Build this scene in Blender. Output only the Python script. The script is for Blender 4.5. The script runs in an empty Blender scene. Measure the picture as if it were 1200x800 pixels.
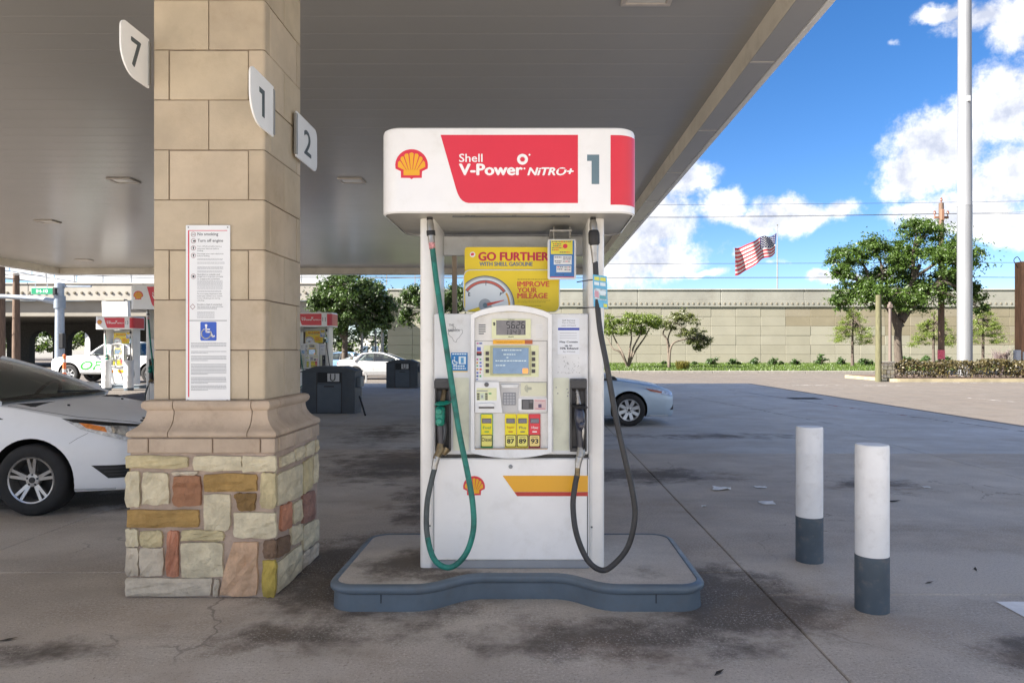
import bpy, bmesh, math, random
import numpy as np
from mathutils import Vector, Matrix, noise
from mathutils.bvhtree import BVHTree

R = math.radians
PI = math.pi
SC = bpy.context.scene
COL = SC.collection
rnd = random.Random(7)

# ------------------------------------------------------------------ camera
F = 840.0                                   # focal length in photo pixels (photo 1200 x 800)
VX, VY, EYE = 625.0, 410.0, 1.5             # principal point and eye height
cam_d = bpy.data.cameras.new('camera')
cam_d.sensor_width = 36.0
cam_d.lens = 36.0 * F / 1200.0
cam_d.shift_x = -(VX - 600) / 1200.0
cam_d.shift_y = (VY - 400) / 1200.0
cam_d.clip_start = 0.05
cam_d.clip_end = 3000
cam = bpy.data.objects.new('camera', cam_d)
COL.objects.link(cam)
cam.location = (0, 0, EYE)
cam.rotation_euler = (R(90), 0, 0)
SC.camera = cam

# ------------------------------------------------------------------ light
SUN_EL = R(36)
SUN_DIR = Vector((-0.93, -0.36, 0)).normalized()      # towards the sun, level part
SUN_ROT = math.atan2(SUN_DIR.x, SUN_DIR.y)
sl = bpy.data.lights.new('sun', 'SUN')
sl.energy = 2.2
sl.angle = R(0.5)
sl.color = (1.0, 0.94, 0.85)
so = bpy.data.objects.new('sun', sl)
COL.objects.link(so)
to_sun = Vector((SUN_DIR.x * math.cos(SUN_EL), SUN_DIR.y * math.cos(SUN_EL), math.sin(SUN_EL)))
so.rotation_euler = to_sun.to_track_quat('Z', 'Y').to_euler()
so.location = (-40, -30, 40)

SC.view_settings.view_transform = 'Standard'
SC.view_settings.look = 'None'
SC.view_settings.gamma = 1.0
SC.view_settings.exposure = 3.25
SC.render.engine = 'CYCLES'
SC.cycles.max_bounces = 8
SC.cycles.diffuse_bounces = 4
SC.cycles.transparent_max_bounces = 16

def nn(nt, typ, **kw):
    n = nt.nodes.new(typ)
    for k, v in kw.items():
        if k in n.inputs.keys():
            n.inputs[k].default_value = v
        else:
            setattr(n, k, v)
    return n

def math_node(nt, op, a, b=None, clamp=False):
    n = nt.nodes.new('ShaderNodeMath'); n.operation = op; n.use_clamp = clamp
    for i, q in enumerate((a, b)):
        if q is None: continue
        if isinstance(q, (int, float)): n.inputs[i].default_value = q
        else: nt.links.new(q, n.inputs[i])
    return n.outputs[0]

def smooth(nt, val, lo, hi, a=0.0, b=1.0):
    n = nt.nodes.new('ShaderNodeMapRange'); n.interpolation_type = 'SMOOTHSTEP'
    n.inputs[1].default_value = lo; n.inputs[2].default_value = hi
    n.inputs[3].default_value = a; n.inputs[4].default_value = b
    nt.links.new(val, n.inputs[0])
    return n.outputs[0]

def mixc(nt, fac, a, b, mode='MIX'):
    n = nt.nodes.new('ShaderNodeMix'); n.data_type = 'RGBA'; n.blend_type = mode
    for sock, q in ((n.inputs[0], fac), (n.inputs[6], a), (n.inputs[7], b)):
        if isinstance(q, (int, float)): sock.default_value = q
        elif isinstance(q, tuple): sock.default_value = q if len(q) == 4 else q + (1,)
        else: nt.links.new(q, sock)
    return n.outputs[2]

# ------------------------------------------------------------------ world: sky with cumulus clouds
world = bpy.data.worlds.new('World'); SC.world = world; world.use_nodes = True
wt = world.node_tree; wt.nodes.clear()
wout = wt.nodes.new('ShaderNodeOutputWorld')
bg = wt.nodes.new('ShaderNodeBackground'); bg.inputs[1].default_value = 0.05
sky = wt.nodes.new('ShaderNodeTexSky'); sky.sky_type = 'NISHITA'; sky.sun_disc = False
sky.sun_elevation = SUN_EL; sky.sun_rotation = SUN_ROT
sky.air_density = 0.75; sky.dust_density = 0.4; sky.ozone_density = 2.0; sky.altitude = 50
tc = wt.nodes.new('ShaderNodeTexCoord')
dirv = tc.outputs['Generated']
def pdir(px, py):
    return Vector((px - VX, F, VY - py)).normalized()
# cumulus heaps: direction to each heap's centre, half width and half height as angles (radians)
HEAPS = [(1098, 175, 62, 48), (1180, 130, 62, 62), (1062, 205, 42, 34), (1185, 205, 60, 45), (1120, 250, 80, 26),
         (1150, 22, 50, 20), (1108, 14, 34, 13), (1195, 22, 46, 36), (1048, 50, 20, 12, .55), (1150, 120, 30, 12, .5), (1020, 215, 40, 14, .6), (905, 305, 40, 14, .65), (1000, 120, 40, 16, .8),
         (935, 252, 55, 22), (985, 246, 36, 18), (885, 264, 30, 14), (1185, 262, 46, 26),
         (800, 218, 34, 26), (770, 262, 52, 40), (842, 246, 32, 22), (770, 305, 75, 28), (735, 300, 55, 45),
         (968, 326, 22, 9), (1020, 322, 30, 8), (862, 305, 10, 10), (830, 324, 30, 8),
         (30, 290, 60, 26), (140, 300, 50, 18), (-200, 200, 120, 50), (1450, 160, 120, 70), (1500, 300, 160, 40), (300, -300, 120, 60)]
wn = nn(wt, 'ShaderNodeTexNoise', Scale=9.0, Detail=12.0, Roughness=0.66, Lacunarity=2.2)
wt.links.new(dirv, wn.inputs['Vector'])
def cloud_field(vec):
    best = None
    for (px, py, rx, ry, *low) in HEAPS:
        c = pdir(px, py)
        k = 1.0 / math.sqrt((px - VX) ** 2 + F * F + (py - VY) ** 2)
        cx = 1.0 / (rx * k * 1.15); cz = 1.0 / (ry * k * 1.15)
        s = wt.nodes.new('ShaderNodeVectorMath'); s.operation = 'SUBTRACT'
        wt.links.new(vec, s.inputs[0]); s.inputs[1].default_value = c
        m = wt.nodes.new('ShaderNodeVectorMath'); m.operation = 'MULTIPLY'
        wt.links.new(s.outputs[0], m.inputs[0]); m.inputs[1].default_value = (cx, cx, cz)
        l = wt.nodes.new('ShaderNodeVectorMath'); l.operation = 'LENGTH'
        wt.links.new(m.outputs[0], l.inputs[0])
        v = math_node(wt, 'SUBTRACT', 1.0 - (low[0] if low else 0), l.outputs['Value'])
        best = v if best is None else math_node(wt, 'MAXIMUM', best, v)
    # elsewhere round the sky, heaps of the same kind come from noise, cover raised for ambient light
    g = nn(wt, 'ShaderNodeTexNoise', Scale=2.2, Detail=2.0)
    wt.links.new(vec, g.inputs['Vector'])
    sep = wt.nodes.new('ShaderNodeSeparateXYZ'); wt.links.new(vec, sep.inputs[0])
    behind = smooth(wt, sep.outputs['Y'], 0.55, 0.15)
    gg = math_node(wt, 'MULTIPLY', math_node(wt, 'SUBTRACT', g.outputs['Fac'], 0.45), 5.0)
    gg = math_node(wt, 'ADD', gg, math_node(wt, 'SUBTRACT', math_node(wt, 'MULTIPLY', behind, 3.0), 3.0))
    return math_node(wt, 'MAXIMUM', best, gg)
warp = nn(wt, 'ShaderNodeTexNoise', Scale=14.0, Detail=4.0, Roughness=0.55)
wt.links.new(dirv, warp.inputs['Vector'])
wv = wt.nodes.new('ShaderNodeVectorMath'); wv.operation = 'MULTIPLY_ADD'
wt.links.new(warp.outputs['Color'], wv.inputs[0]); wv.inputs[1].default_value = (0.05, 0.05, 0.05)
wt.links.new(dirv, wv.inputs[2])
wv2 = wt.nodes.new('ShaderNodeVectorMath'); wv2.operation = 'ADD'
wt.links.new(wv.outputs[0], wv2.inputs[0]); wv2.inputs[1].default_value = (-0.025, -0.025, -0.025)
field = cloud_field(wv2.outputs[0])
dens = math_node(wt, 'ADD', field, math_node(wt, 'MULTIPLY', math_node(wt, 'SUBTRACT', wn.outputs['Fac'], 0.5), 2.3))
mask = smooth(wt, dens, 0.0, 0.62)
# billows: relief of the cloud lit from the sun's side against its far side
of = wt.nodes.new('ShaderNodeVectorMath'); of.operation = 'ADD'
wt.links.new(dirv, of.inputs[0]); of.inputs[1].default_value = (-0.012, 0, 0.022)
wn2 = nn(wt, 'ShaderNodeTexNoise', Scale=9.0, Detail=6.0, Roughness=0.6, Lacunarity=2.1)
wt.links.new(of.outputs[0], wn2.inputs['Vector'])
rel = math_node(wt, 'SUBTRACT', wn.outputs['Fac'], wn2.outputs['Fac'])
thick = smooth(wt, dens, 0.35, 1.5)
shade = math_node(wt, 'ADD', math_node(wt, 'MULTIPLY', rel, 4.2), math_node(wt, 'SUBTRACT', 0.72, math_node(wt, 'MULTIPLY', thick, 0.55)), clamp=True)
ccol = mixc(wt, shade, (1.45, 1.57, 1.9), (3.0, 2.98, 2.95))
hs = wt.nodes.new('ShaderNodeHueSaturation'); hs.inputs['Saturation'].default_value = 1.3
hs.inputs['Value'].default_value = 0.46
wt.links.new(sky.outputs[0], hs.inputs['Color'])
fin = mixc(wt, mask, mixc(wt, 1.0, hs.outputs[0], (1.02, 0.94, 1.0), 'MULTIPLY'), ccol)
wt.links.new(fin, bg.inputs[0]); wt.links.new(bg.outputs[0], wout.inputs[0])

# ------------------------------------------------------------------ materials
MATS = {}
def M(name, col, rough=0.5, metal=0.0, var=0.06, scale=6.0, bump=0.0, bscale=80.0, coat=0.0, dirt=None, spec=0.5, emis=None, world_coords=False, island=0.0, stretch=None):
    if name in MATS: return MATS[name]
    m = bpy.data.materials.new(name); m.use_nodes = True
    nt = m.node_tree; p = nt.nodes['Principled BSDF']
    c4 = tuple(col) + (1,)
    if world_coords:
        g = nt.nodes.new('ShaderNodeNewGeometry'); co = g.outputs['Position']
    else:
        t = nt.nodes.new('ShaderNodeTexCoord'); co = t.outputs['Object']
    if stretch:
        mp = nt.nodes.new('ShaderNodeMapping'); mp.inputs['Scale'].default_value = stretch
        nt.links.new(co, mp.inputs[0]); co = mp.outputs[0]
    n = nn(nt, 'ShaderNodeTexNoise', Scale=scale, Detail=5.0, Roughness=0.6)
    nt.links.new(co, n.inputs['Vector'])
    lo = tuple(max(0, x * (1 - var)) for x in col); hi = tuple(min(1, x * (1 + var)) for x in col)
    f = smooth(nt, n.outputs['Fac'], 0.3, 0.7)
    out = mixc(nt, f, lo, hi)
    if island:
        g2 = nt.nodes.new('ShaderNodeNewGeometry')
        f2 = math_node(nt, 'ADD', math_node(nt, 'MULTIPLY', g2.outputs['Random Per Island'], 2 * island), 1 - island)
        cmb = nt.nodes.new('ShaderNodeCombineXYZ')
        for i in range(3): nt.links.new(f2, cmb.inputs[i])
        out = mixc(nt, 1.0, out, cmb.outputs[0], 'MULTIPLY')
    if dirt:
        dc, amt, ds = dirt
        d = nn(nt, 'ShaderNodeTexNoise', Scale=ds, Detail=8.0, Roughness=0.7)
        nt.links.new(co, d.inputs['Vector'])
        df = smooth(nt, d.outputs['Fac'], 0.5, 0.75, 0, amt)
        out = mixc(nt, df, out, tuple(dc))
        nt.links.new(smooth(nt, d.outputs['Fac'], 0.4, 0.75, rough, min(1, rough + 0.25)), p.inputs['Roughness'])
    else:
        p.inputs['Roughness'].default_value = rough
    nt.links.new(out, p.inputs['Base Color'])
    p.inputs['Metallic'].default_value = metal
    p.inputs['Specular IOR Level'].default_value = spec
    p.inputs['Coat Weight'].default_value = coat
    p.inputs['Coat Roughness'].default_value = 0.08
    if bump:
        b = nn(nt, 'ShaderNodeTexNoise', Scale=bscale, Detail=6.0, Roughness=0.65)
        nt.links.new(co, b.inputs['Vector'])
        bn = nt.nodes.new('ShaderNodeBump'); bn.inputs['Strength'].default_value = bump; bn.inputs['Distance'].default_value = 0.02
        nt.links.new(b.outputs['Fac'], bn.inputs['Height']); nt.links.new(bn.outputs[0], p.inputs['Normal'])
    if emis:
        p.inputs['Emission Color'].default_value = tuple(emis[0]) + (1,); p.inputs['Emission Strength'].default_value = emis[1]
    MATS[name] = m
    return m

def leaf_mat(name, col, var=0.45, trans=0.35):
    if name in MATS: return MATS[name]
    m = bpy.data.materials.new(name); m.use_nodes = True
    nt = m.node_tree; nt.nodes.clear()
    o = nt.nodes.new('ShaderNodeOutputMaterial')
    g = nt.nodes.new('ShaderNodeNewGeometry')
    lo = tuple(x * (1 - var) for x in col); hi = (min(1, col[0] * (1 + var * 1.3)), min(1, col[1] * (1 + var)), col[2] * (1 + var * .5))
    c = mixc(nt, g.outputs['Random Per Island'], lo, hi)
    d = nt.nodes.new('ShaderNodeBsdfPrincipled'); d.inputs['Roughness'].default_value = 0.45
    nt.links.new(c, d.inputs['Base Color'])
    t = nt.nodes.new('ShaderNodeBsdfTranslucent'); nt.links.new(mixc(nt, 1.0, c, (1.3, 1.5, 0.6), 'MULTIPLY'), t.inputs[0])
    mx = nt.nodes.new('ShaderNodeMixShader'); mx.inputs[0].default_value = trans
    nt.links.new(d.outputs[0], mx.inputs[1]); nt.links.new(t.outputs[0], mx.inputs[2]); nt.links.new(mx.outputs[0], o.inputs[0])
    MATS[name] = m
    return m

def glass_mat(name, tint, alpha, rough=0.03):
    if name in MATS: return MATS[name]
    m = bpy.data.materials.new(name); m.use_nodes = True
    nt = m.node_tree; nt.nodes.clear()
    o = nt.nodes.new('ShaderNodeOutputMaterial')
    tr = nt.nodes.new('ShaderNodeBsdfTransparent'); tr.inputs[0].default_value = tuple(tint) + (1,)
    gl = nt.nodes.new('ShaderNodeBsdfGlossy'); gl.inputs['Roughness'].default_value = rough; gl.inputs[0].default_value = (.95, .97, 1, 1)
    fr = nt.nodes.new('ShaderNodeFresnel'); fr.inputs[0].default_value = 1.5
    f = math_node(nt, 'ADD', fr.outputs[0], alpha, clamp=True)
    mx = nt.nodes.new('ShaderNodeMixShader'); nt.links.new(f, mx.inputs[0])
    nt.links.new(tr.outputs[0], mx.inputs[1]); nt.links.new(gl.outputs[0], mx.inputs[2]); nt.links.new(mx.outputs[0], o.inputs[0])
    MATS[name] = m
    return m

# concrete of the forecourt: mottled, speckled with aggregate, oil and tyre stains with their own outlines
def concrete(name, a, b, stains=(), lights=(), speck=0.35, big=0.35, stain_noise=0.55):
    m = bpy.data.materials.new(name); m.use_nodes = True
    nt = m.node_tree; p = nt.nodes['Principled BSDF']
    g = nt.nodes.new('ShaderNodeNewGeometry'); co = g.outputs['Position']
    def noi(s, d=6.0, r=0.6, vec=co):
        n = nn(nt, 'ShaderNodeTexNoise', Scale=s, Detail=d, Roughness=r); nt.links.new(vec, n.inputs['Vector']); return n.outputs['Fac']
    base = mixc(nt, smooth(nt, noi(big), 0.35, 0.65), a, b)
    mid = noi(1.7, 8, 0.7)
    base = mixc(nt, smooth(nt, mid, 0.35, 0.7, 0.30, 0.0), base, (0.19, 0.16, 0.135))
    # streaks where tyres run
    mp = nt.nodes.new('ShaderNodeMapping'); mp.inputs['Scale'].default_value = (0.25, 1.6, 1); nt.links.new(co, mp.inputs[0])
    st = noi(1.2, 6, 0.6, mp.outputs[0])
    base = mixc(nt, smooth(nt, st, 0.52, 0.75, 0, 0.3), base, (0.10, 0.095, 0.09))
    # paler, less worn patches
    for (x, y, rx, ry, k) in lights:
        s = nt.nodes.new('ShaderNodeVectorMath'); s.operation = 'SUBTRACT'; nt.links.new(co, s.inputs[0]); s.inputs[1].default_value = (x, y, 0)
        q = nt.nodes.new('ShaderNodeVectorMath'); q.operation = 'MULTIPLY'; nt.links.new(s.outputs[0], q.inputs[0]); q.inputs[1].default_value = (1 / rx, 1 / ry, 0)
        l = nt.nodes.new('ShaderNodeVectorMath'); l.operation = 'LENGTH'; nt.links.new(q.outputs[0], l.inputs[0])
        v = math_node(nt, 'ADD', math_node(nt, 'SUBTRACT', 1.0, l.outputs['Value']), math_node(nt, 'MULTIPLY', math_node(nt, 'SUBTRACT', noi(1.9, 6, 0.65), 0.5), 1.2))
        base = mixc(nt, smooth(nt, v, 0.05, 0.5, 0, k), base, (0.62, 0.57, 0.51))
    # oil stains
    tot = None
    for (x, y, rx, ry, k) in stains:
        s = nt.nodes.new('ShaderNodeVectorMath'); s.operation = 'SUBTRACT'; nt.links.new(co, s.inputs[0]); s.inputs[1].default_value = (x, y, 0)
        q = nt.nodes.new('ShaderNodeVectorMath'); q.operation = 'MULTIPLY'; nt.links.new(s.outputs[0], q.inputs[0]); q.inputs[1].default_value = (1 / rx, 1 / ry, 0)
        l = nt.nodes.new('ShaderNodeVectorMath'); l.operation = 'LENGTH'; nt.links.new(q.outputs[0], l.inputs[0])
        v = math_node(nt, 'MULTIPLY', math_node(nt, 'SUBTRACT', 1.0, l.outputs['Value'], clamp=True), k)
        tot = v if tot is None else math_node(nt, 'MAXIMUM', tot, v)
    if tot is not None:
        e = math_node(nt, 'ADD', tot, math_node(nt, 'MULTIPLY', math_node(nt, 'SUBTRACT', noi(2.6, 9, 0.72), 0.5), 1.5))
        base = mixc(nt, smooth(nt, e, 0.20, 0.66, 0, 0.84), base, (0.058, 0.044, 0.034))
    # aggregate speckle
    v = nn(nt, 'ShaderNodeTexVoronoi', Scale=75.0); nt.links.new(co, v.inputs['Vector'])
    sp = nt.nodes.new('ShaderNodeSeparateColor'); nt.links.new(v.outputs['Color'], sp.inputs[0])
    worn = smooth(nt, noi(1.1, 4), 0.42, 0.6)
    bright = math_node(nt, 'MULTIPLY', smooth(nt, sp.outputs[0], 0.80, 0.95), smooth(nt, v.outputs['Distance'], 0.5, 0.2))
    bright = math_node(nt, 'MULTIPLY', math_node(nt, 'MULTIPLY', bright, worn), speck)
    base = mixc(nt, bright, base, (0.62, 0.58, 0.53))
    fine = noi(140, 3, 0.7)
    base = mixc(nt, smooth(nt, fine, 0.35, 0.65, 0.2, 0.0), base, (0.08, 0.075, 0.07))
    br = noi(0.8, 8, 0.7)
    base = mixc(nt, smooth(nt, br, 0.45, 0.7, 0, 0.5 * min(1, speck * 2)), base, (0.27, 0.19, 0.125))
    gr = noi(62, 5, 0.8)
    base = mixc(nt, math_node(nt, 'MULTIPLY', smooth(nt, gr, 0.54, 0.62), math_node(nt, 'MULTIPLY', smooth(nt, noi(2.3, 5), 0.35, 0.6), speck * 1.5)), base, (0.76, 0.72, 0.66))
    base = mixc(nt, math_node(nt, 'MULTIPLY', smooth(nt, gr, 0.45, 0.36), speck * 1.6), base, (0.13, 0.115, 0.10))
    # hairline cracks
    cr = nn(nt, 'ShaderNodeTexVoronoi', Scale=0.42, feature='DISTANCE_TO_EDGE')
    wv_ = nn(nt, 'ShaderNodeTexNoise', Scale=2.0, Detail=5.0); nt.links.new(co, wv_.inputs['Vector'])
    ma = nt.nodes.new('ShaderNodeVectorMath'); ma.operation = 'MULTIPLY_ADD'; nt.links.new(wv_.outputs['Color'], ma.inputs[0]); ma.inputs[1].default_value = (0.5, 0.5, 0.5); nt.links.new(co, ma.inputs[2])
    nt.links.new(ma.outputs[0], cr.inputs['Vector'])
    crk = math_node(nt, 'MULTIPLY', smooth(nt, cr.outputs['Distance'], 0.0035, 0.0012), smooth(nt, noi(0.6, 2), 0.5, 0.6))
    base = mixc(nt, math_node(nt, 'MULTIPLY', crk, 0.4), base, (0.03, 0.028, 0.025))
    nt.links.new(base, p.inputs['Base Color'])
    nt.links.new(smooth(nt, mid, 0.3, 0.7, 0.62, 0.9), p.inputs['Roughness'])
    p.inputs['Specular IOR Level'].default_value = 0.35
    bn = nt.nodes.new('ShaderNodeBump'); bn.inputs['Strength'].default_value = 0.5; bn.inputs['Distance'].default_value = 0.008
    nt.links.new(fine, bn.inputs['Height']); nt.links.new(bn.outputs[0], p.inputs['Normal'])
    MATS[name] = m
    return m

# ------------------------------------------------------------------ mesh helpers
class MB:
    def __init__(s): s.v = []; s.f = []; s.m = []; s.sm = []
    def add(s, vs, fs, mi=0, smooth=False):
        o = len(s.v); s.v += [tuple(q) for q in vs]
        for f in fs: s.f.append(tuple(i + o for i in f)); s.m.append(mi); s.sm.append(smooth)
        return s
    def box(s, x0, x1, y0, y1, z0, z1, mi=0):
        vs = [(x, y, z) for z in (z0, z1) for y in (y0, y1) for x in (x0, x1)]
        return s.add(vs, [(0, 2, 3, 1), (4, 5, 7, 6), (0, 1, 5, 4), (2, 6, 7, 3), (0, 4, 6, 2), (1, 3, 7, 5)], mi)
    def bbox(s, x0, x1, y0, y1, z0, z1, b=0.005, mi=0):
        # box with chamfered edges
        vs = []; idx = {}
        c = [(x0, x1), (y0, y1), (z0, z1)]
        for k in range(8):
            sg = [(k >> a) & 1 for a in range(3)]
            for a in range(3):
                q = []
                for j in range(3):
                    e = c[j][sg[j]]
                    q.append(e if j == a else e + (b if sg[j] == 0 else -b))
                idx[(k, a)] = len(vs); vs.append(q)
        fs = []
        for a in range(3):
            o1, o2 = [j for j in range(3) if j != a]
            for sd in (0, 1):
                ks = [(sd << a) | (p << o1) | (q << o2) for p, q in ((0, 0), (1, 0), (1, 1), (0, 1))]
                fs.append(tuple(idx[(k, a)] for k in ks))
        for a in range(3):
            o1, o2 = [j for j in range(3) if j != a]
            for p in (0, 1):
                for q in (0, 1):
                    k0 = (p << o1) | (q << o2); k1 = k0 | (1 << a)
                    fs.append((idx[(k0, o1)], idx[(k0, o2)], idx[(k1, o2)], idx[(k1, o1)]))
        for k in range(8): fs.append(tuple(idx[(k, a)] for a in range(3)))
        return s.add(vs, fs, mi)
    def prism(s, poly, a0, a1, axis='y', mi=0, smooth=False):
        n = len(poly)
        def mk(p, a):
            if axis == 'y': return (p[0], a, p[1])
            if axis == 'x': return (a, p[0], p[1])
            return (p[0], p[1], a)
        vs = [mk(p, a0) for p in poly] + [mk(p, a1) for p in poly]
        o = len(s.v)
        s.add(vs, [tuple(range(n)), tuple(range(2 * n - 1, n - 1, -1))], mi)
        fs = [(i, (i + 1) % n, n + (i + 1) % n, n + i) for i in range(n)]
        for f in fs: s.f.append(tuple(i + o for i in f)); s.m.append(mi); s.sm.append(smooth)
        return s
    def tube(s, pts, r, n=8, mi=0, caps=True):
        pts = [Vector(p) for p in pts if p is not None]; m = len(pts)
        rr = r if isinstance(r, (list, tuple)) else [r] * m
        t0 = (pts[1] - pts[0]).normalized()
        up = Vector((0, 0, 1)) if abs(t0.z) < 0.9 else Vector((1, 0, 0))
        u = t0.cross(up).normalized()
        vs = []
        for i, p in enumerate(pts):
            t = (pts[min(i + 1, m - 1)] - pts[max(i - 1, 0)]).normalized()
            u = (u - t * u.dot(t)).normalized(); w = t.cross(u)
            for k in range(n):
                a = 2 * PI * k / n
                vs.append(p + (u * math.cos(a) + w * math.sin(a)) * rr[i])
        fs = []
        for i in range(m - 1):
            for k in range(n):
                fs.append((i * n + k, i * n + (k + 1) % n, (i + 1) * n + (k + 1) % n, (i + 1) * n + k))
        o = len(s.v)
        s.add(vs, fs, mi, True)
        if caps:
            s.f.append(tuple(o + k for k in range(n))); s.m.append(mi); s.sm.append(False)
            s.f.append(tuple(o + (m - 1) * n + k for k in range(n - 1, -1, -1))); s.m.append(mi); s.sm.append(False)
        return s
    def lathe(s, prof, n=24, c=(0, 0, 0), axis='z', mi=0, smooth=True, cap=True):
        vs = []
        for (r, h) in prof:
            for k in range(n):
                a = 2 * PI * k / n; x = r * math.cos(a); y = r * math.sin(a)
                q = {'z': (x, y, h), 'y': (x, h, y), 'x': (h, x, y)}[axis]
                vs.append((q[0] + c[0], q[1] + c[1], q[2] + c[2]))
        fs = []
        for i in range(len(prof) - 1):
            for k in range(n): fs.append((i * n + k, i * n + (k + 1) % n, (i + 1) * n + (k + 1) % n, (i + 1) * n + k))
        o = len(s.v)
        s.add(vs, fs, mi, smooth)
        if not cap: return s
        if prof[0][0] > 1e-6 and abs(prof[0][1] - prof[1][1]) > 1e-7: s.f.append(tuple(o + k for k in range(n))); s.m.append(mi); s.sm.append(False)
        if prof[-1][0] > 1e-6 and abs(prof[-1][1] - prof[-2][1]) > 1e-7: s.f.append(tuple(o + (len(prof) - 1) * n + k for k in range(n))); s.m.append(mi); s.sm.append(False)
        return s
    def grid(s, rows, mi=0, smooth=True):
        n = len(rows[0]); vs = [p for r_ in rows for p in r_]
        fs = [(i * n + k, i * n + k + 1, (i + 1) * n + k + 1, (i + 1) * n + k) for i in range(len(rows) - 1) for k in range(n - 1)]
        return s.add(vs, fs, mi, smooth)

def finish(me, name, mats, parent=None, loc=None, rot=None):
    for q in (mats if isinstance(mats, (list, tuple)) else [mats]): me.materials.append(q)
    o = bpy.data.objects.new(name, me); COL.objects.link(o)
    if parent: o.parent = parent
    if loc is not None: o.location = loc
    if rot is not None: o.rotation_euler = rot
    return o

def obj(name, mb, mats, parent=None, loc=None, rot=None, recalc=True):
    me = bpy.data.meshes.new(name)
    me.from_pydata(mb.v, [], mb.f)
    me.polygons.foreach_set('material_index', mb.m)
    me.polygons.foreach_set('use_smooth', mb.sm)
    if recalc:
        b = bmesh.new(); b.from_mesh(me); bmesh.ops.recalc_face_normals(b, faces=b.faces); b.to_mesh(me); b.free()
    if any(mb.sm): me.set_sharp_from_angle(angle=R(40))
    return finish(me, name, mats, parent, loc, rot)

def tag(o, label=None, cat=None, group=None, kind=None):
    if label: o['label'] = label
    if cat: o['category'] = cat
    if group: o['group'] = group
    if kind: o['kind'] = kind
    return o
def empty(name, loc=(0, 0, 0), rz=0.0, label=None, cat=None, group=None):
    o = bpy.data.objects.new(name, None); COL.objects.link(o); o.empty_display_size = 0.2
    o.location = loc; o.rotation_euler = (0, 0, rz)
    return tag(o, label, cat, group)
def struct(name, mb, mats, **k): return tag(obj(name, mb, mats, **k), kind='structure')
def copy_tree(o, parent=None):
    c = o.copy(); COL.objects.link(c); c.parent = parent
    for ch in list(o.children): copy_tree(ch, c)
    return c
def at(px, py, Y): return Vector(((px - VX) / F * Y, Y, EYE + (VY - py) / F * Y))
def bez(pts, n=10):
    # Catmull-Rom through the points
    P = [Vector(p) for p in pts]; out = []
    Q = [P[0] * 2 - P[1]] + P + [P[-1] * 2 - P[-2]]
    for i in range(1, len(Q) - 2):
        for k in range(n):
            t = k / n
            out.append(0.5 * ((2 * Q[i]) + (Q[i + 1] - Q[i - 1]) * t + (2 * Q[i - 1] - 5 * Q[i] + 4 * Q[i + 1] - Q[i + 2]) * t * t + (3 * Q[i] - Q[i - 1] - 3 * Q[i + 1] + Q[i + 2]) * t ** 3))
    return out + [P[-1]]
def rrect(x0, x1, z0, z1, r, n=5):
    # r: one radius or (bottom left, bottom right, top right, top left)
    rs = r if isinstance(r, (tuple, list)) else (r,) * 4
    out = []
    for (cx, cz, rr, a0) in ((x0 + rs[0], z0 + rs[0], rs[0], 180), (x1 - rs[1], z0 + rs[1], rs[1], 270), (x1 - rs[2], z1 - rs[2], rs[2], 0), (x0 + rs[3], z1 - rs[3], rs[3], 90)):
        if rr < 1e-6: out.append((cx, cz)); continue
        for k in range(n + 1):
            a = R(a0 + 90 * k / n); out.append((cx + rr * math.cos(a), cz + rr * math.sin(a)))
    return out
_gl = {}
def glyphs(txt, bold=0.0, shear=0.0):
    key = (txt, bold, shear)
    if key not in _gl:
        cu = bpy.data.curves.new('lettering', 'FONT'); cu.body = txt; cu.offset = bold; cu.shear = shear; cu.resolution_u = 3
        cu.align_x = 'CENTER'
        o = bpy.data.objects.new('lettering', cu)
        me = bpy.data.meshes.new_from_object(o)
        vs = [(v.co.x, v.co.y) for v in me.vertices]; fs = [tuple(p.vertices) for p in me.polygons]
        bpy.data.objects.remove(o); bpy.data.curves.remove(cu); bpy.data.meshes.remove(me)
        _gl[key] = (vs, fs)
    return _gl[key]
def text_mb(mb, txt, x0, x1, z0, z1, y, bold=0.02, shear=0.0, axis='y', mi=0, mirror=False, heavy=0.0):
    # lettering fitted to the rectangle, as a thin flat print on a face
    vs, fs = glyphs(txt, 0.0 if heavy else min(bold, .010), shear)
    ax = min(v[0] for v in vs); bx = max(v[0] for v in vs); az = min(v[1] for v in vs); bz = max(v[1] for v in vs)
    out = []
    for (a, b) in vs:
        u = (a - ax) / (bx - ax)
        if mirror: u = 1 - u
        x = x0 + u * (x1 - x0); z = z0 + (b - az) / (bz - az) * (z1 - z0)
        out.append((x, y, z) if axis == 'y' else (y, x, z))
    # heavier weights: the same letters laid again a hair to each side
    if heavy:
        d = heavy * abs(z1 - z0)
        for k, (sx, sz) in enumerate(((-d, 0), (d, 0), (0, -d * .6), (0, d * .6))):
            e = (k + 1) * .00006 * (1 if y > 0 else 1)
            mb.add([(p[0] + sx, p[1] - e, p[2] + sz) if axis == 'y' else (p[0] + (e if y > 0 else -e), p[1] + sx, p[2] + sz) for p in out], fs, mi)
    mb.add(out, fs, mi)
    return mb
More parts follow.
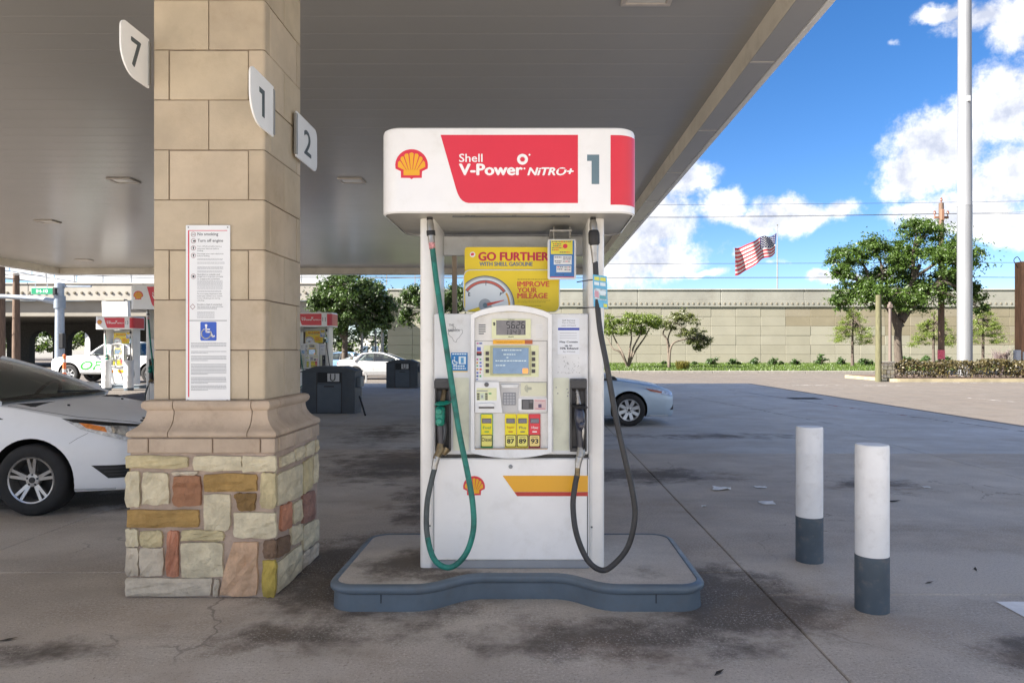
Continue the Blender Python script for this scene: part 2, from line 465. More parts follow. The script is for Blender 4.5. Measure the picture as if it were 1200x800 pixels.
# ------------------------------------------------------------------ the ground
STAINS = [(-0.95, 4.9, 1.4, 1.5, 1.1), (1.2, 4.3, 0.85, 0.95, 1.1), (0.5, 3.75, 1.5, 0.55, 0.75), (-1.3, 3.75, 0.9, 0.45, 0.7),
          (-2.6, 3.55, 0.9, 0.3, 0.6), (2.65, 3.45, 0.7, 0.45, 1.0), (1.3, 8.6, 1.9, 0.9, 0.8), (-0.9, 7.3, 0.8, 2.2, 0.85), (-1.6, 9.5, 2.0, 2.5, 0.8),
          (3.8, 8.0, 1.2, 0.8, 0.6), (3.2, 12.5, 3.5, 0.8, 0.6), (-2.7, 13.0, 1.5, 3.0, 0.6), (-4.5, 7.2, 2.2, 0.9, 0.9)]
conc_f = concrete('concrete forecourt', (0.52, 0.46, 0.395), (0.64, 0.585, 0.52), STAINS, [(2.5, 4.85, 2.0, .75, .75), (-1.9, 3.35, 1.6, .35, .5), (-4.0, 5.6, 1.6, .5, .4)])
conc_far = concrete('concrete far lot', (0.53, 0.53, 0.525), (0.60, 0.60, 0.595), STAINS, speck=0.3)
conc_road_sun_dark = concrete('concrete road', (0.10, 0.086, 0.075), (0.118, 0.103, 0.09), (), speck=0.1, big=0.08)  # darker copy offsetting the sun, for the road and slabs in sunlight
earth = M('earth under slabs', (0.11, 0.10, 0.09), 0.95, var=0.3, scale=2)
g = MB(); g.add([(-1500, -400, -0.06), (1500, -400, -0.06), (1500, 2200, -0.06), (-1500, 2200, -0.06)], [(0, 1, 2, 3)])
ground = struct('ground', g, M('dry ground', (0.19, 0.18, 0.16), 0.95, var=0.25, scale=0.05, world_coords=True))
fc = MB(); fc.add([(-42, -30, -0.03), (42, -30, -0.03), (42, 32.2, -0.03), (-42, 32.2, -0.03)], [(0, 1, 2, 3)])
forecourt = struct('forecourt', fc, earth)
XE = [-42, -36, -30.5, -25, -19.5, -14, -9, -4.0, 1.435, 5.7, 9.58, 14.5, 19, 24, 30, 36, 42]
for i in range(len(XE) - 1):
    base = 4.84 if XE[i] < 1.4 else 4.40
    ye = [-30.0] + [base + 6 * k for k in range(-5, 5) if -29 < base + 6 * k < 31] + [32.2]  # rows far behind the camera added to bounce sunlight
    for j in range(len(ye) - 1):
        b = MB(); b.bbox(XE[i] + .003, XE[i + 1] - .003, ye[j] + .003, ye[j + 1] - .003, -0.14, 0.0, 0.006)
        obj('concrete_slab', b, conc_road_sun_dark if (XE[i] > 9.2 and ye[j] > -1) or (XE[i] < -13.5 and ye[j] > 10) else conc_f if ye[j] < 9 else conc_far, forecourt)  # sunlit slabs in view take the darkened copy, split at the canopy's shadow edge
rd = MB(); rd.add([(-300, 32.2, -0.004), (300, 32.2, -0.004), (300, 46.3, -0.004), (-300, 46.3, -0.004)], [(0, 1, 2, 3)])  # near edge laid on the canopy's shadow line
struct('road', rd, conc_road_sun_dark)
ur = MB(); ur.add([(-120, 46.3, -0.012), (-12.4, 46.3, -0.012), (-12.4, 140, -0.012), (-120, 140, -0.012)], [(0, 1, 2, 3)])
struct('underpass_road', ur, conc_road_sun_dark)

# painted lines, worn
def worn_paint(name, col, amount):
    m = M(name, col, 0.8, var=0.1)
    nt = m.node_tree; p = nt.nodes['Principled BSDF']
    g_ = nt.nodes.new('ShaderNodeNewGeometry')
    n = nn(nt, 'ShaderNodeTexNoise', Scale=3.0, Detail=9.0, Roughness=0.75); nt.links.new(g_.outputs['Position'], n.inputs['Vector'])
    nt.links.new(smooth(nt, n.outputs['Fac'], amount - 0.08, amount + 0.08), p.inputs['Alpha'])
    return m
def strip(p, q, w, z=0.004):
    p = Vector((p[0], p[1], 0)); q = Vector((q[0], q[1], 0)); d = (q - p).normalized(); s = Vector((-d.y, d.x, 0)) * w / 2
    b = MB(); b.add([(p + s).to_tuple()[:2] + (z,), (p - s).to_tuple()[:2] + (z,), (q - s).to_tuple()[:2] + (z,), (q + s).to_tuple()[:2] + (z,)], [(0, 1, 2, 3)])
    return b
wp = worn_paint('worn white road paint', (0.36, 0.34, 0.32), 0.52)
wp2 = worn_paint('faded white road paint', (0.5, 0.48, 0.46), 0.54)
rp = worn_paint('faded red road paint', (0.42, 0.10, 0.09), 0.55)
for (p, q, w, m) in (((7.35, 27.0), (8.05, 19.6), .12, wp), ((8.05, 19.6), (8.5, 16.3), .12, rp), ((8.5, 16.3), (9.4, 11.0), .12, wp), ((8.2, 19.5), (8.65, 16.3), .05, wp2),
                     ((5.0, 23.0), (6.1, 14.2), .10, wp2), ((13.6, 22.5), (14.3, 18.0), .12, wp2), ((10.4, 30.5), (15.6, 30.2), .25, wp2), ((17.5, 33.0), (24, 32.6), .25, wp2), ((3.2, 8.2), (4.3, 8.0), .05, wp2)):
    struct('painted_line', strip(p, q, w), m)
pa = at(1163, 704, 1.5 * F / 294); 
struct('painted_line', strip((2.84, 4.27), (2.84, -4), .17), worn_paint('fresh white road paint', (0.8, 0.8, 0.8), 0.30))

# manhole / drain lids out on the drive
for (x, y, w) in ((8.4, 22.2, .45), (1.9, 24.5, .3)):
    b = MB(); b.bbox(x - w, x + w, y - w * .8, y + w * .8, -0.01, 0.006, 0.004)
    for k in range(6): b.box(x - w * .8 + k * w * .29, x - w * .8 + k * w * .29 + .03, y - w * .6, y + w * .6, 0.006, 0.011)
    tag(obj('drain_cover', b, M('cast iron', (0.05, 0.045, 0.04), 0.7, 0.6, bump=.3)), 'dark iron drain cover set in the drive ' + ('beyond the two bollards' if x > 5 else 'behind the silver sedan'), 'drain cover')

# ------------------------------------------------------------------ canopy
white_metal = M('canopy white metal', (0.47, 0.445, 0.415), 0.32, var=0.05, scale=0.6, dirt=((0.25, 0.22, 0.19), 0.25, 1.2))
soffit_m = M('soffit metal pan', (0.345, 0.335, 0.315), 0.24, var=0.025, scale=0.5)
beam_m = M('canopy beam', (0.62, 0.57, 0.48), 0.45, var=0.08, scale=1.5, dirt=((0.3, 0.26, 0.2), 0.4, 2))
CX0, CX1, CY0, CY1 = -19.6, 2.60, 0.5, 29.5  # unseen front edge pulled in to let more light under the roof
canopy = empty('canopy', (-8.5, 13, 4.6), 0, 'wide flat white canopy roof over the fuel pumps with planked soffit', 'canopy')
def cobj(n, b, m, par=canopy):
    # children keep world-measured shapes: shift into the canopy's frame
    o_ = obj(n, b, m, par); o_.location = (8.5, -13, -4.6) if par is canopy else (0, 0, 0); return o_
step = 0.40; y = CY0 + 0.28
mesh_p = None
k = 0
while y < CY1 - 0.3:
    y2 = min(y + step, CY1 - 0.28)
    b = MB()
    b.prism([(y + .0006, 4.87), (y + .0006, 4.842), (y + .003, 4.84), (y2 - .003, 4.84), (y2 - .0006, 4.841), (y2 - .0006, 4.87)], CX0 + .28, CX1 - .28, 'x')
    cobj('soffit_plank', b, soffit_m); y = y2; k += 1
b = MB(); b.box(CX0 + .28, CX1 - .28, CY0 + .28, CY1 - .28, 4.875, 4.90); cobj('deck', b, M('deck steel', (0.3, 0.29, 0.28), 0.6))
for (x0, x1, y0, y1) in ((CX1 - .28, CX1, CY0, CY1), (CX0, CX0 + .28, CY0, CY1), (CX0 + .282, CX1 - .282, CY1 - .28, CY1), (CX0 + .282, CX1 - .282, CY0, CY0 + .28)):
    b = MB(); b.bbox(x0, x1, y0, y1, 4.6, 4.88, .008); cobj('edge_beam', b, beam_m)
for (x0, x1, y0, y1) in ((CX1 - .275, CX1 - .005, CY0, CY1), (CX0 + .005, CX0 + .275, CY0, CY1), (CX0 + .29, CX1 - .29, CY1 - .275, CY1 - .005)):
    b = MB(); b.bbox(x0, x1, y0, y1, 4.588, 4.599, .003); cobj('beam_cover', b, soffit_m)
for (x0, x1, y0, y1) in ((CX1 + .002, CX1 + .08, CY0 - .08, CY1 + .08), (CX0 - .08, CX0 - .002, CY0 - .08, CY1 + .08), (CX0, CX1, CY1 + .002, CY1 + .08), (CX0, CX1, CY0 - .08, CY0 - .002)):
    b = MB(); b.bbox(x0, x1, y0, y1, 4.585, 5.5, .01); cobj('fascia', b, M('fascia panel', (0.78, 0.77, 0.74), 0.35))
# joints of the right edge beam: small screw heads / plates seen from below
for yy in np.arange(0.5, 29, 2.4):
    b = MB(); b.bbox(CX1 - .27, CX1 - .01, yy - .02, yy + .02, 4.583, 4.590, .002); cobj('joint_strip', b, white_metal)
lens_m = M('lamp lens off', (0.62, 0.60, 0.55), 0.2, spec=.6)
n = 0
for (x, y_) in ((-3.57, 14.1), (-8.06, 14.1), (-12.6, 18.6), (1.08, 6.72), (-16.6, 26.5), (-3.57, 24.5), (-8.06, 23.8), (-12.4, 26.6)):
    lt = empty('ceiling_light', (x, y_, 4.838), 0, None, 'ceiling light', 'recessed lights in the canopy soffit')
    b = MB(); w = .24; d = .2
    for (x0, x1, y0, y1) in ((-w, w, -d, -d + .05), (-w, w, d - .05, d), (-w, -w + .05, -d + .05, d - .05), (w - .05, w, -d + .05, d - .05)): b.bbox(x0, x1, y0, y1, -.028, 0, .006)
    obj('frame', b, M('lamp frame', (0.55, 0.5, 0.45), 0.4, 0.3), lt)
    b = MB(); b.bbox(-w + .052, w - .052, -d + .052, d - .052, -.018, -.002, .006); obj('lens', b, lens_m, lt)
    lt['label'] = ['square recessed ceiling light between the stone column and the near pump top', 'recessed ceiling light left of the stone column near its notice sign', 'recessed ceiling light far left, second row back', 'recessed ceiling light straight above the near pump, cut by the frame',
                   'tiny far recessed light near the far left corner of the canopy', 'small far recessed light just right of the stone column, low', 'far recessed light near the canopy edge behind the column', 'far recessed light left near the canopy rear edge'][n]; n += 1

# ------------------------------------------------------------------ stone column
CCX, CCY = -2.015, 4.797
col = empty('stone_column', (CCX, CCY, 0), 0, 'square stone canopy column, smooth tan blocks above a rough rubble base', 'column')
tanm = [M('tan block %d' % i, c, 0.75, var=0.10, scale=3.0, bump=0.12, bscale=45, dirt=((0.30, 0.23, 0.15), 0.25, 5), world_coords=True) for i, c in enumerate(((0.48, 0.405, 0.30), (0.52, 0.435, 0.325), (0.455, 0.38, 0.28), (0.50, 0.42, 0.305)))]
mortar = M('grey brown mortar', (0.30, 0.235, 0.18), 0.9, bump=.4, bscale=120)
HW = 0.347
RZ = 1.19
def crn(h, b=0.022):
    return b
def swept(path, prof, side_norms, name, m, par=col):
    pass
def corner_block(cx, cy, a, bb, z0, z1, h, th=.06, name='block', m=None, g=.0035):
    # L block round the corner (cx,cy in +-1): length a along x, bb along y, rounded arris
    r = .018
    pts = []
    pts.append((h - a + g, -h)); 
    for k in range(5):
        t = R(-90 + 90 * k / 4); pts.append((h - r + r * math.cos(t), -h + r + r * math.sin(t)))
    pts.append((h, -h + bb - g)); pts.append((h - th, -h + bb - g)); pts.append((h - th, -h + th)); pts.append((h - a + g, -h + th))
    pts = [(p[0] * cx, -p[1] * cy) for p in pts]
    b = MB(); b.prism(pts, z0 + g, z1 - g, 'z')
    return obj(name, b, m, col)
def mid_block(side, u0, u1, z0, z1, h, th=.06, name='block', m=None, g=.0035):
    b = MB()
    if side in ('f', 'b'):
        s = -1 if side == 'f' else 1
        ys = sorted((s * h, s * (h - th))); b.bbox(u0 + g, u1 - g, ys[0], ys[1], z0 + g, z1 - g, .004)
    else:
        s = -1 if side == 'l' else 1
        xs = sorted((s * h, s * (h - th))); b.bbox(xs[0], xs[1], u0 + g, u1 - g, z0 + g, z1 - g, .004)
    return obj(name, b, m, col)
b = MB(); b.box(-HW + .012, HW - .012, -HW + .012, HW - .012, 0.9, 4.838); obj('mortar_core', b, mortar, col)
for k in range(12):
    z0 = RZ + .31 * k; z1 = z0 + .31 if k < 11 else 4.838
    if z0 > 4.8: break
    A = k % 2 == 1
    for cx in (-1, 1):
        for cy in (-1, 1):
            corner_block(cx, cy, HW if A else .10, .09 if A else HW, z0, z1, HW, name='stone_block', m=rnd.choice(tanm))
    if A:
        for s in 'lr': mid_block(s, -HW + .09, HW - .09, z0, z1, HW, name='stone_block', m=rnd.choice(tanm))
    else:
        for s in 'fb': mid_block(s, -HW + .10, HW - .10, z0, z1, HW, name='stone_block', m=rnd.choice(tanm))
# moulded base courses: profile swept along each side, mitred at the corners, in three pieces a side
PROF = [(.335, 1.19), (.372, 1.19), (.388, 1.183), (.396, 1.165), (.392, 1.145), (.378, 1.131), (.372, 1.126), (.373, 1.105), (.380, 1.078), (.394, 1.050), (.414, 1.028), (.436, 1.012), (.448, 1.004), (.4545, .994), (.4545, .978), (.444, .968), (.335, .968)]
def mould(side, t0, t1, name, m, g=.003):
    # piece from t0 to t1 (fraction of half length, -1..1) of one side; ends at +-1 are mitres
    b = MB(); rows = []
    for t in (t0, t1):
        row = []
        for (h, z) in PROF:
            u = h * t if abs(t) > .999 else t * .45 + (g if t == t0 else -g)
            q = {'f': (u, -h), 'b': (-u, h), 'r': (h, u), 'l': (-h, -u)}[side]
            row.append((q[0], q[1], z))
        rows.append(row)
    n_ = len(PROF); vs = rows[0] + rows[1]
    fs = [(i, i + 1, n_ + i + 1, n_ + i) for i in range(n_ - 1)] + [(n_ - 1, 0, n_, 2 * n_ - 1)]
    b.add(vs, fs, 0, True); b.add(vs, [tuple(range(n_)), tuple(range(2 * n_ - 1, n_ - 1, -1))])
    return obj(name, b, m, col)
mtan = [M('moulding stone %d' % i, c, 0.8, var=0.12, scale=4, bump=0.2, bscale=60, dirt=((0.2, 0.14, 0.10), 0.3, 6), world_coords=True) for i, c in enumerate(((0.45, 0.36, 0.275), (0.48, 0.385, 0.295), (0.465, 0.37, 0.28)))]
for s in 'fbrl':
    for (a, c) in ((-1, -.45), (-.45, .62), (.62, 1)): mould(s, a, c, 'moulding', rnd.choice(mtan))
for s, cuts in (('f', (-.32, .07, .36)), ('b', (-.3, .3)), ('r', (-.1, .25)), ('l', (-.2, .2))):
    pts = [-.4525] + list(cuts) + [.4525]
    for i in range(len(pts) - 1):
        u0, u1 = pts[i], pts[i + 1]
        if s in 'lr': u0, u1 = max(u0, -.39), min(u1, .39)
        mid_block(s, u0, u1, .872, .966, .4525, .06, 'course_block', rnd.choice(mtan), g=.004)
b = MB(); b.box(-.436, .436, -.436, .436, 0, .965); obj('rubble_core', b, M('rubble mortar', (0.46, 0.36, 0.29), 0.95, var=.15, bump=.6, bscale=60), col)
# rubble stones, each its own piece
SCOL = {'c': (0.66, 0.59, 0.42), 'y': (0.58, 0.50, 0.30), 'o': (0.40, 0.255, 0.09), 'd': (0.22, 0.135, 0.05), 'r': (0.36, 0.18, 0.10), 'q': (0.52, 0.24, 0.15), 'p': (0.64, 0.43, 0.28), 'b': (0.20, 0.13, 0.085), 'g': (0.60, 0.53, 0.42), 'm': (0.32, 0.18, 0.14), 'Y': (0.50, 0.38, 0.09)}
SMAT = {k_: M('rubble ' + k_, v_, 0.88, var=0.16, scale=9, bump=1.0, bscale=26, dirt=((v_[0] * .62, v_[1] * .55, v_[2] * .48), 0.45, 7), world_coords=True) for k_, v_ in SCOL.items()}
def stone(poly, key, side, seed, depth=.022, rough=.007):
    # poly: four corners (u, z) anticlockwise from bottom left; face of 5x5 points pushed about
    r_ = random.Random(seed); N = 6; b = MB(); rows = []
    (a, bq, c, d) = poly
    for j in range(N):
        row = []
        for i in range(N):
            s = i / (N - 1); t = j / (N - 1)
            u = (1 - s) * (1 - t) * a[0] + s * (1 - t) * bq[0] + s * t * c[0] + (1 - s) * t * d[0]
            z = (1 - s) * (1 - t) * a[1] + s * (1 - t) * bq[1] + s * t * c[1] + (1 - s) * t * d[1]
            edge = i in (0, N - 1) or j in (0, N - 1)
            w = depth * (.72 if edge else 1.0) + (r_.uniform(-rough, rough) if not edge else r_.uniform(-.004, .002))
            u += r_.uniform(-.005, .005); z += r_.uniform(-.005, .005)
            if i in (0, N - 1) and j in (0, N - 1):
                kx = r_.uniform(.001, .007); u += kx if i == 0 else -kx; z += kx * .8 if j == 0 else -kx * .8
            row.append((u, z, w))
        rows.append(row)
    H = .4365
    def put(u, z, w):
        return {'f': (u, -H - w, z), 'b': (-u, H + w, z), 'r': (H + w, u, z), 'l': (-H - w, -u, z)}[side]
    b.grid([[put(*q) for q in r__] for r__ in rows], 0, False)
    per = [rows[0][i] for i in range(N)] + [rows[j][N - 1] for j in range(1, N)] + [rows[N - 1][i] for i in range(N - 2, -1, -1)] + [rows[j][0] for j in range(N - 2, 0, -1)]
    n_ = len(per); vs = [put(*q) for q in per] + [put(q[0], q[1], -.01) for q in per]
    b.add(vs, [(i, (i + 1) % n_, n_ + (i + 1) % n_, n_ + i) for i in range(n_)])
    return obj('rubble_stone', b, SMAT[key], col)
def zf(x, y):   # zoomed view of the base front -> column frame (u, z)
    px = 130 + x / 3.077; py = 450 + y / 3.077; Y = 4.345
    return ((px - VX) / F * Y - CCX, EYE + (VY - py) / F * Y)
def q4(x0, y0, x1, y1): return [(x0, y1), (x1, y1), (x1, y0), (x0, y0)]
front = [(q4(52, 258, 275, 303), 'y'), (q4(296, 260, 470, 313), 'c'), (q4(473, 260, 594, 316), 'c'), (q4(52, 315, 102, 442), 'c'), (q4(112, 318, 207, 434), 'c'),
         ([(222, 440), (328, 438), (320, 328), (228, 330)], 'r'), (q4(335, 324, 526, 388), 'o'), ([(462, 456), (516, 456), (524, 394), (440, 394)], 'd'), (q4(537, 320, 594, 448), 'y'),
         (q4(334, 397, 428, 528), 'c'), (q4(56, 452, 316, 517), 'o'), (q4(442, 462, 594, 554), 'c'), (q4(52, 522, 98, 586), 'c'), (q4(103, 527, 184, 587), 'y'),
         ([(196, 692), (240, 694), (245, 530), (205, 530)], 'q'), (q4(252, 526, 405, 566), 'y'), (q4(253, 571, 404, 697), 'c'), (q4(52, 590, 97, 691), 'g'), (q4(103, 590, 188, 692), 'g'),
         (q4(548, 562, 594, 628), 'b'), ([(388, 762), (526, 762), (528, 570), (440, 568)], 'p'), (q4(545, 634, 594, 768), 'Y'), (q4(52, 698, 362, 764), 'g'), ([(366, 764), (384, 764), (392, 704), (370, 704)], 'g'), (q4(218, 315, 310, 328), 'g')]
for i, (pl, key) in enumerate(front): stone([zf(*p) for p in pl], key, 'f', i, depth=.030 if key in 'rqp' else .024, rough=.020 if key in 'rqp' else .009)
def zr(x, y):   # zoomed view of the base's right face -> (along depth, z)
    px = 130 + x / 3.077; py = 450 + y / 3.077; X = -1.567; Y = X * F / (px - VX)
    return (Y - CCY, EYE + (VY - py) / F * Y)
right = [([(612, 303), (662, 280), (660, 240), (612, 262)], 'c'), ([(666, 278), (698, 264), (698, 220), (666, 236)], 'c'), ([(703, 262), (733, 250), (733, 203), (703, 217)], 'c'), ([(737, 246), (746, 240), (746, 198), (737, 202)], 'c'),
         ([(600, 440), (690, 402), (690, 285), (600, 325)], 'c'), ([(692, 400), (726, 372), (724, 262), (692, 284)], 'y'), ([(730, 360), (746, 350), (746, 250), (730, 258)], 'c'),
         ([(612, 530), (650, 516), (654, 422), (616, 440)], 'q'), ([(658, 504), (688, 488), (688, 414), (658, 430)], 'c'), ([(692, 504), (735, 484), (735, 378), (692, 400)], 'm'),
         ([(600, 628), (646, 602), (646, 538), (600, 560)], 'b'), ([(650, 582), (690, 562), (690, 500), (650, 516)], 'c'), ([(693, 603), (748, 560), (748, 482), (693, 510)], 'c'),
         ([(600, 755), (688, 672), (688, 574), (600, 642)], 'c'), ([(692, 668), (748, 612), (748, 568), (692, 610)], 'g')]
for i, (pl, key) in enumerate(right): stone([zr(*p) for p in pl], key, 'r', 100 + i, depth=.024, rough=.010)
for s in 'bl':
    z = .015; r_ = random.Random(ord(s))
    while z < .82:
        h = min(r_.uniform(.1, .22), .865 - z); u = -.43
        while u < .4:
            w = min(r_.uniform(.14, .4), .43 - u)
            stone([(u, z), (u + w - .015, z), (u + w - .015, z + h - .015), (u, z + h - .015)], r_.choice('ccygorpc'), s, r_.random())
            u += w
        z += h

# ------------------------------------------------------------------ notice sign on the column
signw = M('sign white', (0.78, 0.80, 0.82), 0.35, var=.02)
ink = M('dark ink', (0.04, 0.045, 0.055), 0.6); greyink = M('grey print', (0.30, 0.32, 0.35), 0.6)
red = M('sign red', (0.62, 0.03, 0.06), 0.4); blue = M('access blue', (0.03, 0.10, 0.50), 0.4)
ns = empty('notice_sign', (0, 0, 0), 0, 'tall narrow white safety notice screwed to the stone column, with blue wheelchair symbol', 'sign')
NY = CCY - HW - .012
ns.location = (-2.019, NY, 1.72)
def nx(px): return (px - VX) / F * 4.44 + 2.019
def nz(py): return EYE + (VY - py) / F * 4.44 - 1.72
b = MB(); b.prism(rrect(nx(218), nx(269.7), nz(471), nz(264), .004, 3), 0, .006); obj('plate', b, signw, ns)
yy = -.0008
b = MB(); b.box(nx(220.6), nx(221.9), yy, 0, nz(465), nz(270)); b.box(nx(221.9), nx(266.5), yy, 0, nz(270.6), nz(269.9)); obj('red_rule', b, red, ns)
b = MB()
for (px, py) in ((221, 266.5), (267, 266.5), (220.5, 468.7), (266.5, 468.7)): b.lathe([(.0001, -.004), (.004, -.003), (.004, 0)], 10, (nx(px), 0, nz(py)), 'y')
obj('screw', b, M('screw steel', (.2, .2, .2), .4, .8), ns)
def zn(x): return 205 + x / 6.67
def zt(y): return 255 + y / 6.67
b = MB()
text_mb(b, 'No smoking', nx(zn(178)), nx(zn(340)), nz(zt(148)), nz(zt(117)), yy, .012)
text_mb(b, 'Turn off engine', nx(zn(178)), nx(zn(378)), nz(zt(198)), nz(zt(168)), yy, .012)
obj('heading', b, M('heading ink', (0.07, 0.08, 0.10), 0.6), ns)
b = MB()
for (t, y0, x1) in (('Turn off all portable battery', 220, 368), ('operated devices before', 238, 345), ('fueling', 254, 222), ('Discharge your static electricity', 278, 382), ('before fueling', 295, 272),
                ('Gasoline is volatile and', 438, 352), ('dangerous in improper portable', 456, 378), ('or unapproved containers', 474, 352), ('Persons using dispensers with', 590, 368), ('hold-open latches must remain', 608, 372), ('at the refueling point during', 625, 355), ('refueling', 642, 230), ('Possible in State if unattended', 672, 368), ('See notice this or your provider', 690, 380)):
    text_mb(b, t, nx(zn(176)), nx(zn(x1)), nz(zt(y0 + 12)), nz(zt(y0)), yy, .004)
tag(obj('body_text', b, M('body ink', (0.12, 0.13, 0.15), 0.6), ns), kind='stuff')
b = MB(); r_ = random.Random(5)
def dashes(x0, x1, py, h=.35):
    x = x0
    while x < x1 - .5:
        w = min(r_.uniform(.8, 3.0), x1 - x); b.box(nx(x), nx(x + w * .82), yy, -.0001, nz(py + h), nz(py - h)); x += w
for (y0, y1, x1) in ((322, 335, 378), (350, 366, 390), (384, 404, 380), (418, 428, 370), (492, 556, 375), (570, 580, 365), (705, 722, 330), (738, 790, 312)):
    yq = y0
    while yq <= y1: dashes(zn(176), zn(x1), zt(yq), .22); yq += 9
def zt2(y): return 360 + y / 6.67
for (y0, y1) in ((280, 318), (345, 360), (382, 425), (445, 522), (548, 592), (612, 655)):
    yq = y0
    while yq <= y1:
        dashes(zn(128), zn(404) if yq + 11 <= y1 else zn(260), zt2(yq), .36); yq += 11
tag(obj('small_print', b, greyink, ns), kind='stuff')
b = MB(); dr = M('icon ring', (0.25, 0.06, 0.08), .5)
for py in (zt(132), zt(183), zt(238), zt(296), zt(459)):
    c = (nx(zn(146)), nz(py)); ro, ri = .0150, .0126
    vs = []; n_ = 20
    for k_ in range(n_):
        a = 2 * PI * k_ / n_; vs += [(c[0] + ro * math.cos(a), yy, c[1] + ro * math.sin(a)), (c[0] + ri * math.cos(a), yy, c[1] + ri * math.sin(a))]
    b.add(vs, [(2 * k_, 2 * k_ + 1, (2 * k_ + 3) % (2 * n_), (2 * k_ + 2) % (2 * n_)) for k_ in range(n_)])
c = (nx(zn(140)), nz(zt(696))); b.add([(c[0] + s * d * .0165, yy, c[1] + t * d * .0165) for d in (1, .8) for (s, t) in ((1, 0), (0, 1.1), (-1, 0), (0, -1.1))], [(i, (i + 1) % 4, 4 + (i + 1) % 4, 4 + i) for i in range(4)])
obj('icon_ring', b, dr, ns)
b = MB()
for i, py in enumerate((zt(132), zt(183), zt(238), zt(296), zt(459))):
    cx, cz = nx(zn(146)), nz(py)
    if i == 0: b.box(cx - .009, cx + .009, yy, -.0002, cz - .002, cz + .002)
    elif i == 1: b.box(cx - .003, cx + .012, yy, -.0002, cz - .005, cz + .004)
    elif i == 4: b.box(cx - .006, cx + .006, yy, -.0002, cz - .007, cz + .006)
    else: b.box(cx - .003, cx + .003, yy, -.0002, cz - .008, cz + .008); b.box(cx - .005, cx + .005, yy - .0003, -.0002, cz + .002, cz + .006)
obj('icon_figure', b, ink, ns)
b = MB(); b.box(nx(222), nx(266), yy, 0, nz(375.8), nz(375.2)); obj('divider_rule', b, ink, ns)
x0, x1, z0, z1 = nx(235), nx(254), nz(399), nz(377)
b = MB(); b.prism(rrect(x0, x1, z0, z1, .008), yy, 0); ap = obj('access_panel', b, blue, ns)
b = MB(); W = x1 - x0; H_ = z1 - z0
def ap_(u, v): return (x0 + u * W, yy - .0008, z0 + v * H_)
b.lathe([(.0001, yy - .0009), (.0078, yy - .0009)], 14, (ap_(.36, .81)[0], 0, ap_(.36, .81)[2]), 'y')
def wstroke(pts, w):
    for i in range(len(pts) - 1):
        p = Vector(pts[i]); q = Vector(pts[i + 1]); d = (q - p).normalized(); s_ = Vector((-d.z, 0, d.x)) * w / 2; e = d * w * .25
        b.add([p + s_ - e, p - s_ - e, q - s_ + e, q + s_ + e], [(0, 1, 2, 3)])
wstroke([ap_(.36, .74), ap_(.37, .46), ap_(.64, .46), ap_(.76, .2), ap_(.87, .25)], .0088)
wstroke([ap_(.37, .6), ap_(.58, .6)], .007)
wstroke([ap_(.36 + .29 * math.cos(R(a)), .37 + .26 * math.sin(R(a))) for a in range(115, 375, 12)], .0072)
obj('wheelchair_symbol', b, M('symbol white', (.85, .85, .85), .4), ap)

# ------------------------------------------------------------------ numbered flags on the column
flagw = M('flag white', (0.85, 0.86, 0.86), 0.35, var=.02); slate = M('slate lettering', (0.075, 0.095, 0.105), 0.5)
def flag_sign(num, X, ya, yb, z0, z1, label, near_round):
    t = empty('number_flag', (X, (ya + yb) / 2, (z0 + z1) / 2), 0, label, 'sign', 'number flags on the stone column')
    cy, cz = (ya + yb) / 2, (z0 + z1) / 2
    h = (z1 - z0) / 2; w = (yb - ya) / 2
    # bottom/top corner radii; round end is the one away from the bracket
    rr = (.16, .004, .004, .05) if near_round else (.004, .07, .06, .004)
    b = MB(); b.prism(rrect(-w, w, -h, h, rr, 8), -.005, .005, 'x'); obj('panel', b, flagw, t)
    for sx in (1, -1):
        b = MB()
        if num == '1':
            pts = [(-.062, .075), (-.062, .042), (-.02, .042), (-.02, -.09), (.024, -.09), (.024, .075)]
            b.add([(.0056 * sx, u * 1.0 + .01, v) for u, v in pts], [tuple(range(6))]); obj('numeral', b, slate, t); continue
        text_mb(b, num, -w * .30 if num != '1' else -w * .12, w * .36 if num != '1' else w * .16, -h * .55, h * .55, .0056 * sx, .03, 0, 'x', mirror=sx < 0, heavy=.03); obj('numeral', b, slate, t)
    b = MB(); e = w if near_round else -w
    b.bbox(-.011, .011, e - .012, e + .012, -h * .9, h * .9, .003); obj('bracket', b, M('bracket steel', (.35, .35, .34), .4, .7), t)
    return t
flag_sign('7', -2.395, 4.155, 4.46, 3.125, 3.43, 'white number flag reading 7, highest, left side of the stone column', True)
flag_sign('1', -1.635, 4.13, 4.50, 2.835, 3.15, 'white number flag reading 1 at the front corner of the stone column', True)
flag_sign('2', -1.640, 4.95, 5.42, 2.835, 3.15, 'white number flag reading 2 at the rear corner of the stone column', False)

# ------------------------------------------------------------------ bollards
def bollard(name, loc, h, r, label, zb, group):
    t = empty(name, loc, 0, label, 'bollard', group)
    b = MB(); b.lathe([(r + .001, 0.0), (r + .001, zb), (r * .9, zb)], 32); obj('grey_base', b, M('bollard slate paint', (0.07, 0.095, 0.12), 0.5, var=.12, dirt=((.22, .20, .185), .55, 11)), t)
    b = MB(); b.lathe([(r, zb + .001), (r, zb + .25), (r * 1.004, zb + .253), (r, zb + .256), (r, zb + .45), (r * 1.004, zb + .453), (r, zb + .456), (r, h - .02), (r * .985, h - .006), (r * .94, h), (.0001, h + .008)], 32)
    obj('white_sleeve', b, M('bollard white sleeve', (0.77, 0.78, 0.79), 0.42, var=.04, dirt=((.45, .435, .41), .28, 14)), t)
    return t
bollard('bollard', (1.961, 4.15, 0), .955, .0925, 'nearest white bollard with slate grey foot, right of the near pump', .318, 'bollards right of the near pump')
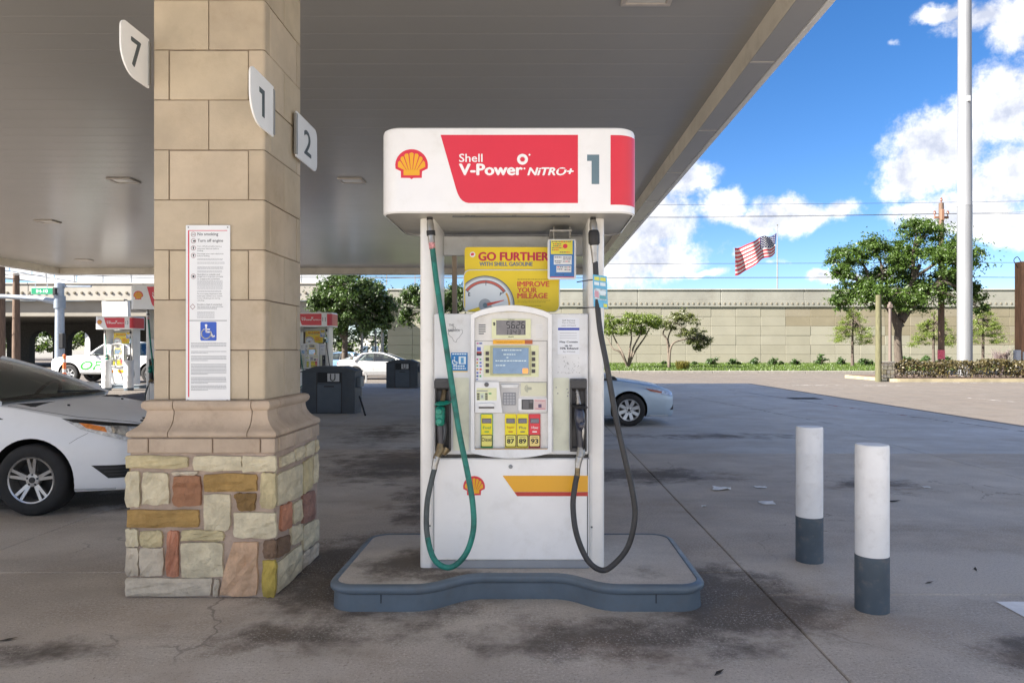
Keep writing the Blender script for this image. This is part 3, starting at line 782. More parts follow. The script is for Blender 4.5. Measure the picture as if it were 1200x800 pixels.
bollard('bollard', (1.968, 5.11, 0), .955, .0925, 'white bollard with slate grey foot standing behind the nearest one', .318, 'bollards right of the near pump')
# ------------------------------------------------------------------ pump island
def round_poly(pts, rad, n=6):
    out = []; m = len(pts)
    for i in range(m):
        p = Vector(pts[i]); a = Vector(pts[i - 1]); c = Vector(pts[(i + 1) % m]); r = rad[i]
        if r <= 0: out.append(p); continue
        da = (a - p).normalized(); dc = (c - p).normalized(); ang = da.angle(dc); d = r / math.tan(ang / 2)
        s = p + da * d; e = p + dc * d; ctr = p + (da + dc).normalized() * (r / math.sin(ang / 2))
        for k in range(n + 1):
            t = k / n; q = s.lerp(e, t); q = ctr + (q - ctr).normalized() * r; out.append(q)
    return out
def offset_poly(P, d):
    out = []; m = len(P)
    for i in range(m):
        t = (P[(i + 1) % m] - P[i - 1]).normalized(); out.append(P[i] + Vector((t.y, -t.x)) * d)
    return out
kerb_m = M('slate painted steel kerb', (0.105, 0.14, 0.175), 0.42, var=.12, scale=4, coat=.15, dirt=((.14, .13, .12), .4, 6), bump=.05, bscale=20)
top_m = concrete('island concrete', (0.60, 0.55, 0.49), (0.68, 0.63, 0.57), [(-.75, 4.55, .5, .5, .95), (-.5, 4.28, .8, .22, .8), (.7, 4.4, .35, .25, .4)], speck=.15, big=1.2)
IP = [(-1.07, -.57), (-.52, -.57), (-.29, -.36), (.29, -.36), (.52, -.57), (1.07, -.57), (1.07, .57), (.52, .57), (.29, .36), (-.29, .36), (-.52, .57), (-1.07, .57)]
IR = [.13, .25, .25, .25, .25, .13, .13, .25, .25, .25, .25, .13]
def island(loc, label):
    t = empty('pump_island', loc, 0, label, 'pump island')
    P = round_poly([Vector(p) for p in IP], IR, 7)
    b = MB(); rows = []
    for (d, z) in ((.018, -.02), (.012, .095), (.016, .100), (.030, .106), (.036, .118), (.036, .132), (.030, .143), (.016, .150), (-.004, .152), (-.012, .146), (-.012, .10)):
        rows.append([(q.x, q.y, z) for q in offset_poly(P, d)])
    rows = [r_ + [r_[0]] for r_ in rows]
    b.grid(rows, 0, True); kb = obj('steel_kerb', b, kerb_m, t)
    b = MB()
    for x in (-.78, .80):
        b.box(x - .0035, x + .0035, -.57 - .0145, -.57 - .0105, 0, .1)
    obj('weld_seam', b, M('seam dark', (.03, .04, .05), .7), kb)
    b = MB(); q = offset_poly(P, -.011); b.prism([(p.x, p.y) for p in q], 0.0, .147, 'z'); obj('concrete_top', b, top_m, t)
    return t
island((-.095, 4.70, 0), 'raised concrete pump island with blue grey steel kerb under the near pump')

# ------------------------------------------------------------------ fuel dispenser
OX, OY, OZ = -0.13, 4.70, 0.147
pw = M('pump white enamel', (0.85, 0.855, 0.86), 0.28, var=.03, scale=3, coat=.3, dirt=((.55, .53, .48), .25, 5))
pw_post = M('pump post white', (0.82, 0.81, 0.78), 0.3, var=.03, scale=3, coat=.3, dirt=((.5, .47, .42), .3, 4))
pgrey = M('pump panel light grey', (0.70, 0.715, 0.73), 0.4, var=.05, scale=6, dirt=((.38, .37, .34), .35, 9))
pbez = M('pump console grey', (0.76, 0.775, 0.79), 0.35, var=.04, scale=8, dirt=((.45, .44, .41), .3, 12))
pin = M('console inset', (0.70, 0.69, 0.66), 0.45, var=.05, scale=9, dirt=((.42, .40, .35), .35, 14))
cream = M('faded cream panel', (0.70, 0.72, 0.46), 0.45, var=.06, scale=7, dirt=((.45, .45, .36), .3, 12))
cream2 = M('faded pale panel', (0.68, 0.70, 0.57), 0.45, var=.08, scale=5, dirt=((.40, .39, .33), .35, 9))
black = M('black plastic', (0.02, 0.02, 0.022), 0.4, var=.2, dirt=((.08, .075, .07), .4, 10))
rubber = M('black rubber', (0.018, 0.018, 0.02), 0.5, var=.3, dirt=((.09, .08, .07), .4, 8))
ghose = M('green hose rubber', (0.012, 0.17, 0.135), 0.42, var=.35, scale=12, dirt=((.02, .035, .035), .85, 7))
gplas = M('green plastic', (0.01, 0.24, 0.17), 0.35, var=.1)
steel = M('bare steel', (0.45, 0.44, 0.42), 0.35, .9, var=.15, dirt=((.12, .10, .08), .4, 15))
brass = M('tarnished brass', (0.22, 0.17, 0.10), 0.45, .8, var=.25, scale=30)
sred = M('print red', (0.66, 0.028, 0.05), 0.35, var=.02, coat=.08)
syel = M('print yellow', (0.80, 0.52, 0.02), 0.35, var=.02)
byel = M('board yellow', (0.80, 0.60, 0.015), 0.4, var=.04, scale=3)
sora = M('print amber', (0.80, 0.40, 0.015), 0.35, var=.02)
pwhite = M('print white', (0.85, 0.85, 0.85), 0.35, var=.02)
teal = M('numeral grey teal', (0.13, 0.20, 0.24), 0.4)
lcd = M('lcd grey', (0.22, 0.21, 0.215), 0.25, var=.08, scale=20)
lcdink = M('lcd segment', (0.012, 0.012, 0.015), 0.4)
screen = M('pump screen', (0.10, 0.15, 0.22), 0.15, var=.3, scale=6, emis=((.10, .15, .22), .12))
dgrey = M('dark grey metal', (0.10, 0.11, 0.12), 0.5)
green_e = M('print green', (0.03, 0.33, 0.08), 0.4)

def lx(px, Y=4.45): return (px - VX) / F * Y - OX
def lz(py, Y=4.45): return EYE + (VY - py) / F * Y - OZ
def ly(Y): return Y - OY
def plate(b, x0, y0, x1, y1, Y, th=.003, r=0.0, mi=0):
    p = rrect(lx(x0, Y), lx(x1, Y), lz(y1, Y), lz(y0, Y), r, 4)
    b.prism(p, ly(Y), ly(Y) + th, 'y', mi); return b
def ptext(b, s, x0, y0, x1, y1, Y, bold=.015, shear=0.0):
    return text_mb(b, s, lx(x0, Y), lx(x1, Y), lz(y1, Y), lz(y0, Y), ly(Y), bold, shear, heavy=.065 if bold >= .03 else 0.0)
SEG = {'0': 'abcdef', '1': 'bc', '2': 'abged', '3': 'abgcd', '4': 'fgbc', '5': 'afgcd', '6': 'afgedc', '7': 'abc', '8': 'abcdefg', '9': 'abcdfg'}
def lcd_digits(b, s, x0, y0, x1, y1, Y, t=.16, gap=.28):
    n = len(s); w = (x1 - x0) / n
    for i, ch in enumerate(s):
        X0 = x0 + i * w; X1 = X0 + w * (1 - gap); ym = (y0 + y1) / 2; tw = (X1 - X0) * t; sl = (y1 - y0) * .08
        def q(ax, ay, bx, by):
            pts = [(ax, ay), (bx, ay), (bx, by), (ax, by)]
            b.add([(lx(p[0] + sl * (y1 - p[1]) / (y1 - y0) * 1.0, Y), ly(Y), lz(p[1], Y)) for p in pts], [(0, 1, 2, 3)])
        g_ = tw * .25
        S = {'a': (X0 + tw, y0, X1 - tw, y0 + tw), 'd': (X0 + tw, y1 - tw, X1 - tw, y1), 'g': (X0 + tw, ym - tw / 2, X1 - tw, ym + tw / 2), 'f': (X0, y0 + g_, X0 + tw, ym - g_), 'b': (X1 - tw, y0 + g_, X1, ym - g_), 'e': (X0, ym + g_, X0 + tw, y1 - g_), 'c': (X1 - tw, ym + g_, X1, y1 - g_)}
        for k in SEG[ch]: q(*S[k])
def pecten(parent, cx, cy, w, Y, name='emblem'):
    # scallop shell badge: red outline, amber fan with red ribs
    s = w / 300.0   # drawn on the 300-wide zoom of the badge
    def pt(x, y): return (lx(cx + (x - 260) * s, Y), lz(cy + (y - 178) * s, Y))
    out = [(162, 305), (162, 245), (112, 220), (110, 185)] + [(260 + 150 * math.cos(R(a)), 190 - 148 * math.sin(R(a))) for a in range(176, 2, -8)] + [(410, 185), (408, 220), (356, 245), (354, 305), (275, 307), (260, 318), (245, 307)]
    b = MB(); b.prism([pt(*p) for p in out], ly(Y), ly(Y) + .002); e = obj(name, b, sred, parent)
    b = MB(); Y2 = Y - .0012
    n = 7
    b.add([(*[(lx(cx + (p[0] - 260) * s, Y2), ly(Y2), lz(cy + (p[1] - 178) * s, Y2))],) [0] for p in ((186, 282), (334, 282), (334, 238), (260, 226), (186, 238))], [(0, 1, 2, 3, 4)])
    for i in range(n):
        a0 = 180 - 5 - i * (170 / n) - 2.6; a1 = 180 - 5 - (i + 1) * (170 / n) + 2.6
        def rim(a, k=1.0):
            return (260 + 126 * k * math.cos(R(a)), 200 - 126 * k * math.sin(R(a)))
        def root(a):
            t = (a - 90) / 90; return (260 - 68 * t, 238 - 6 * (1 - abs(t)))
        pts = [root(a0), rim(a0, .96), rim((a0 + a1) / 2, 1.03), rim(a1, .96), root(a1)]
        if i == 0: pts[1] = (134, 205)
        if i == n - 1: pts[3] = (386, 205)
        b.add([(lx(cx + (p[0] - 260) * s, Y2), ly(Y2), lz(cy + (p[1] - 178) * s, Y2)) for p in pts], [(0, 1, 2, 3, 4)])
    obj('shell_fan', b, sora, e) if parent.parent is None else obj('shell_fan', b, sora, parent)
    return e

disp = empty('fuel_dispenser', (OX, OY, OZ), 0, 'white fuel dispenser numbered 1 with red and white topper, nearest pump on the kerbed island', 'fuel pump')
D = disp
BY = 4.98   # back face of the cabinet
# posts
for (x0, x1) in ((491.5, 508.5), (689.5, 708.5)):
    b = MB(); p = rrect(lx(x0), lx(x1), ly(4.456), ly(5.0), .03, 5); b.prism(p, 0, lz(248.5), 'z', 0, True); obj('side_post', b, pw_post, D)
    b = MB(); b.bbox(lx(x0) + .01, lx(x1) - .01, ly(4.62), ly(4.70), lz(300), lz(292), .004); obj('post_clip', b, pwhite, D)
# back frame seen through the open upper bay
b = MB(); b.bbox(lx(508.5), lx(689.5), ly(4.94), ly(4.99), lz(287), lz(262), .004); obj('upper_rail', b, pgrey, D)
b = MB(); b.bbox(lx(519), lx(525), ly(4.95), ly(4.985), lz(368), lz(287) , .003); obj('rear_upright', b, M('rear upright tan', (.42, .33, .25), .6), D)
# cabinet
b = MB(); b.bbox(lx(509), lx(689), ly(4.44), ly(BY), lz(532), lz(367.5), .006); cab = obj('cabinet', b, pgrey, D)
b = MB(); b.bbox(lx(510.5), lx(688), ly(4.46), ly(BY - .02), lz(537), lz(532), .002); obj('black_gap', b, black, D)  # black strip filling the gap between cabinet and door
b = MB(); b.bbox(lx(507.5), lx(690), ly(4.435), ly(BY + .004), lz(655.5), lz(536.5), .008); door = obj('lower_door', b, pw, D)
b = MB(); b.bbox(lx(507.5), lx(690), ly(4.445), ly(BY - .004), 0, lz(656), .003); obj('plinth', b, M('plinth grey', (.28, .30, .33), .5), D)
b = MB(); b.box(lx(687.6), lx(688.8), ly(4.4335), ly(4.436), lz(655), lz(537)); b.box(lx(508.4), lx(509.2), ly(4.4335), ly(4.436), lz(655), lz(537)); obj('door_seam', b, dgrey, door)
b = MB(); b.lathe([(.0001, ly(4.426)), (.011, ly(4.427)), (.013, ly(4.435))], 16, (lx(598.5), 0, lz(546)), 'y'); obj('door_lock', b, M('lock grey', (.2, .22, .24), .4, .5), door)
for x, y in ((503.5, 616), (693.5, 617.5)):
    b = MB(); b.lathe([(.0001, ly(4.452)), (.006, ly(4.452)), (.006, ly(4.457))], 10, (lx(x), 0, lz(y)), 'y'); obj('post_screw', b, dgrey, D)
b = MB(); Yd = 4.4332
b.add([(lx(p[0], Yd), ly(Yd), lz(p[1], Yd)) for p in ((589, 557), (689, 557), (689, 576), (602.5, 576))], [(0, 1, 2, 3)]); obj('yellow_stripe', b, sora, door)
b = MB(); b.add([(lx(p[0], Yd), ly(Yd), lz(p[1], Yd)) for p in ((602.7, 576.2), (689, 576.2), (689, 581), (606, 581))], [(0, 1, 2, 3)]); obj('red_stripe', b, M('stripe red', (.5, .04, .03), .4), door)
pecten(door, 555.5, 569, 25.5, 4.4332)

# side panels' pale insets and stickers
for (x0, x1) in ((531, 549.5), (648.5, 667)):
    b = MB(); plate(b, x0, 442.5, x1, 527.5, 4.4375, .004, .008); obj('pale_inset', b, cream2, D)
b = MB()
tex = [(186, 190), (204, 190), (204, 172), (214, 174), (216, 186), (228, 186), (246, 184), (248, 200), (240, 210), (232, 222), (222, 230), (218, 244), (206, 238), (200, 222), (190, 216), (180, 204)]
T2 = [(480 + x / 4, 340 + y / 4) for (x, y) in tex]; Yt = 4.4388
tv = [Vector((lx(x, Yt), ly(Yt), lz(y, Yt))) for (x, y) in T2]
for i in range(len(tv)):
    p, q = tv[i], tv[(i + 1) % len(tv)]; d = (q - p).normalized(); s_ = Vector((-d.z, 0, d.x)) * .0011
    b.add([p + s_, p - s_, q - s_, q + s_], [(0, 1, 2, 3)])
ptext(b, 'THE', 526, 379.5, 532, 382, Yt); ptext(b, 'AMERICA', 524.5, 385.5, 539, 388.5, Yt)
obj('state_outline', b, M('faded print', (.16, .17, .19), .6), D)
b = MB(); plate(b, 528.5, 413, 548, 434.5, 4.4385, .002, .002, 0); plate(b, 528.5, 434.3, 548, 435.6, 4.4386, .001, 0, 1); st = obj('access_sticker', b, [M('sticker blue', (.02, .19, .50), .4), syel], D)
b = MB(); Ys = 4.4378
plate(b, 537.5, 417.5, 546, 426.5, Ys, .0005, .003); plate(b, 540, 419, 543.5, 425.5, Ys - .0006, .0003, .002, 1)
for (x0, y0, x1, y1) in ((530, 414, 547, 415.4), (531, 428, 545, 429.6), (531, 431, 546, 432.4)):
    x = x0
    while x < x1: plate(b, x, y0, min(x + 2.2, x1), y1, Ys, .0003, 0); x += 2.8
b.lathe([(.0001, ly(Ys)), (.0045, ly(Ys))], 10, (lx(532.6, Ys), 0, lz(418.8, Ys)), 'y')
for seg in (((532.4, 420.5), (533, 424), (536, 424)), ((531, 421.5), (530.2, 424.5), (531.5, 427), (534.5, 427), (536, 425))):
    for i in range(len(seg) - 1):
        p = Vector((lx(seg[i][0], Ys), ly(Ys), lz(seg[i][1], Ys))); q = Vector((lx(seg[i + 1][0], Ys), ly(Ys), lz(seg[i + 1][1], Ys))); d = (q - p).normalized(); s_ = Vector((-d.z, 0, d.x)) * .0032
        b.add([p + s_, p - s_, q - s_, q + s_], [(0, 1, 2, 3)])
tag(obj('sticker_print', b, [M('sticker pale', (.66, .78, .86), .4), M('sticker mid', (.10, .33, .62), .4)], D), kind='stuff')
b = MB(); plate(b, 653.5, 372.5, 679, 415, 4.4385, .002, .001); obj('ethanol_sticker', b, M('sticker white', (.72, .75, .80), .4, var=.03), D)
b = MB(); Ys = 4.4378
ptext(b, 'May Contain', 656, 399.5, 677, 402, Ys, .03); ptext(b, 'up to', 662, 404, 670.5, 406.4, Ys, .03); ptext(b, '10% Ethanol', 656.5, 406.8, 677.5, 409.2, Ys, .03); ptext(b, 'by Volume', 660, 411, 674, 413, Ys, .0)
ptext(b, 'Self Service', 659, 374.3, 674, 376.2, Ys, 0); ptext(b, 'Pay at Pump', 659, 377.3, 674, 379.2, Ys, 0); ptext(b, 'open 24 hours', 658, 380.4, 675, 382.3, Ys, 0)
tag(obj('sticker_lettering', b, M('sticker ink', (.05, .055, .08), .5), D), kind='stuff')
b = MB(); plate(b, 654, 384, 679, 386.8, Ys, .0004); 
for yq in (390, 393, 396): plate(b, 656, yq, 676, yq + .4, Ys, .0003, 0, 1)
obj('sticker_rule', b, [M('rule navy', (.03, .06, .38), .4), greyink], D)
# scuffs and peeled glue on the right hand panel
b = MB(); r_ = random.Random(3)
for i in range(46):
    x = r_.gauss(666, 6); y = r_.gauss(427, 4) if i < 34 else r_.uniform(436, 437.5); a = r_.uniform(0, PI); l = r_.uniform(.5, 2.2) if i < 34 else 1.5; w = r_.uniform(.15, .5)
    if not (652 < x < 683): continue
    pts = [(x + math.cos(a) * l * .5 * s + math.sin(a) * w * t, y + math.sin(a) * l * .5 * s - math.cos(a) * w * t) for s, t in ((-1, -1), (1, -.4), (.8, .8), (-1, .5))]
    b.add([(lx(p[0], 4.4388), ly(4.4388), lz(p[1], 4.4388)) for p in pts], [(0, 1, 2, 3)])
for (x, y) in ((651, 453), (653, 460), (664, 455), (665, 459), (664.5, 463)):
    plate(b, x, y, x + 1.4, y + 1.6, 4.4366, .0003, .002)
tag(obj('scuff_mark', b, M('scuff', (.33, .34, .35), .8, var=.3, scale=60), D), kind='stuff')

# console: arched surround standing proud of the cabinet
def con_loop(x0, x1, ytop, ysh, ybot, ymid, n=14):
    pts = []
    for i in range(n + 1):
        t = i / n; pts.append((x0 + (x1 - x0) * t, ybot + (ymid - ybot) * math.sin(PI * t) ** .8))
    for i in range(1, 4): pts.append((x1, ybot + (ysh - ybot) * i / 4))
    for i in range(n + 1):
        t = i / n; pts.append((x1 - (x1 - x0) * t, ysh + (ytop - ysh) * math.sin(PI * t) ** .75))
    for i in range(1, 4): pts.append((x0, ysh + (ybot - ysh) * i / 4))
    return pts
Yc = 4.385
outer = con_loop(552, 646.5, 357.8, 369, 529.5, 536.2); inner = con_loop(556, 642.2, 364.5, 373, 525.2, 525.4)
o2 = [(599.25 + (x - 599.25) * 1.012, 447 + (y - 447) * 1.006) for (x, y) in outer]
b = MB(); loops = []
for pts, Y in ((o2, 4.439), (o2, Yc + .02), (outer, Yc), (inner, Yc + .006), (inner, 4.428)):
    L = [(lx(p[0], 4.40), ly(Y), lz(p[1], 4.40)) for p in pts]; loops.append(L + [L[0]])
b.grid(loops, 0, True); con = obj('console', b, pbez, D)
Yp = 4.424
b = MB(); b.prism([(lx(p[0], 4.40), lz(p[1], 4.40)) for p in con_loop(556.1, 642.1, 364.8, 373.2, 525.0, 525.2)], ly(Yp), ly(4.438)); obj('console_face', b, pin, con)
b = MB(); plate(b, 557, 525.3, 641.5, 526.4, 4.388, .002); obj('console_trim', b, M('trim tan', (.45, .30, .16), .5), con)

Ya = Yp - .002
b = MB()
for i in range(5): plate(b, 561, 380 + i * 2.55, 569 - (2 if i == 4 else 0), 381.2 + i * 2.55, Ya, .003)
for i in range(7): plate(b, 628, 380 + i * 2.45, 636, 380.8 + i * 2.45, Ya, .003, 0, 1)
obj('speaker_grille', b, [dgrey, pgrey], con)
b = MB(); plate(b, 576.3, 373.6, 622, 396.6, Yp - .008, .008, .004); pd = obj('price_display', b, cream, con)
b = MB(); plate(b, 581.5, 375.2, 616, 392.4, Yp - .0092, .001, .001); obj('lcd_panel', b, lcd, con)
b = MB(); Yl = Yp - .0104
lcd_digits(b, '5626', 593, 376.4, 616.5, 385, Yl, .22, .24); lcd_digits(b, '13431', 591.5, 386.4, 616, 391.7, Yl, .20, .26)
ptext(b, '$', 578, 377.5, 580.3, 381.5, Yp - .009, .03); ptext(b, 'THIS SALE', 595, 373.9, 603, 375, Yp - .0092, .01); ptext(b, 'GALLONS', 595.5, 393.6, 602, 395.2, Yp - .009, .01)
obj('display_digits', b, lcdink, con)
b = MB(); # recessed panel outline
for (x0, y0, x1, y1) in ((556.5, 399, 641.3, 399.6), (556.5, 399.6, 557, 483), (640.8, 399.6, 641.3, 483), (557, 447.4, 641, 447.9), (557, 483.2, 641, 483.7)): plate(b, x0, y0, x1, y1, Yp - .001, .002)
obj('panel_joint', b, M('joint grey', (.20, .20, .20), .7), con)  # grey strips drawing the panel joints
b = MB(); plate(b, 577.7, 398.2, 615, 403, Yp - .006, .006, 0, 0); plate(b, 615, 398.2, 624, 403, Yp - .006, .006, 0, 1); obj('loyalty_strip', b, [sora, M('strip brown red', (.40, .10, .03), .4)], con)
b = MB(); ptext(b, 'Insert and remove card', 582, 399.5, 612, 401.6, Yp - .0068, 0); obj('loyalty_lettering', b, M('strip ink', (.45, .18, .02), .5), con)
b = MB(); plate(b, 567, 404.5, 631.2, 441.3, Yp - .004, .004, .003); obj('screen_frame', b, cream, con)
b = MB()
for (x0, y0, x1, y1) in ((574.5, 405, 577.5, 439.5), (619.5, 405, 622.3, 439.5), (577.5, 405, 619.5, 407.4), (577.5, 437.8, 619.5, 439.5)): plate(b, x0, y0, x1, y1, Yp - .010, .006)
obj('screen_rim', b, M('rim olive', (.42, .42, .24), .5), con)
b = MB(); plate(b, 577.4, 407.2, 619.6, 438, Yp - .0065, .002); obj('screen', b, screen, con)
b = MB(); Yq = Yp - .0072
for (y, x0, x1) in ((410.2, 588, 611), (415.2, 590, 604), (418.8, 593.5, 596), (422.6, 580.5, 617), (428.0, 581, 592)):
    x = x0; rr_ = random.Random(int(y))
    while x < x1:
        w = rr_.uniform(1.4, 4); plate(b, x, y - .55, min(x + w, x1), y + .55, Yq, .0003); x += w + .7
tag(obj('screen_text', b, M('screen text', (.45, .5, .5), .4, emis=((.5, .6, .6), .05)), con), kind='stuff')
b = MB(); plate(b, 612.2, 431.3, 619, 437.5, Yq, .0004, .006); obj('screen_badge', b, M('badge orange', (.8, .35, .10), .4, emis=((.8, .3, .08), .06)), con)
for x in (569, 623.2):
    for k in range(4):
        b = MB(); plate(b, x, 411.7 + k * 6.95, x + 4, 416 + k * 6.95, Yp - .009, .005, .001); obj('menu_button', b, M('button dark', (.055, .05, .05), .45), con)
b = MB(); cols = [(.12, .16, .5), (.55, .05, .05), (.05, .1, .35), (.6, .3, .02), (.05, .35, .12), (.7, .72, .72), (.02, .02, .03), (.45, .08, .3)]
cm = [M('logo tint %d' % i, c, .4) for i, c in enumerate(cols)]
plate(b, 557.3, 399.8, 565.8, 446.5, Yp - .0012, .001, 0, 5); r_ = random.Random(11)
plate(b, 559, 406.5, 563.5, 411, Yp - .002, .0006, 0, 0); plate(b, 558.5, 411.8, 564.5, 416.5, Yp - .002, .0006, .004, 6); plate(b, 558.7, 412.3, 564.2, 413.6, Yp - .0026, .0004, 0, 1)
for i in range(13):
    x = 558.3 + (i % 2) * 3.6; y = 420 + (i // 2) * 3.9
    plate(b, x, y, x + r_.uniform(1.5, 3), y + r_.uniform(1.2, 2.4), Yp - .002, .0006, 0, r_.choice([0, 1, 2, 3, 4, 6, 7]))
plate(b, 558.5, 401.5, 561, 403, Yp - .002, .0006, 0, 7); plate(b, 561.5, 401.5, 565, 403, Yp - .002, .0006, 0, 2)
tag(obj('card_logos', b, cm, con), kind='stuff')
# card reader
b = MB(); p = [(556.5, 447.5), (584.5, 447.5), (588.5, 483.5), (556.5, 483.5)]
b.prism([(lx(x, 4.39), lz(y, 4.39)) for x, y in p], ly(4.40), ly(4.426)); obj('card_reader', b, pbez, con)
b = MB(); b.lathe([(.0001, ly(4.393)), (.013, ly(4.394)), (.0145, ly(4.401))], 18, (lx(570.2, 4.4), 0, lz(450.5, 4.4)), 'y'); obj('reader_lock', b, M('lock dark', (.12, .12, .125), .35, .6), con)
b = MB(); plate(b, 558.5, 454.5, 582, 469, 4.3985, .002, .002); obj('reader_label', b, cream, con)
b = MB(); Yr = 4.3978
for x in (559, 568.5):
    for k in range(4): plate(b, x, 460.4 + k * 2.15, x + 3, 461.9 + k * 2.15, Yr, .0004)
plate(b, 558.8, 457.2, 571.5, 458.4, Yr, .0004, 0, 1); plate(b, 572.5, 460.2, 576, 461.7, Yr, .0004, .002, 2); plate(b, 564, 462.8, 566, 466, Yr, .0004, .002, 1); plate(b, 562.6, 460.2, 568, 468.2, Yr + .0003, .0003, 0, 3)
tag(obj('reader_print', b, [black, greyink, green_e, M('print pale green', (.58, .66, .52), .5)], con), kind='stuff')
b = MB(); p = [(561, 472.5), (579.5, 472.5), (578.5, 479), (560.5, 479)]; b.prism([(lx(x, 4.38), lz(y, 4.38)) for x, y in p], ly(4.385), ly(4.40)); obj('slot_lip', b, pbez, con)
b = MB(); plate(b, 561, 476.4, 579, 478.4, 4.3842, .001); obj('card_slot', b, M('slot dark', (.06, .055, .05), .6), con)
# keypad in its hood
b = MB(); plate(b, 586.5, 449.5, 608, 483, 4.4195, .004); obj('keypad_well', b, M('well grey', (.50, .50, .50), .45), con)
b = MB(); p = [(587, 450.5), (608.5, 450.5), (606, 454), (589, 454)]; b.prism([(lx(x, 4.41), lz(y, 4.41)) for x, y in p], ly(4.405), ly(4.42)); obj('keypad_hood', b, pgrey, con)
b = MB(); plate(b, 589.5, 459.8, 604.3, 474.5, 4.414, .006, .002); obj('keypad', b, M('keypad grey', (.22, .23, .25), .45), con)
for r__ in range(4):
    for c_ in range(4):
        b = MB(); x = 590.4 + c_ * 3.4; y = 460.9 + r__ * 3.35; plate(b, x, y, x + 2.6, y + 2.4, 4.4115, .003, .001); obj('key', b, M('key grey', (.38, .39, .42), .4, .2), con)
b = MB(); plate(b, 610.3, 448.3, 640.3, 463.6, 4.4165, .007, .004); obj('tap_panel', b, M('tap panel', (.62, .62, .47), .45, var=.05), con)
b = MB(); Yw = 4.4155
for rad in (2.0, 3.2, 4.4):
    for k in range(10):
        a0 = R(110 + k * 15); a1 = R(110 + k * 15 + 14); w = .35
        pts = [(619.5 + (rad + w * s) * math.cos(a), 455 - (rad + w * s) * math.sin(a)) for a, s in ((a0, -1), (a1, -1), (a1, 1), (a0, 1))]
        b.add([(lx(p[0], Yw), ly(Yw), lz(p[1], Yw)) for p in pts], [(0, 1, 2, 3)])
plate(b, 618, 453.5, 623, 456.5, Yw, .0003, .002)
obj('tap_emblem', b, M('emblem grey', (.36, .37, .30), .5), con)
b = MB(); plate(b, 607.5, 466.3, 641.2, 481, 4.4145, .009, .003); obj('receipt_unit', b, pbez, con)
b = MB(); plate(b, 611.2, 467.8, 625.2, 479.6, 4.4125, .002, .002); plate(b, 612.5, 469, 619.5, 478.5, 4.4112, .001, .002, 1); plate(b, 620.5, 469, 624.5, 472, 4.4112, .001, .002, 1); obj('receipt_slot', b, [M('receipt dark', (.05, .05, .055), .35), M('receipt mid', (.12, .12, .13), .35)], con)
b = MB(); plate(b, 625.6, 467.5, 640.2, 480, 4.4132, .001, .001); obj('receipt_label', b, M('label pink', (.64, .50, .50), .5), con)
b = MB(); ptext(b, 'Receipt', 627.5, 468.4, 638.5, 470.6, 4.4122, 0); plate(b, 630.8, 473.4, 634.6, 477.4, 4.4122, .0005, .002, 1); 
for yq in (478.2, 479.2): plate(b, 627.5, yq, 638.5, yq + .4, 4.4122, .0004)
obj('receipt_print', b, [M('print rose', (.60, .15, .18), .5), M('print plum', (.12, .08, .16), .5)], con)
# grade buttons
def grade(x0, x1, col, edge, word, small, wcol):
    b = MB(); plate(b, x0 - .5, 484.8, x1 + .5, 524.6, 4.4165, .008, .004); obj('grade_frame', b, edge, con)
    b = MB(); plate(b, x0 + .2, 485.4, x1 - .2, 510.5, 4.4145, .003, .003); obj('grade_panel', b, col, con)
    b = MB(); plate(b, x0 + 1.1, 490, x1 - 1.1, 495.8, 4.4132, .002, .001); obj('grade_price', b, M('price lcd', (.08, .075, .10), .3), con)
    b = MB(); lcd_digits(b, '3999' if False else '8888', x0 + 2.2, 491, x1 - 1.4, 494.9, 4.4122, .2, .22); obj('grade_digits', b, M('price digits', (.36, .36, .42), .4), con)
    b = MB(); xm = (x0 + x1) / 2
    plate(b, xm - 2.6, 505, xm + 2.6, 506.3, 4.4135, .0006, 0, 0)
    rr_ = random.Random(int(x0))
    ptext(b, small, x0 + 2.2, 499.2, x1 - 2, 502.4, 4.4136, .01); obj('grade_name', b, wcol, con)
    b = MB(); plate(b, x0 - .2, 509.2, x1 + .2, 523.4, 4.4122, .005, .008); obj('octane_rim', b, M('octane rim', (.05, .05, .02), .5), con)
    b = MB(); plate(b, x0 + .6, 510, x1 - .6, 522.6, 4.4105, .003, .007); obj('octane_button', b, M('octane yellow' if col is not sred else 'octane amber', (.70, .66, .16) if col is not sred else (.70, .55, .20), .4), con)
    b = MB()
    if word == 'Diesel': ptext(b, word, x0 + 1, 512.5, x1 - 1, 517, 4.4097, .02)
    else: ptext(b, word, x0 + 2.2, 514, x1 - 2.2, 519.2, 4.4097, .035); plate(b, x0 + 2.6, 511.6, x1 - 2.6, 512.1, 4.4097, .0003)
    obj('octane_number', b, lcdink, con)
gyel = M('grade yellow', (.76, .66, .01), .4)
gname = M('grade print', (.45, .13, .02), .5); gname2 = M('grade print dark', (.12, .13, .12), .5)
grade(563.8, 577, gyel, green_e, 'Diesel', 'Fuel', green_e)
grade(592.2, 604.6, gyel, byel, '87', 'Regular', gname)
grade(606.2, 618.6, gyel, byel, '89', 'Plus', gname2)
grade(620.2, 632.8, sred, M('edge red', (.45, .02, .03), .4), '93', 'V-Power', pwhite)

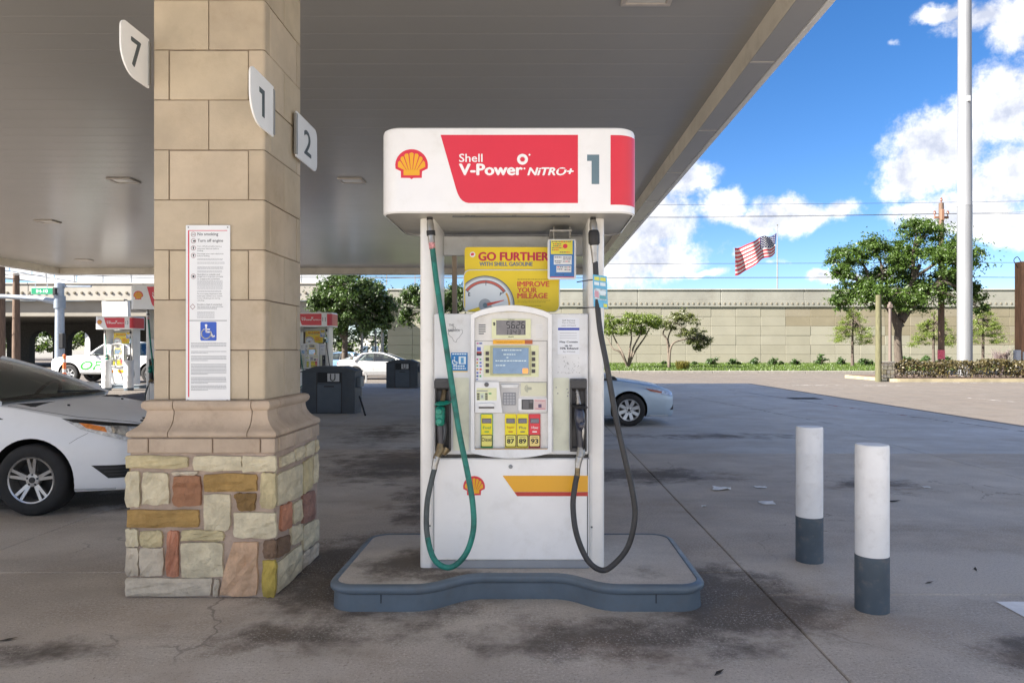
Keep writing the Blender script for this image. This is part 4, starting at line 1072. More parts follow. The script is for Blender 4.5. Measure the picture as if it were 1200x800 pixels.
# nozzle boots and nozzles
def boot_nozzle(x0, x1, green, lean):
    xa, xb = x0, x1
    b = MB(); Yf, Yb = 4.395, 4.46
    L = lambda x: lx(x, 4.42); Zt = lambda y: lz(y, 4.42)
    b.bbox(L(xa), L(xa) + .012, ly(Yf), ly(4.4385), Zt(527), Zt(452), .003)
    b.bbox(L(xb) - .012, L(xb), ly(Yf), ly(4.4385), Zt(527), Zt(452), .003)
    b.prism(rrect(L(xa), L(xb), Zt(527.5), Zt(443.5), .012), ly(4.425), ly(4.4385))
    b.prism([(ly(4.425), Zt(443.5)), (ly(Yf - .012), Zt(446)), (ly(Yf - .012), Zt(454)), (ly(4.425), Zt(458))], L(xa), L(xb), 'x')
    b.bbox(L(xa), L(xb), ly(Yf + .004), ly(4.4385), Zt(528.5), Zt(524), .003)
    bt = obj('nozzle_boot', b, M('boot black', (.045, .045, .048), .42, var=.15, dirt=((.10, .095, .09), .4, 14)), D)
    bt = bt
    cx = (x0 + x1) / 2
    # nozzle: body grip as the part, its pieces below it
    def V(px, py, Y): return (lx(px, Y), ly(Y), lz(py, Y))
    Yn = 4.385
    top = (521, 456) if green else (676.2, 457)
    g1 = (518.5, 468) if green else (678.3, 472); bt_ = (517, 498) if green else (679.5, 499); en = (517, 522) if green else (680.5, 527)
    b = MB()
    if green:
        b.bbox(lx(511.2, Yn), lx(521.5, Yn), ly(4.335), ly(4.41), lz(498, Yn), lz(475.5, Yn), .012)
        for yy_ in (481, 492.5): b.lathe([(.0001, ly(4.318)), (.016, ly(4.32)), (.022, ly(4.336))], 16, (lx(516, Yn), 0, lz(yy_, Yn)), 'y')
        nz_ = obj('nozzle', b, gplas, D)
    else:
        b.tube([V(678, 476, Yn), V(679, 484, 4.37), V(679.8, 496, 4.365), V(680.2, 503, 4.38)], [.021, .032, .033, .02], 12)
        b.lathe([(.0001, ly(4.318)), (.017, ly(4.322)), (.022, ly(4.36))], 16, (lx(681.5, Yn), 0, lz(497, Yn)), 'y')
        nz_ = obj('nozzle', b, M('nozzle black blue', (.03, .035, .06), .3, .1, coat=.3), D)
    b = MB(); b.tube([V(top[0], top[1], 4.42), V((top[0] + g1[0]) / 2 + .4, (top[1] + g1[1]) / 2, 4.405), V(g1[0], g1[1] + 2, Yn)], [.0105, .0115, .016], 12); sp = obj('spout', b, brass if green else steel, nz_)
    b = MB()
    for k in range(5):
        t = .15 + k * .17; p = Vector(V(top[0], top[1], 4.42)).lerp(Vector(V(g1[0], g1[1] + 2, Yn)), t); q = Vector(V(top[0], top[1], 4.42)).lerp(Vector(V(g1[0], g1[1] + 2, Yn)), t + .05); b.tube([p, q], .0165, 10)
    obj('spout_spring', b, brass if green else steel, nz_)
    b = MB(); c = V(g1[0] + .5, g1[1] + 2.5, Yn - .005); gm = []
    b.lathe([(.018, 0.004), (.050, -.006), (.054, -.008), (.050, -.010), (.018, 0.0)], 24, (0, 0, 0), 'z')
    sg = obj('splash_guard', b, gplas if green else rubber, nz_, loc=c, rot=(R(12), R(-6 if green else 6), 0))
    b = MB(); b.tube([V(bt_[0] - .5, bt_[1] - 2, Yn), V(en[0], (bt_[1] + en[1]) / 2, 4.38), V(en[0], en[1], 4.385)], [.024, .022, .021], 12); obj('handle_grip', b, M('grip dark', (.055, .055, .065), .45), nz_)
    b = MB(); s = 1
    b.tube(bez([V(bt_[0] + 4, bt_[1] - 8, 4.36), V(bt_[0] + 6.2, bt_[1] + 4, 4.34), V(bt_[0] + 5.6, bt_[1] + 14, 4.345), V(en[0] + 3, en[1] + 2, 4.37)], 4), .0055, 6); obj('lever_guard', b, black, nz_)
    b = MB(); b.tube([V(bt_[0] + 3.5, bt_[1] - 2, 4.37), V(bt_[0] + 4.4, bt_[1] + 8, 4.36), V(bt_[0] + 3.5, bt_[1] + 17, 4.37)], [.006, .008, .006], 6); obj('trigger', b, steel if not green else dgrey, nz_)
    # swivel to the hose
    b = MB()
    if green:
        b.tube([V(517, 520, 4.385), V(516, 527, 4.375), V(513, 533, 4.36), V(510.5, 538, 4.35)], [.024, .026, .022, .020], 12)
        b.tube([V(524, 525, 4.39), V(519, 532, 4.38)], [.026, .018], 10)
        obj('swivel', b, brass, nz_)
        b = MB(); b.tube([V(512, 535, 4.355), V(510.5, 541, 4.348), V(509.5, 545.5, 4.345)], [.021, .021, .017], 12); b.tube([V(509.5, 545.5, 4.345), V(509, 549.5, 4.343)], .0185, 12); obj('hose_coupling', b, steel, nz_)
    else:
        b.tube([V(680.5, 524, 4.385), V(681, 530, 4.375), V(679, 536, 4.36)], [.022, .027, .021], 12); b.tube([V(679, 536, 4.36), V(677.5, 542, 4.352), V(677, 548, 4.348)], [.024, .021, .018], 12); obj('swivel', b, steel, nz_)
        b = MB(); b.tube([V(677, 547.5, 4.348), V(676.4, 557, 4.344)], .0165, 12); obj('hose_coupling', b, brass, nz_)
boot_nozzle(509.8, 528.3, True, 0); boot_nozzle(668, 687.3, False, 0)

# hoses: from the topper down in a loop and up to the nozzle
def V(px, py, Y): return (lx(px, Y), ly(Y), lz(py, Y))
lp = [V(506.5, 288, 4.40), V(511.5, 330, 4.38), V(519, 380, 4.34), V(528, 440, 4.31), V(538, 505, 4.29), V(547.5, 552, 4.27), V(554, 590, 4.26), V(554.5, 622, 4.25), V(545, 650, 4.25), V(527, 664.5, 4.25), V(509, 655, 4.26), V(500.5, 625, 4.28), V(500.5, 590, 4.31), V(506, 562, 4.33), V(509.2, 549, 4.343)]
b = MB(); cp = bez(lp, 8); b.tube(cp[:88], .0172, 12); h1 = obj('hose', b, ghose, D)
b = MB(); b.tube(cp[87:], .0168, 12); obj('hose_tail', b, M('dark grey green hose', (.06, .075, .075), .5, var=.3, scale=10), D)
rp_ = [V(697.5, 303, 4.40), V(699.5, 345, 4.38), V(703, 385, 4.35), V(711.5, 430, 4.31), V(722, 490, 4.28), V(733, 540, 4.26), V(741, 575, 4.25), V(744, 606, 4.24), V(736, 640, 4.24), V(718, 662, 4.24), V(704, 667.5, 4.24), V(688, 655, 4.25), V(675.5, 625, 4.27), V(671.5, 592, 4.31), V(674, 568, 4.335), V(676.2, 557, 4.344)]
b = MB(); b.tube(bez(rp_, 8), .0172, 12); obj('hose', b, M('black hose rubber', (.032, .032, .034), .45, var=.25, scale=10, dirt=((.12, .11, .10), .45, 9)), D)
# breakaway couplings under the topper
b = MB(); b.tube([V(503.5, 249, 4.41), V(503.7, 258, 4.41)], .019, 12); b.tube([V(504.8, 270.5, 4.405), V(505.2, 276, 4.405)], .027, 14); obj('coupling_collar', b, rubber, D)
b = MB(); b.tube([V(503.8, 258, 4.41), V(504.2, 263, 4.408), V(504.9, 271, 4.405)], [.018, .022, .023], 12); b.tube([V(505.2, 276, 4.404), V(505.9, 284.5, 4.402)], .021, 12); obj('breakaway', b, steel, D)
b = MB(); b.tube([V(505.9, 284.5, 4.402), V(506.7, 292, 4.40)], .0195, 12); obj('coupling_label', b, M('label red white', (.55, .25, .25), .5, var=.5, scale=60), D)
b = MB(); b.tube([V(695, 249, 4.41), V(695, 258, 4.41)], .018, 12); b.tube([V(695.8, 270, 4.405), V(695.9, 273, 4.405), V(696.3, 285, 4.403), V(696.4, 288, 4.403)], [.028, .035, .035, .024], 16); obj('coupling_collar', b, rubber, D)
b = MB(); b.tube([V(695, 258, 4.41), V(695.3, 263, 4.408), V(695.7, 270, 4.405)], [.018, .025, .024], 12); b.tube([V(696.4, 288, 4.403), V(696.9, 296, 4.401), V(697.5, 308, 4.40)], [.027, .022, .019], 12); obj('breakaway', b, steel, D)
# card tied to the right hose
b = MB(); b.add([V(694.5, 321.5, 4.37), V(711, 323.5, 4.335), V(712.5, 361.8, 4.335), V(695.5, 359, 4.37), V(694.5, 321.5, 4.373), V(711, 323.5, 4.338), V(712.5, 361.8, 4.338), V(695.5, 359, 4.373)], [(0, 1, 2, 3), (7, 6, 5, 4), (0, 4, 5, 1), (1, 5, 6, 2), (2, 6, 7, 3), (3, 7, 4, 0)])
tagc = obj('hose_card', b, M('card blue', (.12, .42, .66), .4, var=.1, scale=20), D)
b = MB()
def cd(u, v, o=.0016):
    p = Vector(V(694.5, 321.5, 4.37)).lerp(Vector(V(711, 323.5, 4.335)), u); q = Vector(V(695.5, 359, 4.37)).lerp(Vector(V(712.5, 361.8, 4.335)), u); r__ = p.lerp(q, v); return (r__.x - .0006, r__.y - o, r__.z)
def cq(u0, v0, u1, v1, mi): b.add([cd(u0, v0), cd(u1, v0), cd(u1, v1), cd(u0, v1)], [(0, 1, 2, 3)], mi)
cq(.12, .06, .48, .17, 0); cq(.54, .06, .92, .17, 0); cq(.1, .22, .45, .32, 1); cq(.52, .22, .9, .32, 1); cq(.08, .42, .92, .76, 2); cq(.12, .5, .4, .7, 3); cq(.5, .48, .85, .6, 1); cq(.45, .62, .9, .73, 4); cq(.7, .86, .96, .97, 0)
obj('card_print', b, [M('card lime', (.60, .62, .10), .4), M('card pale', (.62, .74, .82), .4), M('card picture', (.45, .55, .62), .4, var=.4, scale=60), M('card rose', (.55, .30, .38), .4), M('card teal', (.10, .34, .42), .4)], tagc)
b = MB()
for (py0, py1) in ((330.5, 327), (361.5, 360)):
    b.tube([V(676, py0, 4.455), V(690, (py0 + py1) / 2 - .4, 4.41), V(700, py1, 4.36)], .0035, 5)
obj('cable_tie', b, black, tagc)

# advert board standing on the cabinet
Yb = 4.70
b = MB(); plate(b, 544.5, 289.5, 656, 330, Yb, .012, (.004, .004, .02, .02)); ad = obj('advert_panel', b, byel, D)
b = MB(); plate(b, 543, 315.8, 656, 366, Yb - .012, .010, .045); obj('advert_rim', b, M('advert rim', (.60, .60, .58), .35, .3), ad)
Ye = Yb - .0135
b = MB(); plate(b, 544, 316.8, 655, 365.2, Ye, .003, .04); obj('advert_board', b, byel, ad)
b = MB(); Y1 = Ye - .001
ptext(b, 'GO FURTHER', 561, 295.7, 642.5, 305.3, Yb - .001, .035); obj('advert_heading', b, M('heading red', (.50, .02, .05), .4), ad)
b = MB(); ptext(b, 'WITH SHELL GASOLINE', 562, 307, 624, 311.6, Yb - .001, .03); obj('advert_subheading', b, M('subheading slate', (.16, .19, .22), .4), ad)
b = MB()
for s, y0, y1, x1 in (('IMPROVE', 329.7, 335.8, 643.5), ('YOUR', 337, 342.6, 629), ('MILEAGE', 343.4, 349.6, 641.5)): ptext(b, s, 606.5, y0, x1, y1, Y1, .03)
obj('advert_slogan', b, M('slogan orange', (.62, .10, .03), .4), ad)
b = MB()
for (y, x0, x1, h) in ((327.3, 606.5, 642, .5), (352, 606.5, 645, .28), (354, 606.5, 640, .28), (358.5, 606.5, 634, .25)):
    x = x0; rr_ = random.Random(int(y))
    while x < x1: w = rr_.uniform(1, 3); plate(b, x, y - h, min(x1, x + w), y + h, Y1, .0004); x += w + .6
tag(obj('advert_print', b, M('advert small print', (.36, .25, .02), .5), ad), kind='stuff')
# dial of the gauge, cut by the board's edge
b = MB()
def gp(r__, a, Y): return (568.5 + r__ * math.cos(R(a)), 357.5 - r__ * math.sin(R(a)))
def clip(pts): return [(max(544.6, x), min(364.8, y)) for x, y in pts]
def disc(r0, r1, a0, a1, Y, mi, n=40):
    vs = []
    for i in range(n + 1):
        a = a0 + (a1 - a0) * i / n
        for rr__ in (r0, r1):
            x, y = gp(rr__, a, Y); x = max(545.2, x); y = min(364.6, y); vs.append((lx(x, Y), ly(Y), lz(y, Y)))
    b.add(vs, [(2 * i, 2 * i + 1, 2 * i + 3, 2 * i + 2) for i in range(n)], mi)
Yg = Ye - .0006
disc(0, 34.5, -13, 193, Yg, 0); disc(33.2, 34.5, -13, 150, Yg - .0005, 1); disc(31.5, 33.2, -13, 150, Yg - .0005, 2)
disc(26.2, 28.8, 35, 142, Yg - .0005, 3); disc(25.6, 26.3, 33, 144, Yg - .0008, 1); disc(28.7, 29.3, 33, 144, Yg - .0008, 1)
for a in (35, 88, 142): disc(23.0, 28.5, a - .9, a + .9, Yg - .0009, 1, 3)
disc(27.2, 29.4, -12, 30, Yg - .0005, 4)
disc(0, 7.5, 0, 360, Yg - .0007, 5, 30); 
obj('gauge_dial', b, [M('dial white', (.70, .76, .80), .35, var=.02), M('dial slate', (.10, .13, .16), .4), M('dial grey', (.45, .48, .50), .4), M('dial red', (.58, .12, .08), .4), M('dial amber', (.75, .42, .04), .4), M('dial hub grey', (.34, .38, .42), .4)], ad)
b = MB(); pts = [gp(2, 110, 0), gp(23, 15.5, 0), gp(23, 13.5, 0), gp(2, -80, 0)]
b.add([(lx(x, Yg), ly(Yg - .0014), lz(y, Yg)) for x, y in pts], [(0, 1, 2, 3)]); obj('gauge_needle', b, M('needle red', (.60, .09, .06), .4), ad)
b = MB(); b.lathe([(.0001, ly(Yg - .004)), (.014, ly(Yg - .003)), (.016, ly(Yg))], 16, (lx(568.5, Yg), 0, lz(357.5, Yg)), 'y'); obj('gauge_hub', b, teal, ad)
b = MB(); ptext(b, 'E', 548.8, 343.3, 551, 346.8, Yg - .001, .03); ptext(b, 'F', 585.8, 342.5, 588, 346.2, Yg - .001, .03, .2); obj('gauge_letters', b, M('letters slate', (.05, .07, .09), .4), ad)
b = MB(); cx, cz = lx(553.8, Yb), lz(298.3, Yb); b.lathe([(.0001, ly(Yb - .0015)), (.018, ly(Yb - .0015))], 18, (cx, 0, cz), 'y'); obj('emblem_ground', b, pwhite, ad)
b = MB(); b.prism([(cx + .012 * math.cos(R(a)) * (1 if a > 0 else .8), cz + .011 * math.sin(R(a))) for a in (-130, -20, 10, 35, 62, 90, 118, 145, 170, 200)], ly(Yb - .0022), ly(Yb - .0016)); obj('small_emblem', b, sred, ad)
# blue notice clipped to the upper rail
Yn_ = 4.60
b = MB(); plate(b, 641.8, 280.3, 675, 327.5, Yn_, .008, .012); nb = obj('price_notice', b, M('notice rim', (.66, .68, .70), .35), D)
b = MB(); plate(b, 644.2, 281.8, 672.8, 325, Yn_ - .0012, .001); obj('notice_ground', b, M('notice blue', (.04, .17, .45), .4, var=.1), nb)
b = MB(); plate(b, 645.5, 281.8, 671, 297.8, Yn_ - .002, .0006, 0, 0); plate(b, 649, 299.5, 670, 310, Yn_ - .002, .0006, 0, 1); plate(b, 652, 311.5, 669.5, 319, Yn_ - .002, .0006, 0, 1); plate(b, 645, 324.2, 672.5, 325, Yn_ - .002, .0006, 0, 2)
obj('notice_panels', b, [M('notice yellow', (.74, .66, .06), .4), M('notice white', (.70, .72, .72), .4), sred], nb)
b = MB(); rr_ = random.Random(2)
for (y, x0, x1) in ((283.2, 646.5, 669), (286, 648, 658), (288.3, 648, 658), (290.6, 647, 659), (293, 647, 655), (295.6, 656, 668), (301.5, 650, 658), (303.8, 660, 669), (306, 650, 658), (308, 651, 657), (301.6, 660, 669), (306.4, 660, 668), (313, 653, 660), (315.5, 653, 659.5), (313.2, 661.5, 668.5), (316, 661.5, 668.5)):
    x = x0
    while x < x1: w = rr_.uniform(.8, 2.4); plate(b, x, y - .55, min(x1, x + w), y + .45, Yn_ - .0028, .0004, 0, rr_.choice((0, 0, 0, 1))); x += w + .5
x_, z_ = lx(662.3, Yn_), lz(288.5, Yn_); b.lathe([(.0001, ly(Yn_ - .0034)), (.015, ly(Yn_ - .0034))], 14, (x_, 0, z_), 'y', 1)
ptext(b, 'Pricing', 651, 320.6, 661, 322.8, Yn_ - .002, .01)
tag(obj('notice_print', b, [M('notice ink', (.07, .08, .14), .5), sred], nb), kind='stuff')
b = MB(); b.tube([V(649, 281, 4.61), V(649, 266, 4.62)], .004, 6); b.tube([V(668, 281, 4.61), V(668, 266, 4.62)], .004, 6); b.bbox(lx(645), lx(672), ly(4.604), ly(4.97), lz(266.5), lz(264), .002); obj('notice_hanger', b, steel, nb)

# topper
TY = 4.20; TB = 5.08
tz0, tz1 = lz(249.3, TY), lz(148.5, TY)
tx0, tx1 = lx(444.6, TY), lx(747.0, TY)
rad = .125
def top_outline(d=0.0):
    p = rrect(tx0 - d, tx1 + d, ly(TY) - d, ly(TB) + d, rad + d, 9); return p
b = MB(); rows = []
for (d, z) in ((-.012, tz0 + .0), (0, tz0 + .008), (0, tz1 - .025), (-.006, tz1 - .009), (-.022, tz1)):
    q = [(x, y_, z) for x, y_ in top_outline(d)]; rows.append(q + [q[0]])
b.grid(rows, 0, True)
q = [(x, y_, tz1) for x, y_ in top_outline(-.022)]; b.add(q, [tuple(range(len(q)))])
top = obj('topper', b, pw, D)
b = MB(); q = [(x, y_) for x, y_ in top_outline(-.013)]; b.prism(q, tz0 + .012, tz0 + .028, 'z'); obj('topper_underside', b, M('underside grey', (.42, .41, .38), .45, .2, var=.08), top)
b = MB(); b.box(lx(530, 4.35), lx(668, 4.35), ly(4.36), ly(4.375), tz0 + .004, tz0 + .0125); 
for px in (545, 552, 600, 646, 660): b.box(lx(px, 4.35), lx(px + 5, 4.35), ly(4.35), ly(4.365), tz0 + .002, tz0 + .0125)
obj('underside_clip', b, dgrey, top)
b = MB(); Yf = TY - .0012
def red_panel(Y):
    pts = [(516.3, 158.2), (677.3, 158.2), (677.3, 238), (549, 238)]
    arc = [(549 - 0, 238), (545.5, 237.2), (542, 235.2), (539, 232), (536.6, 227.5), (534.5, 221.5)]
    return pts[:3] + arc
b.add([(lx(x, Yf), ly(Yf), lz(y, Yf)) for x, y in red_panel(Yf)], [tuple(range(9))]); obj('red_panel', b, sred, top)
b = MB(); Yf2 = TY - .0024
ptext(b, 'Shell', 538, 180.3, 565.5, 190, Yf2, .028); ptext(b, 'V-Power', 538.5, 192.3, 612, 205.2, Yf2, .035); ptext(b, 'NiTRO+', 618.5, 196.5, 672, 205.4, Yf2, .045, .25)
n_ = 24; cx, cz = lx(612.3, Yf2), lz(186.8, Yf2); s = (lx(100, Yf2) - lx(99, Yf2))
vs = []
for k in range(n_):
    a = 2 * PI * k / n_; ri = 3.6 if k % 2 else 2.4
    vs += [(cx + 6.4 * s * math.cos(a), ly(Yf2), cz + 6.4 * s * math.sin(a)), (cx + ri * s * math.cos(a), ly(Yf2), cz + ri * s * math.sin(a))]
b.add(vs, [(2 * k, 2 * k + 1, (2 * k + 3) % (2 * n_), (2 * k + 2) % (2 * n_)) for k in range(n_)])
for (px, py) in ((620.5, 181.5), (614.6, 197.6)): b.lathe([(.0001, ly(Yf2)), (1.1 * s, ly(Yf2))], 10, (lx(px, Yf2), 0, lz(py, Yf2)), 'y')
obj('topper_lettering', b, pwhite, top)
b = MB()
for k in range(4):   # thin cuts through the slanted word
    pass
b.add([(lx(p[0], TY - .003), ly(TY - .003), lz(p[1], TY - .003)) for p in ((655, 197.8), (664, 197.8), (663, 199.1), (654.5, 199.1))], [(0, 1, 2, 3)]); obj('word_cut', b, sred, top)
b = MB(); b.add([(lx(p[0], Yf), ly(Yf), lz(p[1], Yf)) for p in ((688, 181.3), (702.2, 181.3), (702.2, 215.8), (693.3, 215.8), (693.3, 188.7), (688, 188.7))], [(0, 1, 2, 3, 4, 5)]); tn = obj('topper_number', b, teal, top)
pecten(top, 482.3, 192.3, 38.2, Yf)
# red band wrapping the right end, sitting just proud of the shell
ol = [p for p in top_outline(.0014)]
band = []
i0 = 0
seq = [(lx(715.5, TY), ly(TY) - .0014)] + [p for p in rrect(tx0 - .0014, tx1 + .0014, ly(TY) - .0014, ly(TB) + .0014, rad + .0014, 9)[10:20]] + [(tx1 + .0014, ly(TB) - rad)]
b = MB(); rows = [[(x, y_, lz(240, TY)) for x, y_ in seq], [(x, y_, lz(158.5, TY)) for x, y_ in seq]]; b.grid(rows, 0, True); obj('red_band', b, sred, top)

# the other dispensers under the canopy
def other_pump(x, y, label, num, isl):
    o = copy_tree(disp); o.location = (x, y, OZ); o['label'] = label
    it = island((x + .035, y, 0), isl)
    for ch in o.children:
        if ch.name.startswith('topper') and ch.name.split('.')[0] == 'topper':
            for g_ in list(ch.children):
                if g_.name.startswith('topper_number'):
                    bb = MB(); text_mb(bb, num, lx(684 if len(num) > 1 else 688, Yf), lx(706 if len(num) > 1 else 702, Yf), lz(212, Yf), lz(183, Yf), ly(Yf), .03)
                    g_.data = obj('tmp', bb, teal).data; bpy.data.objects.remove(bpy.data.objects['tmp'])
    return o
other_pump(-7.27, 14.75, 'white fuel dispenser mostly hidden behind the stone column, only its left edge showing', '7', 'kerbed pump island mostly hidden behind the stone column')
other_pump(-7.75, 25.4, 'far fuel dispenser with red topper behind the dark bin, right of the column', '11', 'far pump island behind the dark waste bin')
other_pump(-16.3, 29.2 - .8, 'far left fuel dispenser with red topper in front of the white pickup', '13', 'far left pump island in front of the white pickup')
# ------------------------------------------------------------------ vehicles
def catmull(vals, n):
    # vals: list of numpy rows -> smooth interpolation with n steps a span
    V_ = np.array(vals, float); out = []
    Q = np.vstack([2 * V_[0] - V_[1], V_, 2 * V_[-1] - V_[-2]])
    for i in range(1, len(Q) - 2):
        for k in range(n):
            t = k / n
            out.append(0.5 * (2 * Q[i] + (Q[i + 1] - Q[i - 1]) * t + (2 * Q[i - 1] - 5 * Q[i] + 4 * Q[i + 1] - Q[i + 2]) * t * t + (3 * Q[i] - Q[i - 1] - 3 * Q[i + 1] + Q[i + 2]) * t ** 3))
    out.append(V_[-1]); return np.array(out)
def paint(name, col, metal=0.0):
    return M(name, col, 0.30, metal, var=.015, scale=2, coat=.12, spec=.35, dirt=(tuple(c * .75 for c in col), .15, 6))
tyre_m = M('tyre rubber', (0.015, 0.015, 0.016), 0.75, var=.3, bump=.1); alloy = M('alloy rim', (0.42, 0.42, 0.42), 0.3, .85, var=.1, dirt=((.1, .09, .08), .4, 9)); dark_trim = M('dark trim', (0.012, 0.012, 0.013), 0.5, var=.2)
well_m = M('wheel well', (0.006, 0.006, 0.006), 0.9)
silver_rim = M('silver rim', (0.55, 0.56, 0.57), 0.35, .6, var=.08)
def wheel(par, x, y, r, w, side, rim_r, spokes, rimmat, twin=True):
    # side -1: the right-hand flank (towards -y)
    yo = y + side * w / 2
    b = MB()
    prof = [(rim_r * .97, -w / 2), (r - .02, -w / 2 + .005), (r, -w / 2 + .03), (r, w / 2 - .03), (r - .012, w / 2 - .008), (r - .035, w / 2 + .004), (rim_r + .02, w / 2 + .004), (rim_r, w / 2 - .006), (rim_r, w / 2 - .03)]
    b.lathe([(a, h * side + y) for a, h in prof], 40, (x, 0, r), 'y', cap=False)
    wh = obj('wheel', b, tyre_m, par)
    b = MB(); b.lathe([(rim_r + .002, yo - side * .006), (rim_r - .004, yo + side * .001), (rim_r - .016, yo - side * .004), (rim_r - .024, yo - side * .05), (rim_r - .03, yo - side * .12)], 40, (x, 0, r), 'y', cap=False)
    R1 = rim_r - .008
    for k in range(spokes):
        a = 2 * PI * k / spokes + .3
        for off in ((-.115, .115) if twin else (0,)):
            a0 = a + off * .9; a1 = a + off * 1.35
            w0 = .016 if twin else .03; w1 = .013 if twin else .034
            def pt(rr_, aa, wd, yy_):
                ca, sa = math.cos(aa), math.sin(aa); return (x + rr_ * ca - wd * sa, yy_, r + rr_ * sa + wd * ca)
            r0 = .04
            ys = yo - side * .028; ye_ = yo - side * .006; yd = side * -.02
            A = [pt(r0, a0, -w0, ys), pt(r0, a0, w0, ys), pt(R1, a1, w1, ye_), pt(R1, a1, -w1, ye_)]
            B = [(p[0], p[1] + yd, p[2]) for p in A]
            b.add(A + B, [(0, 1, 2, 3), (7, 6, 5, 4), (0, 3, 7, 4), (1, 5, 6, 2), (0, 4, 5, 1)])
    b.lathe([(.0001, yo - side * .018), (.058, yo - side * .022), (.066, yo - side * .034), (.066, yo - side * .06)], 24, (x, 0, r), 'y')
    rim = obj('rim', b, rimmat, wh)
    b = MB(); b.lathe([(rim_r - .03, yo - side * .10), (.0001, yo - side * .10)], 24, (x, 0, r), 'y')
    for k in range(5):
        a = 2 * PI * k / 5 + .3; b.lathe([(.0001, yo - side * .018), (.010, yo - side * .02), (.011, yo - side * .034)], 8, (x + .048 * math.cos(a), 0, r + .048 * math.sin(a)), 'y')
    b.lathe([(.0001, yo - side * .013), (.026, yo - side * .014), (.028, yo - side * .022)], 14, (x, 0, r), 'y')
    obj('wheel_back', b, dark_trim, wh)
    return wh
def car_loft(T, ns=6, nr=4):
    # T rows: x, z bottom, half width, z of widest line, z shoulder, shoulder half width, z top centre
    C = catmull(T, ns); rows = []
    for (x, zb, w, zm, zs, ws, zt) in C:
        half = np.array([(0, zb), (w * .80, zb), (w * .965, zb + .05), (w, zm), (w * .985, (zm + zs) / 2 + .02), (ws * 1.005, zs - .015), (ws * .93, zs + (zt - zs) * .30), (ws * .55, zs + (zt - zs) * .80), (0, zt)])
        H = catmull(half, nr)
        pts = [(x, -q[0], q[1]) for q in H] + [(x, q[0], q[1]) for q in H[-2:0:-1]]
        rows.append(pts)
    return rows
def car_body(par, T, arches, mat, ar, name='body'):
    rows = car_loft(T); n = len(rows[0]); b = MB()
    rr_ = [r_ + [r_[0]] for r_ in rows]; vs = [p for r_ in rows for p in r_]
    fs = [(i * n + k, i * n + (k + 1) % n, (i + 1) * n + (k + 1) % n, (i + 1) * n + k) for i in range(len(rows) - 1) for k in range(n)]
    b.add(vs, fs, 0, True)
    for cap in (tuple(range(n)), tuple((len(rows) - 1) * n + k for k in range(n))): b.f.append(cap); b.m.append(0); b.sm.append(False)
    body = obj(name, b, [mat, well_m], par)
    bv = BVHTree.FromPolygons(vs, fs)
    cb = MB()
    for (x, yc, rad, z) in arches:
        for s in (1, -1): cb.lathe([(rad, s * (yc - .33)), (rad, s * (yc + .3))], 40, (x, 0, z), 'y', 0, False)
    cut = obj('cutter', cb, well_m, par)
    md = body.modifiers.new('arches', 'BOOLEAN'); md.operation = 'DIFFERENCE'; md.object = cut; md.solver = 'EXACT'; md.material_mode = 'TRANSFER'
    bpy.context.view_layer.update(); dg = bpy.context.evaluated_depsgraph_get(); ev = body.evaluated_get(dg)
    me = bpy.data.meshes.new_from_object(ev, depsgraph=dg)
    body.modifiers.clear(); body.data = me
    bpy.data.objects.remove(cut)
    return body, bv
def cast(bv, p, d, off=.004):
    h = bv.ray_cast(Vector(p), Vector(d))
    if h[0] is None: return None
    nrm = h[1] if h[1].dot(Vector(d)) < 0 else -h[1]
    return h[0] + nrm * off
def patch(bv, name, par, mat, corners, frm, d, N=10, M_=6, off=.006):
    # corners: four 3d points on a plane in front of the body, cast along d on to it
    b = MB(); rows = []; c = [Vector(q) for q in corners]
    for j in range(M_ + 1):
        row = []
        for i in range(N + 1):
            s, t = i / N, j / M_; p = c[0] * (1 - s) * (1 - t) + c[1] * s * (1 - t) + c[2] * s * t + c[3] * (1 - s) * t
            q = cast(bv, p, d, off)
            if q is None:
                h = bv.find_nearest(p + Vector(d).normalized() * max(0.0, p.length - 2.0)); q = h[0] + (h[1] if h[1].dot(Vector(d)) < 0 else -h[1]) * off
            row.append(q)
        rows.append(row)
    b.grid(rows, 0, True)
    return obj(name, b, mat, par)
def seam(b, bv, pts, d, r=.004, off=-.001, n=8):
    out = []
    for i in range(len(pts) - 1):
        for k in range(n):
            q = cast(bv, Vector(pts[i]).lerp(Vector(pts[i + 1]), k / n), d, off)
            if q is not None: out.append(q)
    q = cast(bv, pts[-1], d, off)
    if q is not None: out.append(q)
    if len(out) > 1: b.tube(out, r, 5)
seam_m = M('panel gap', (0.02, 0.02, 0.022), 0.8)
lampglass = M('headlamp glass', (0.66, 0.69, 0.72), 0.08, .25, var=.35, scale=25, coat=1.0)
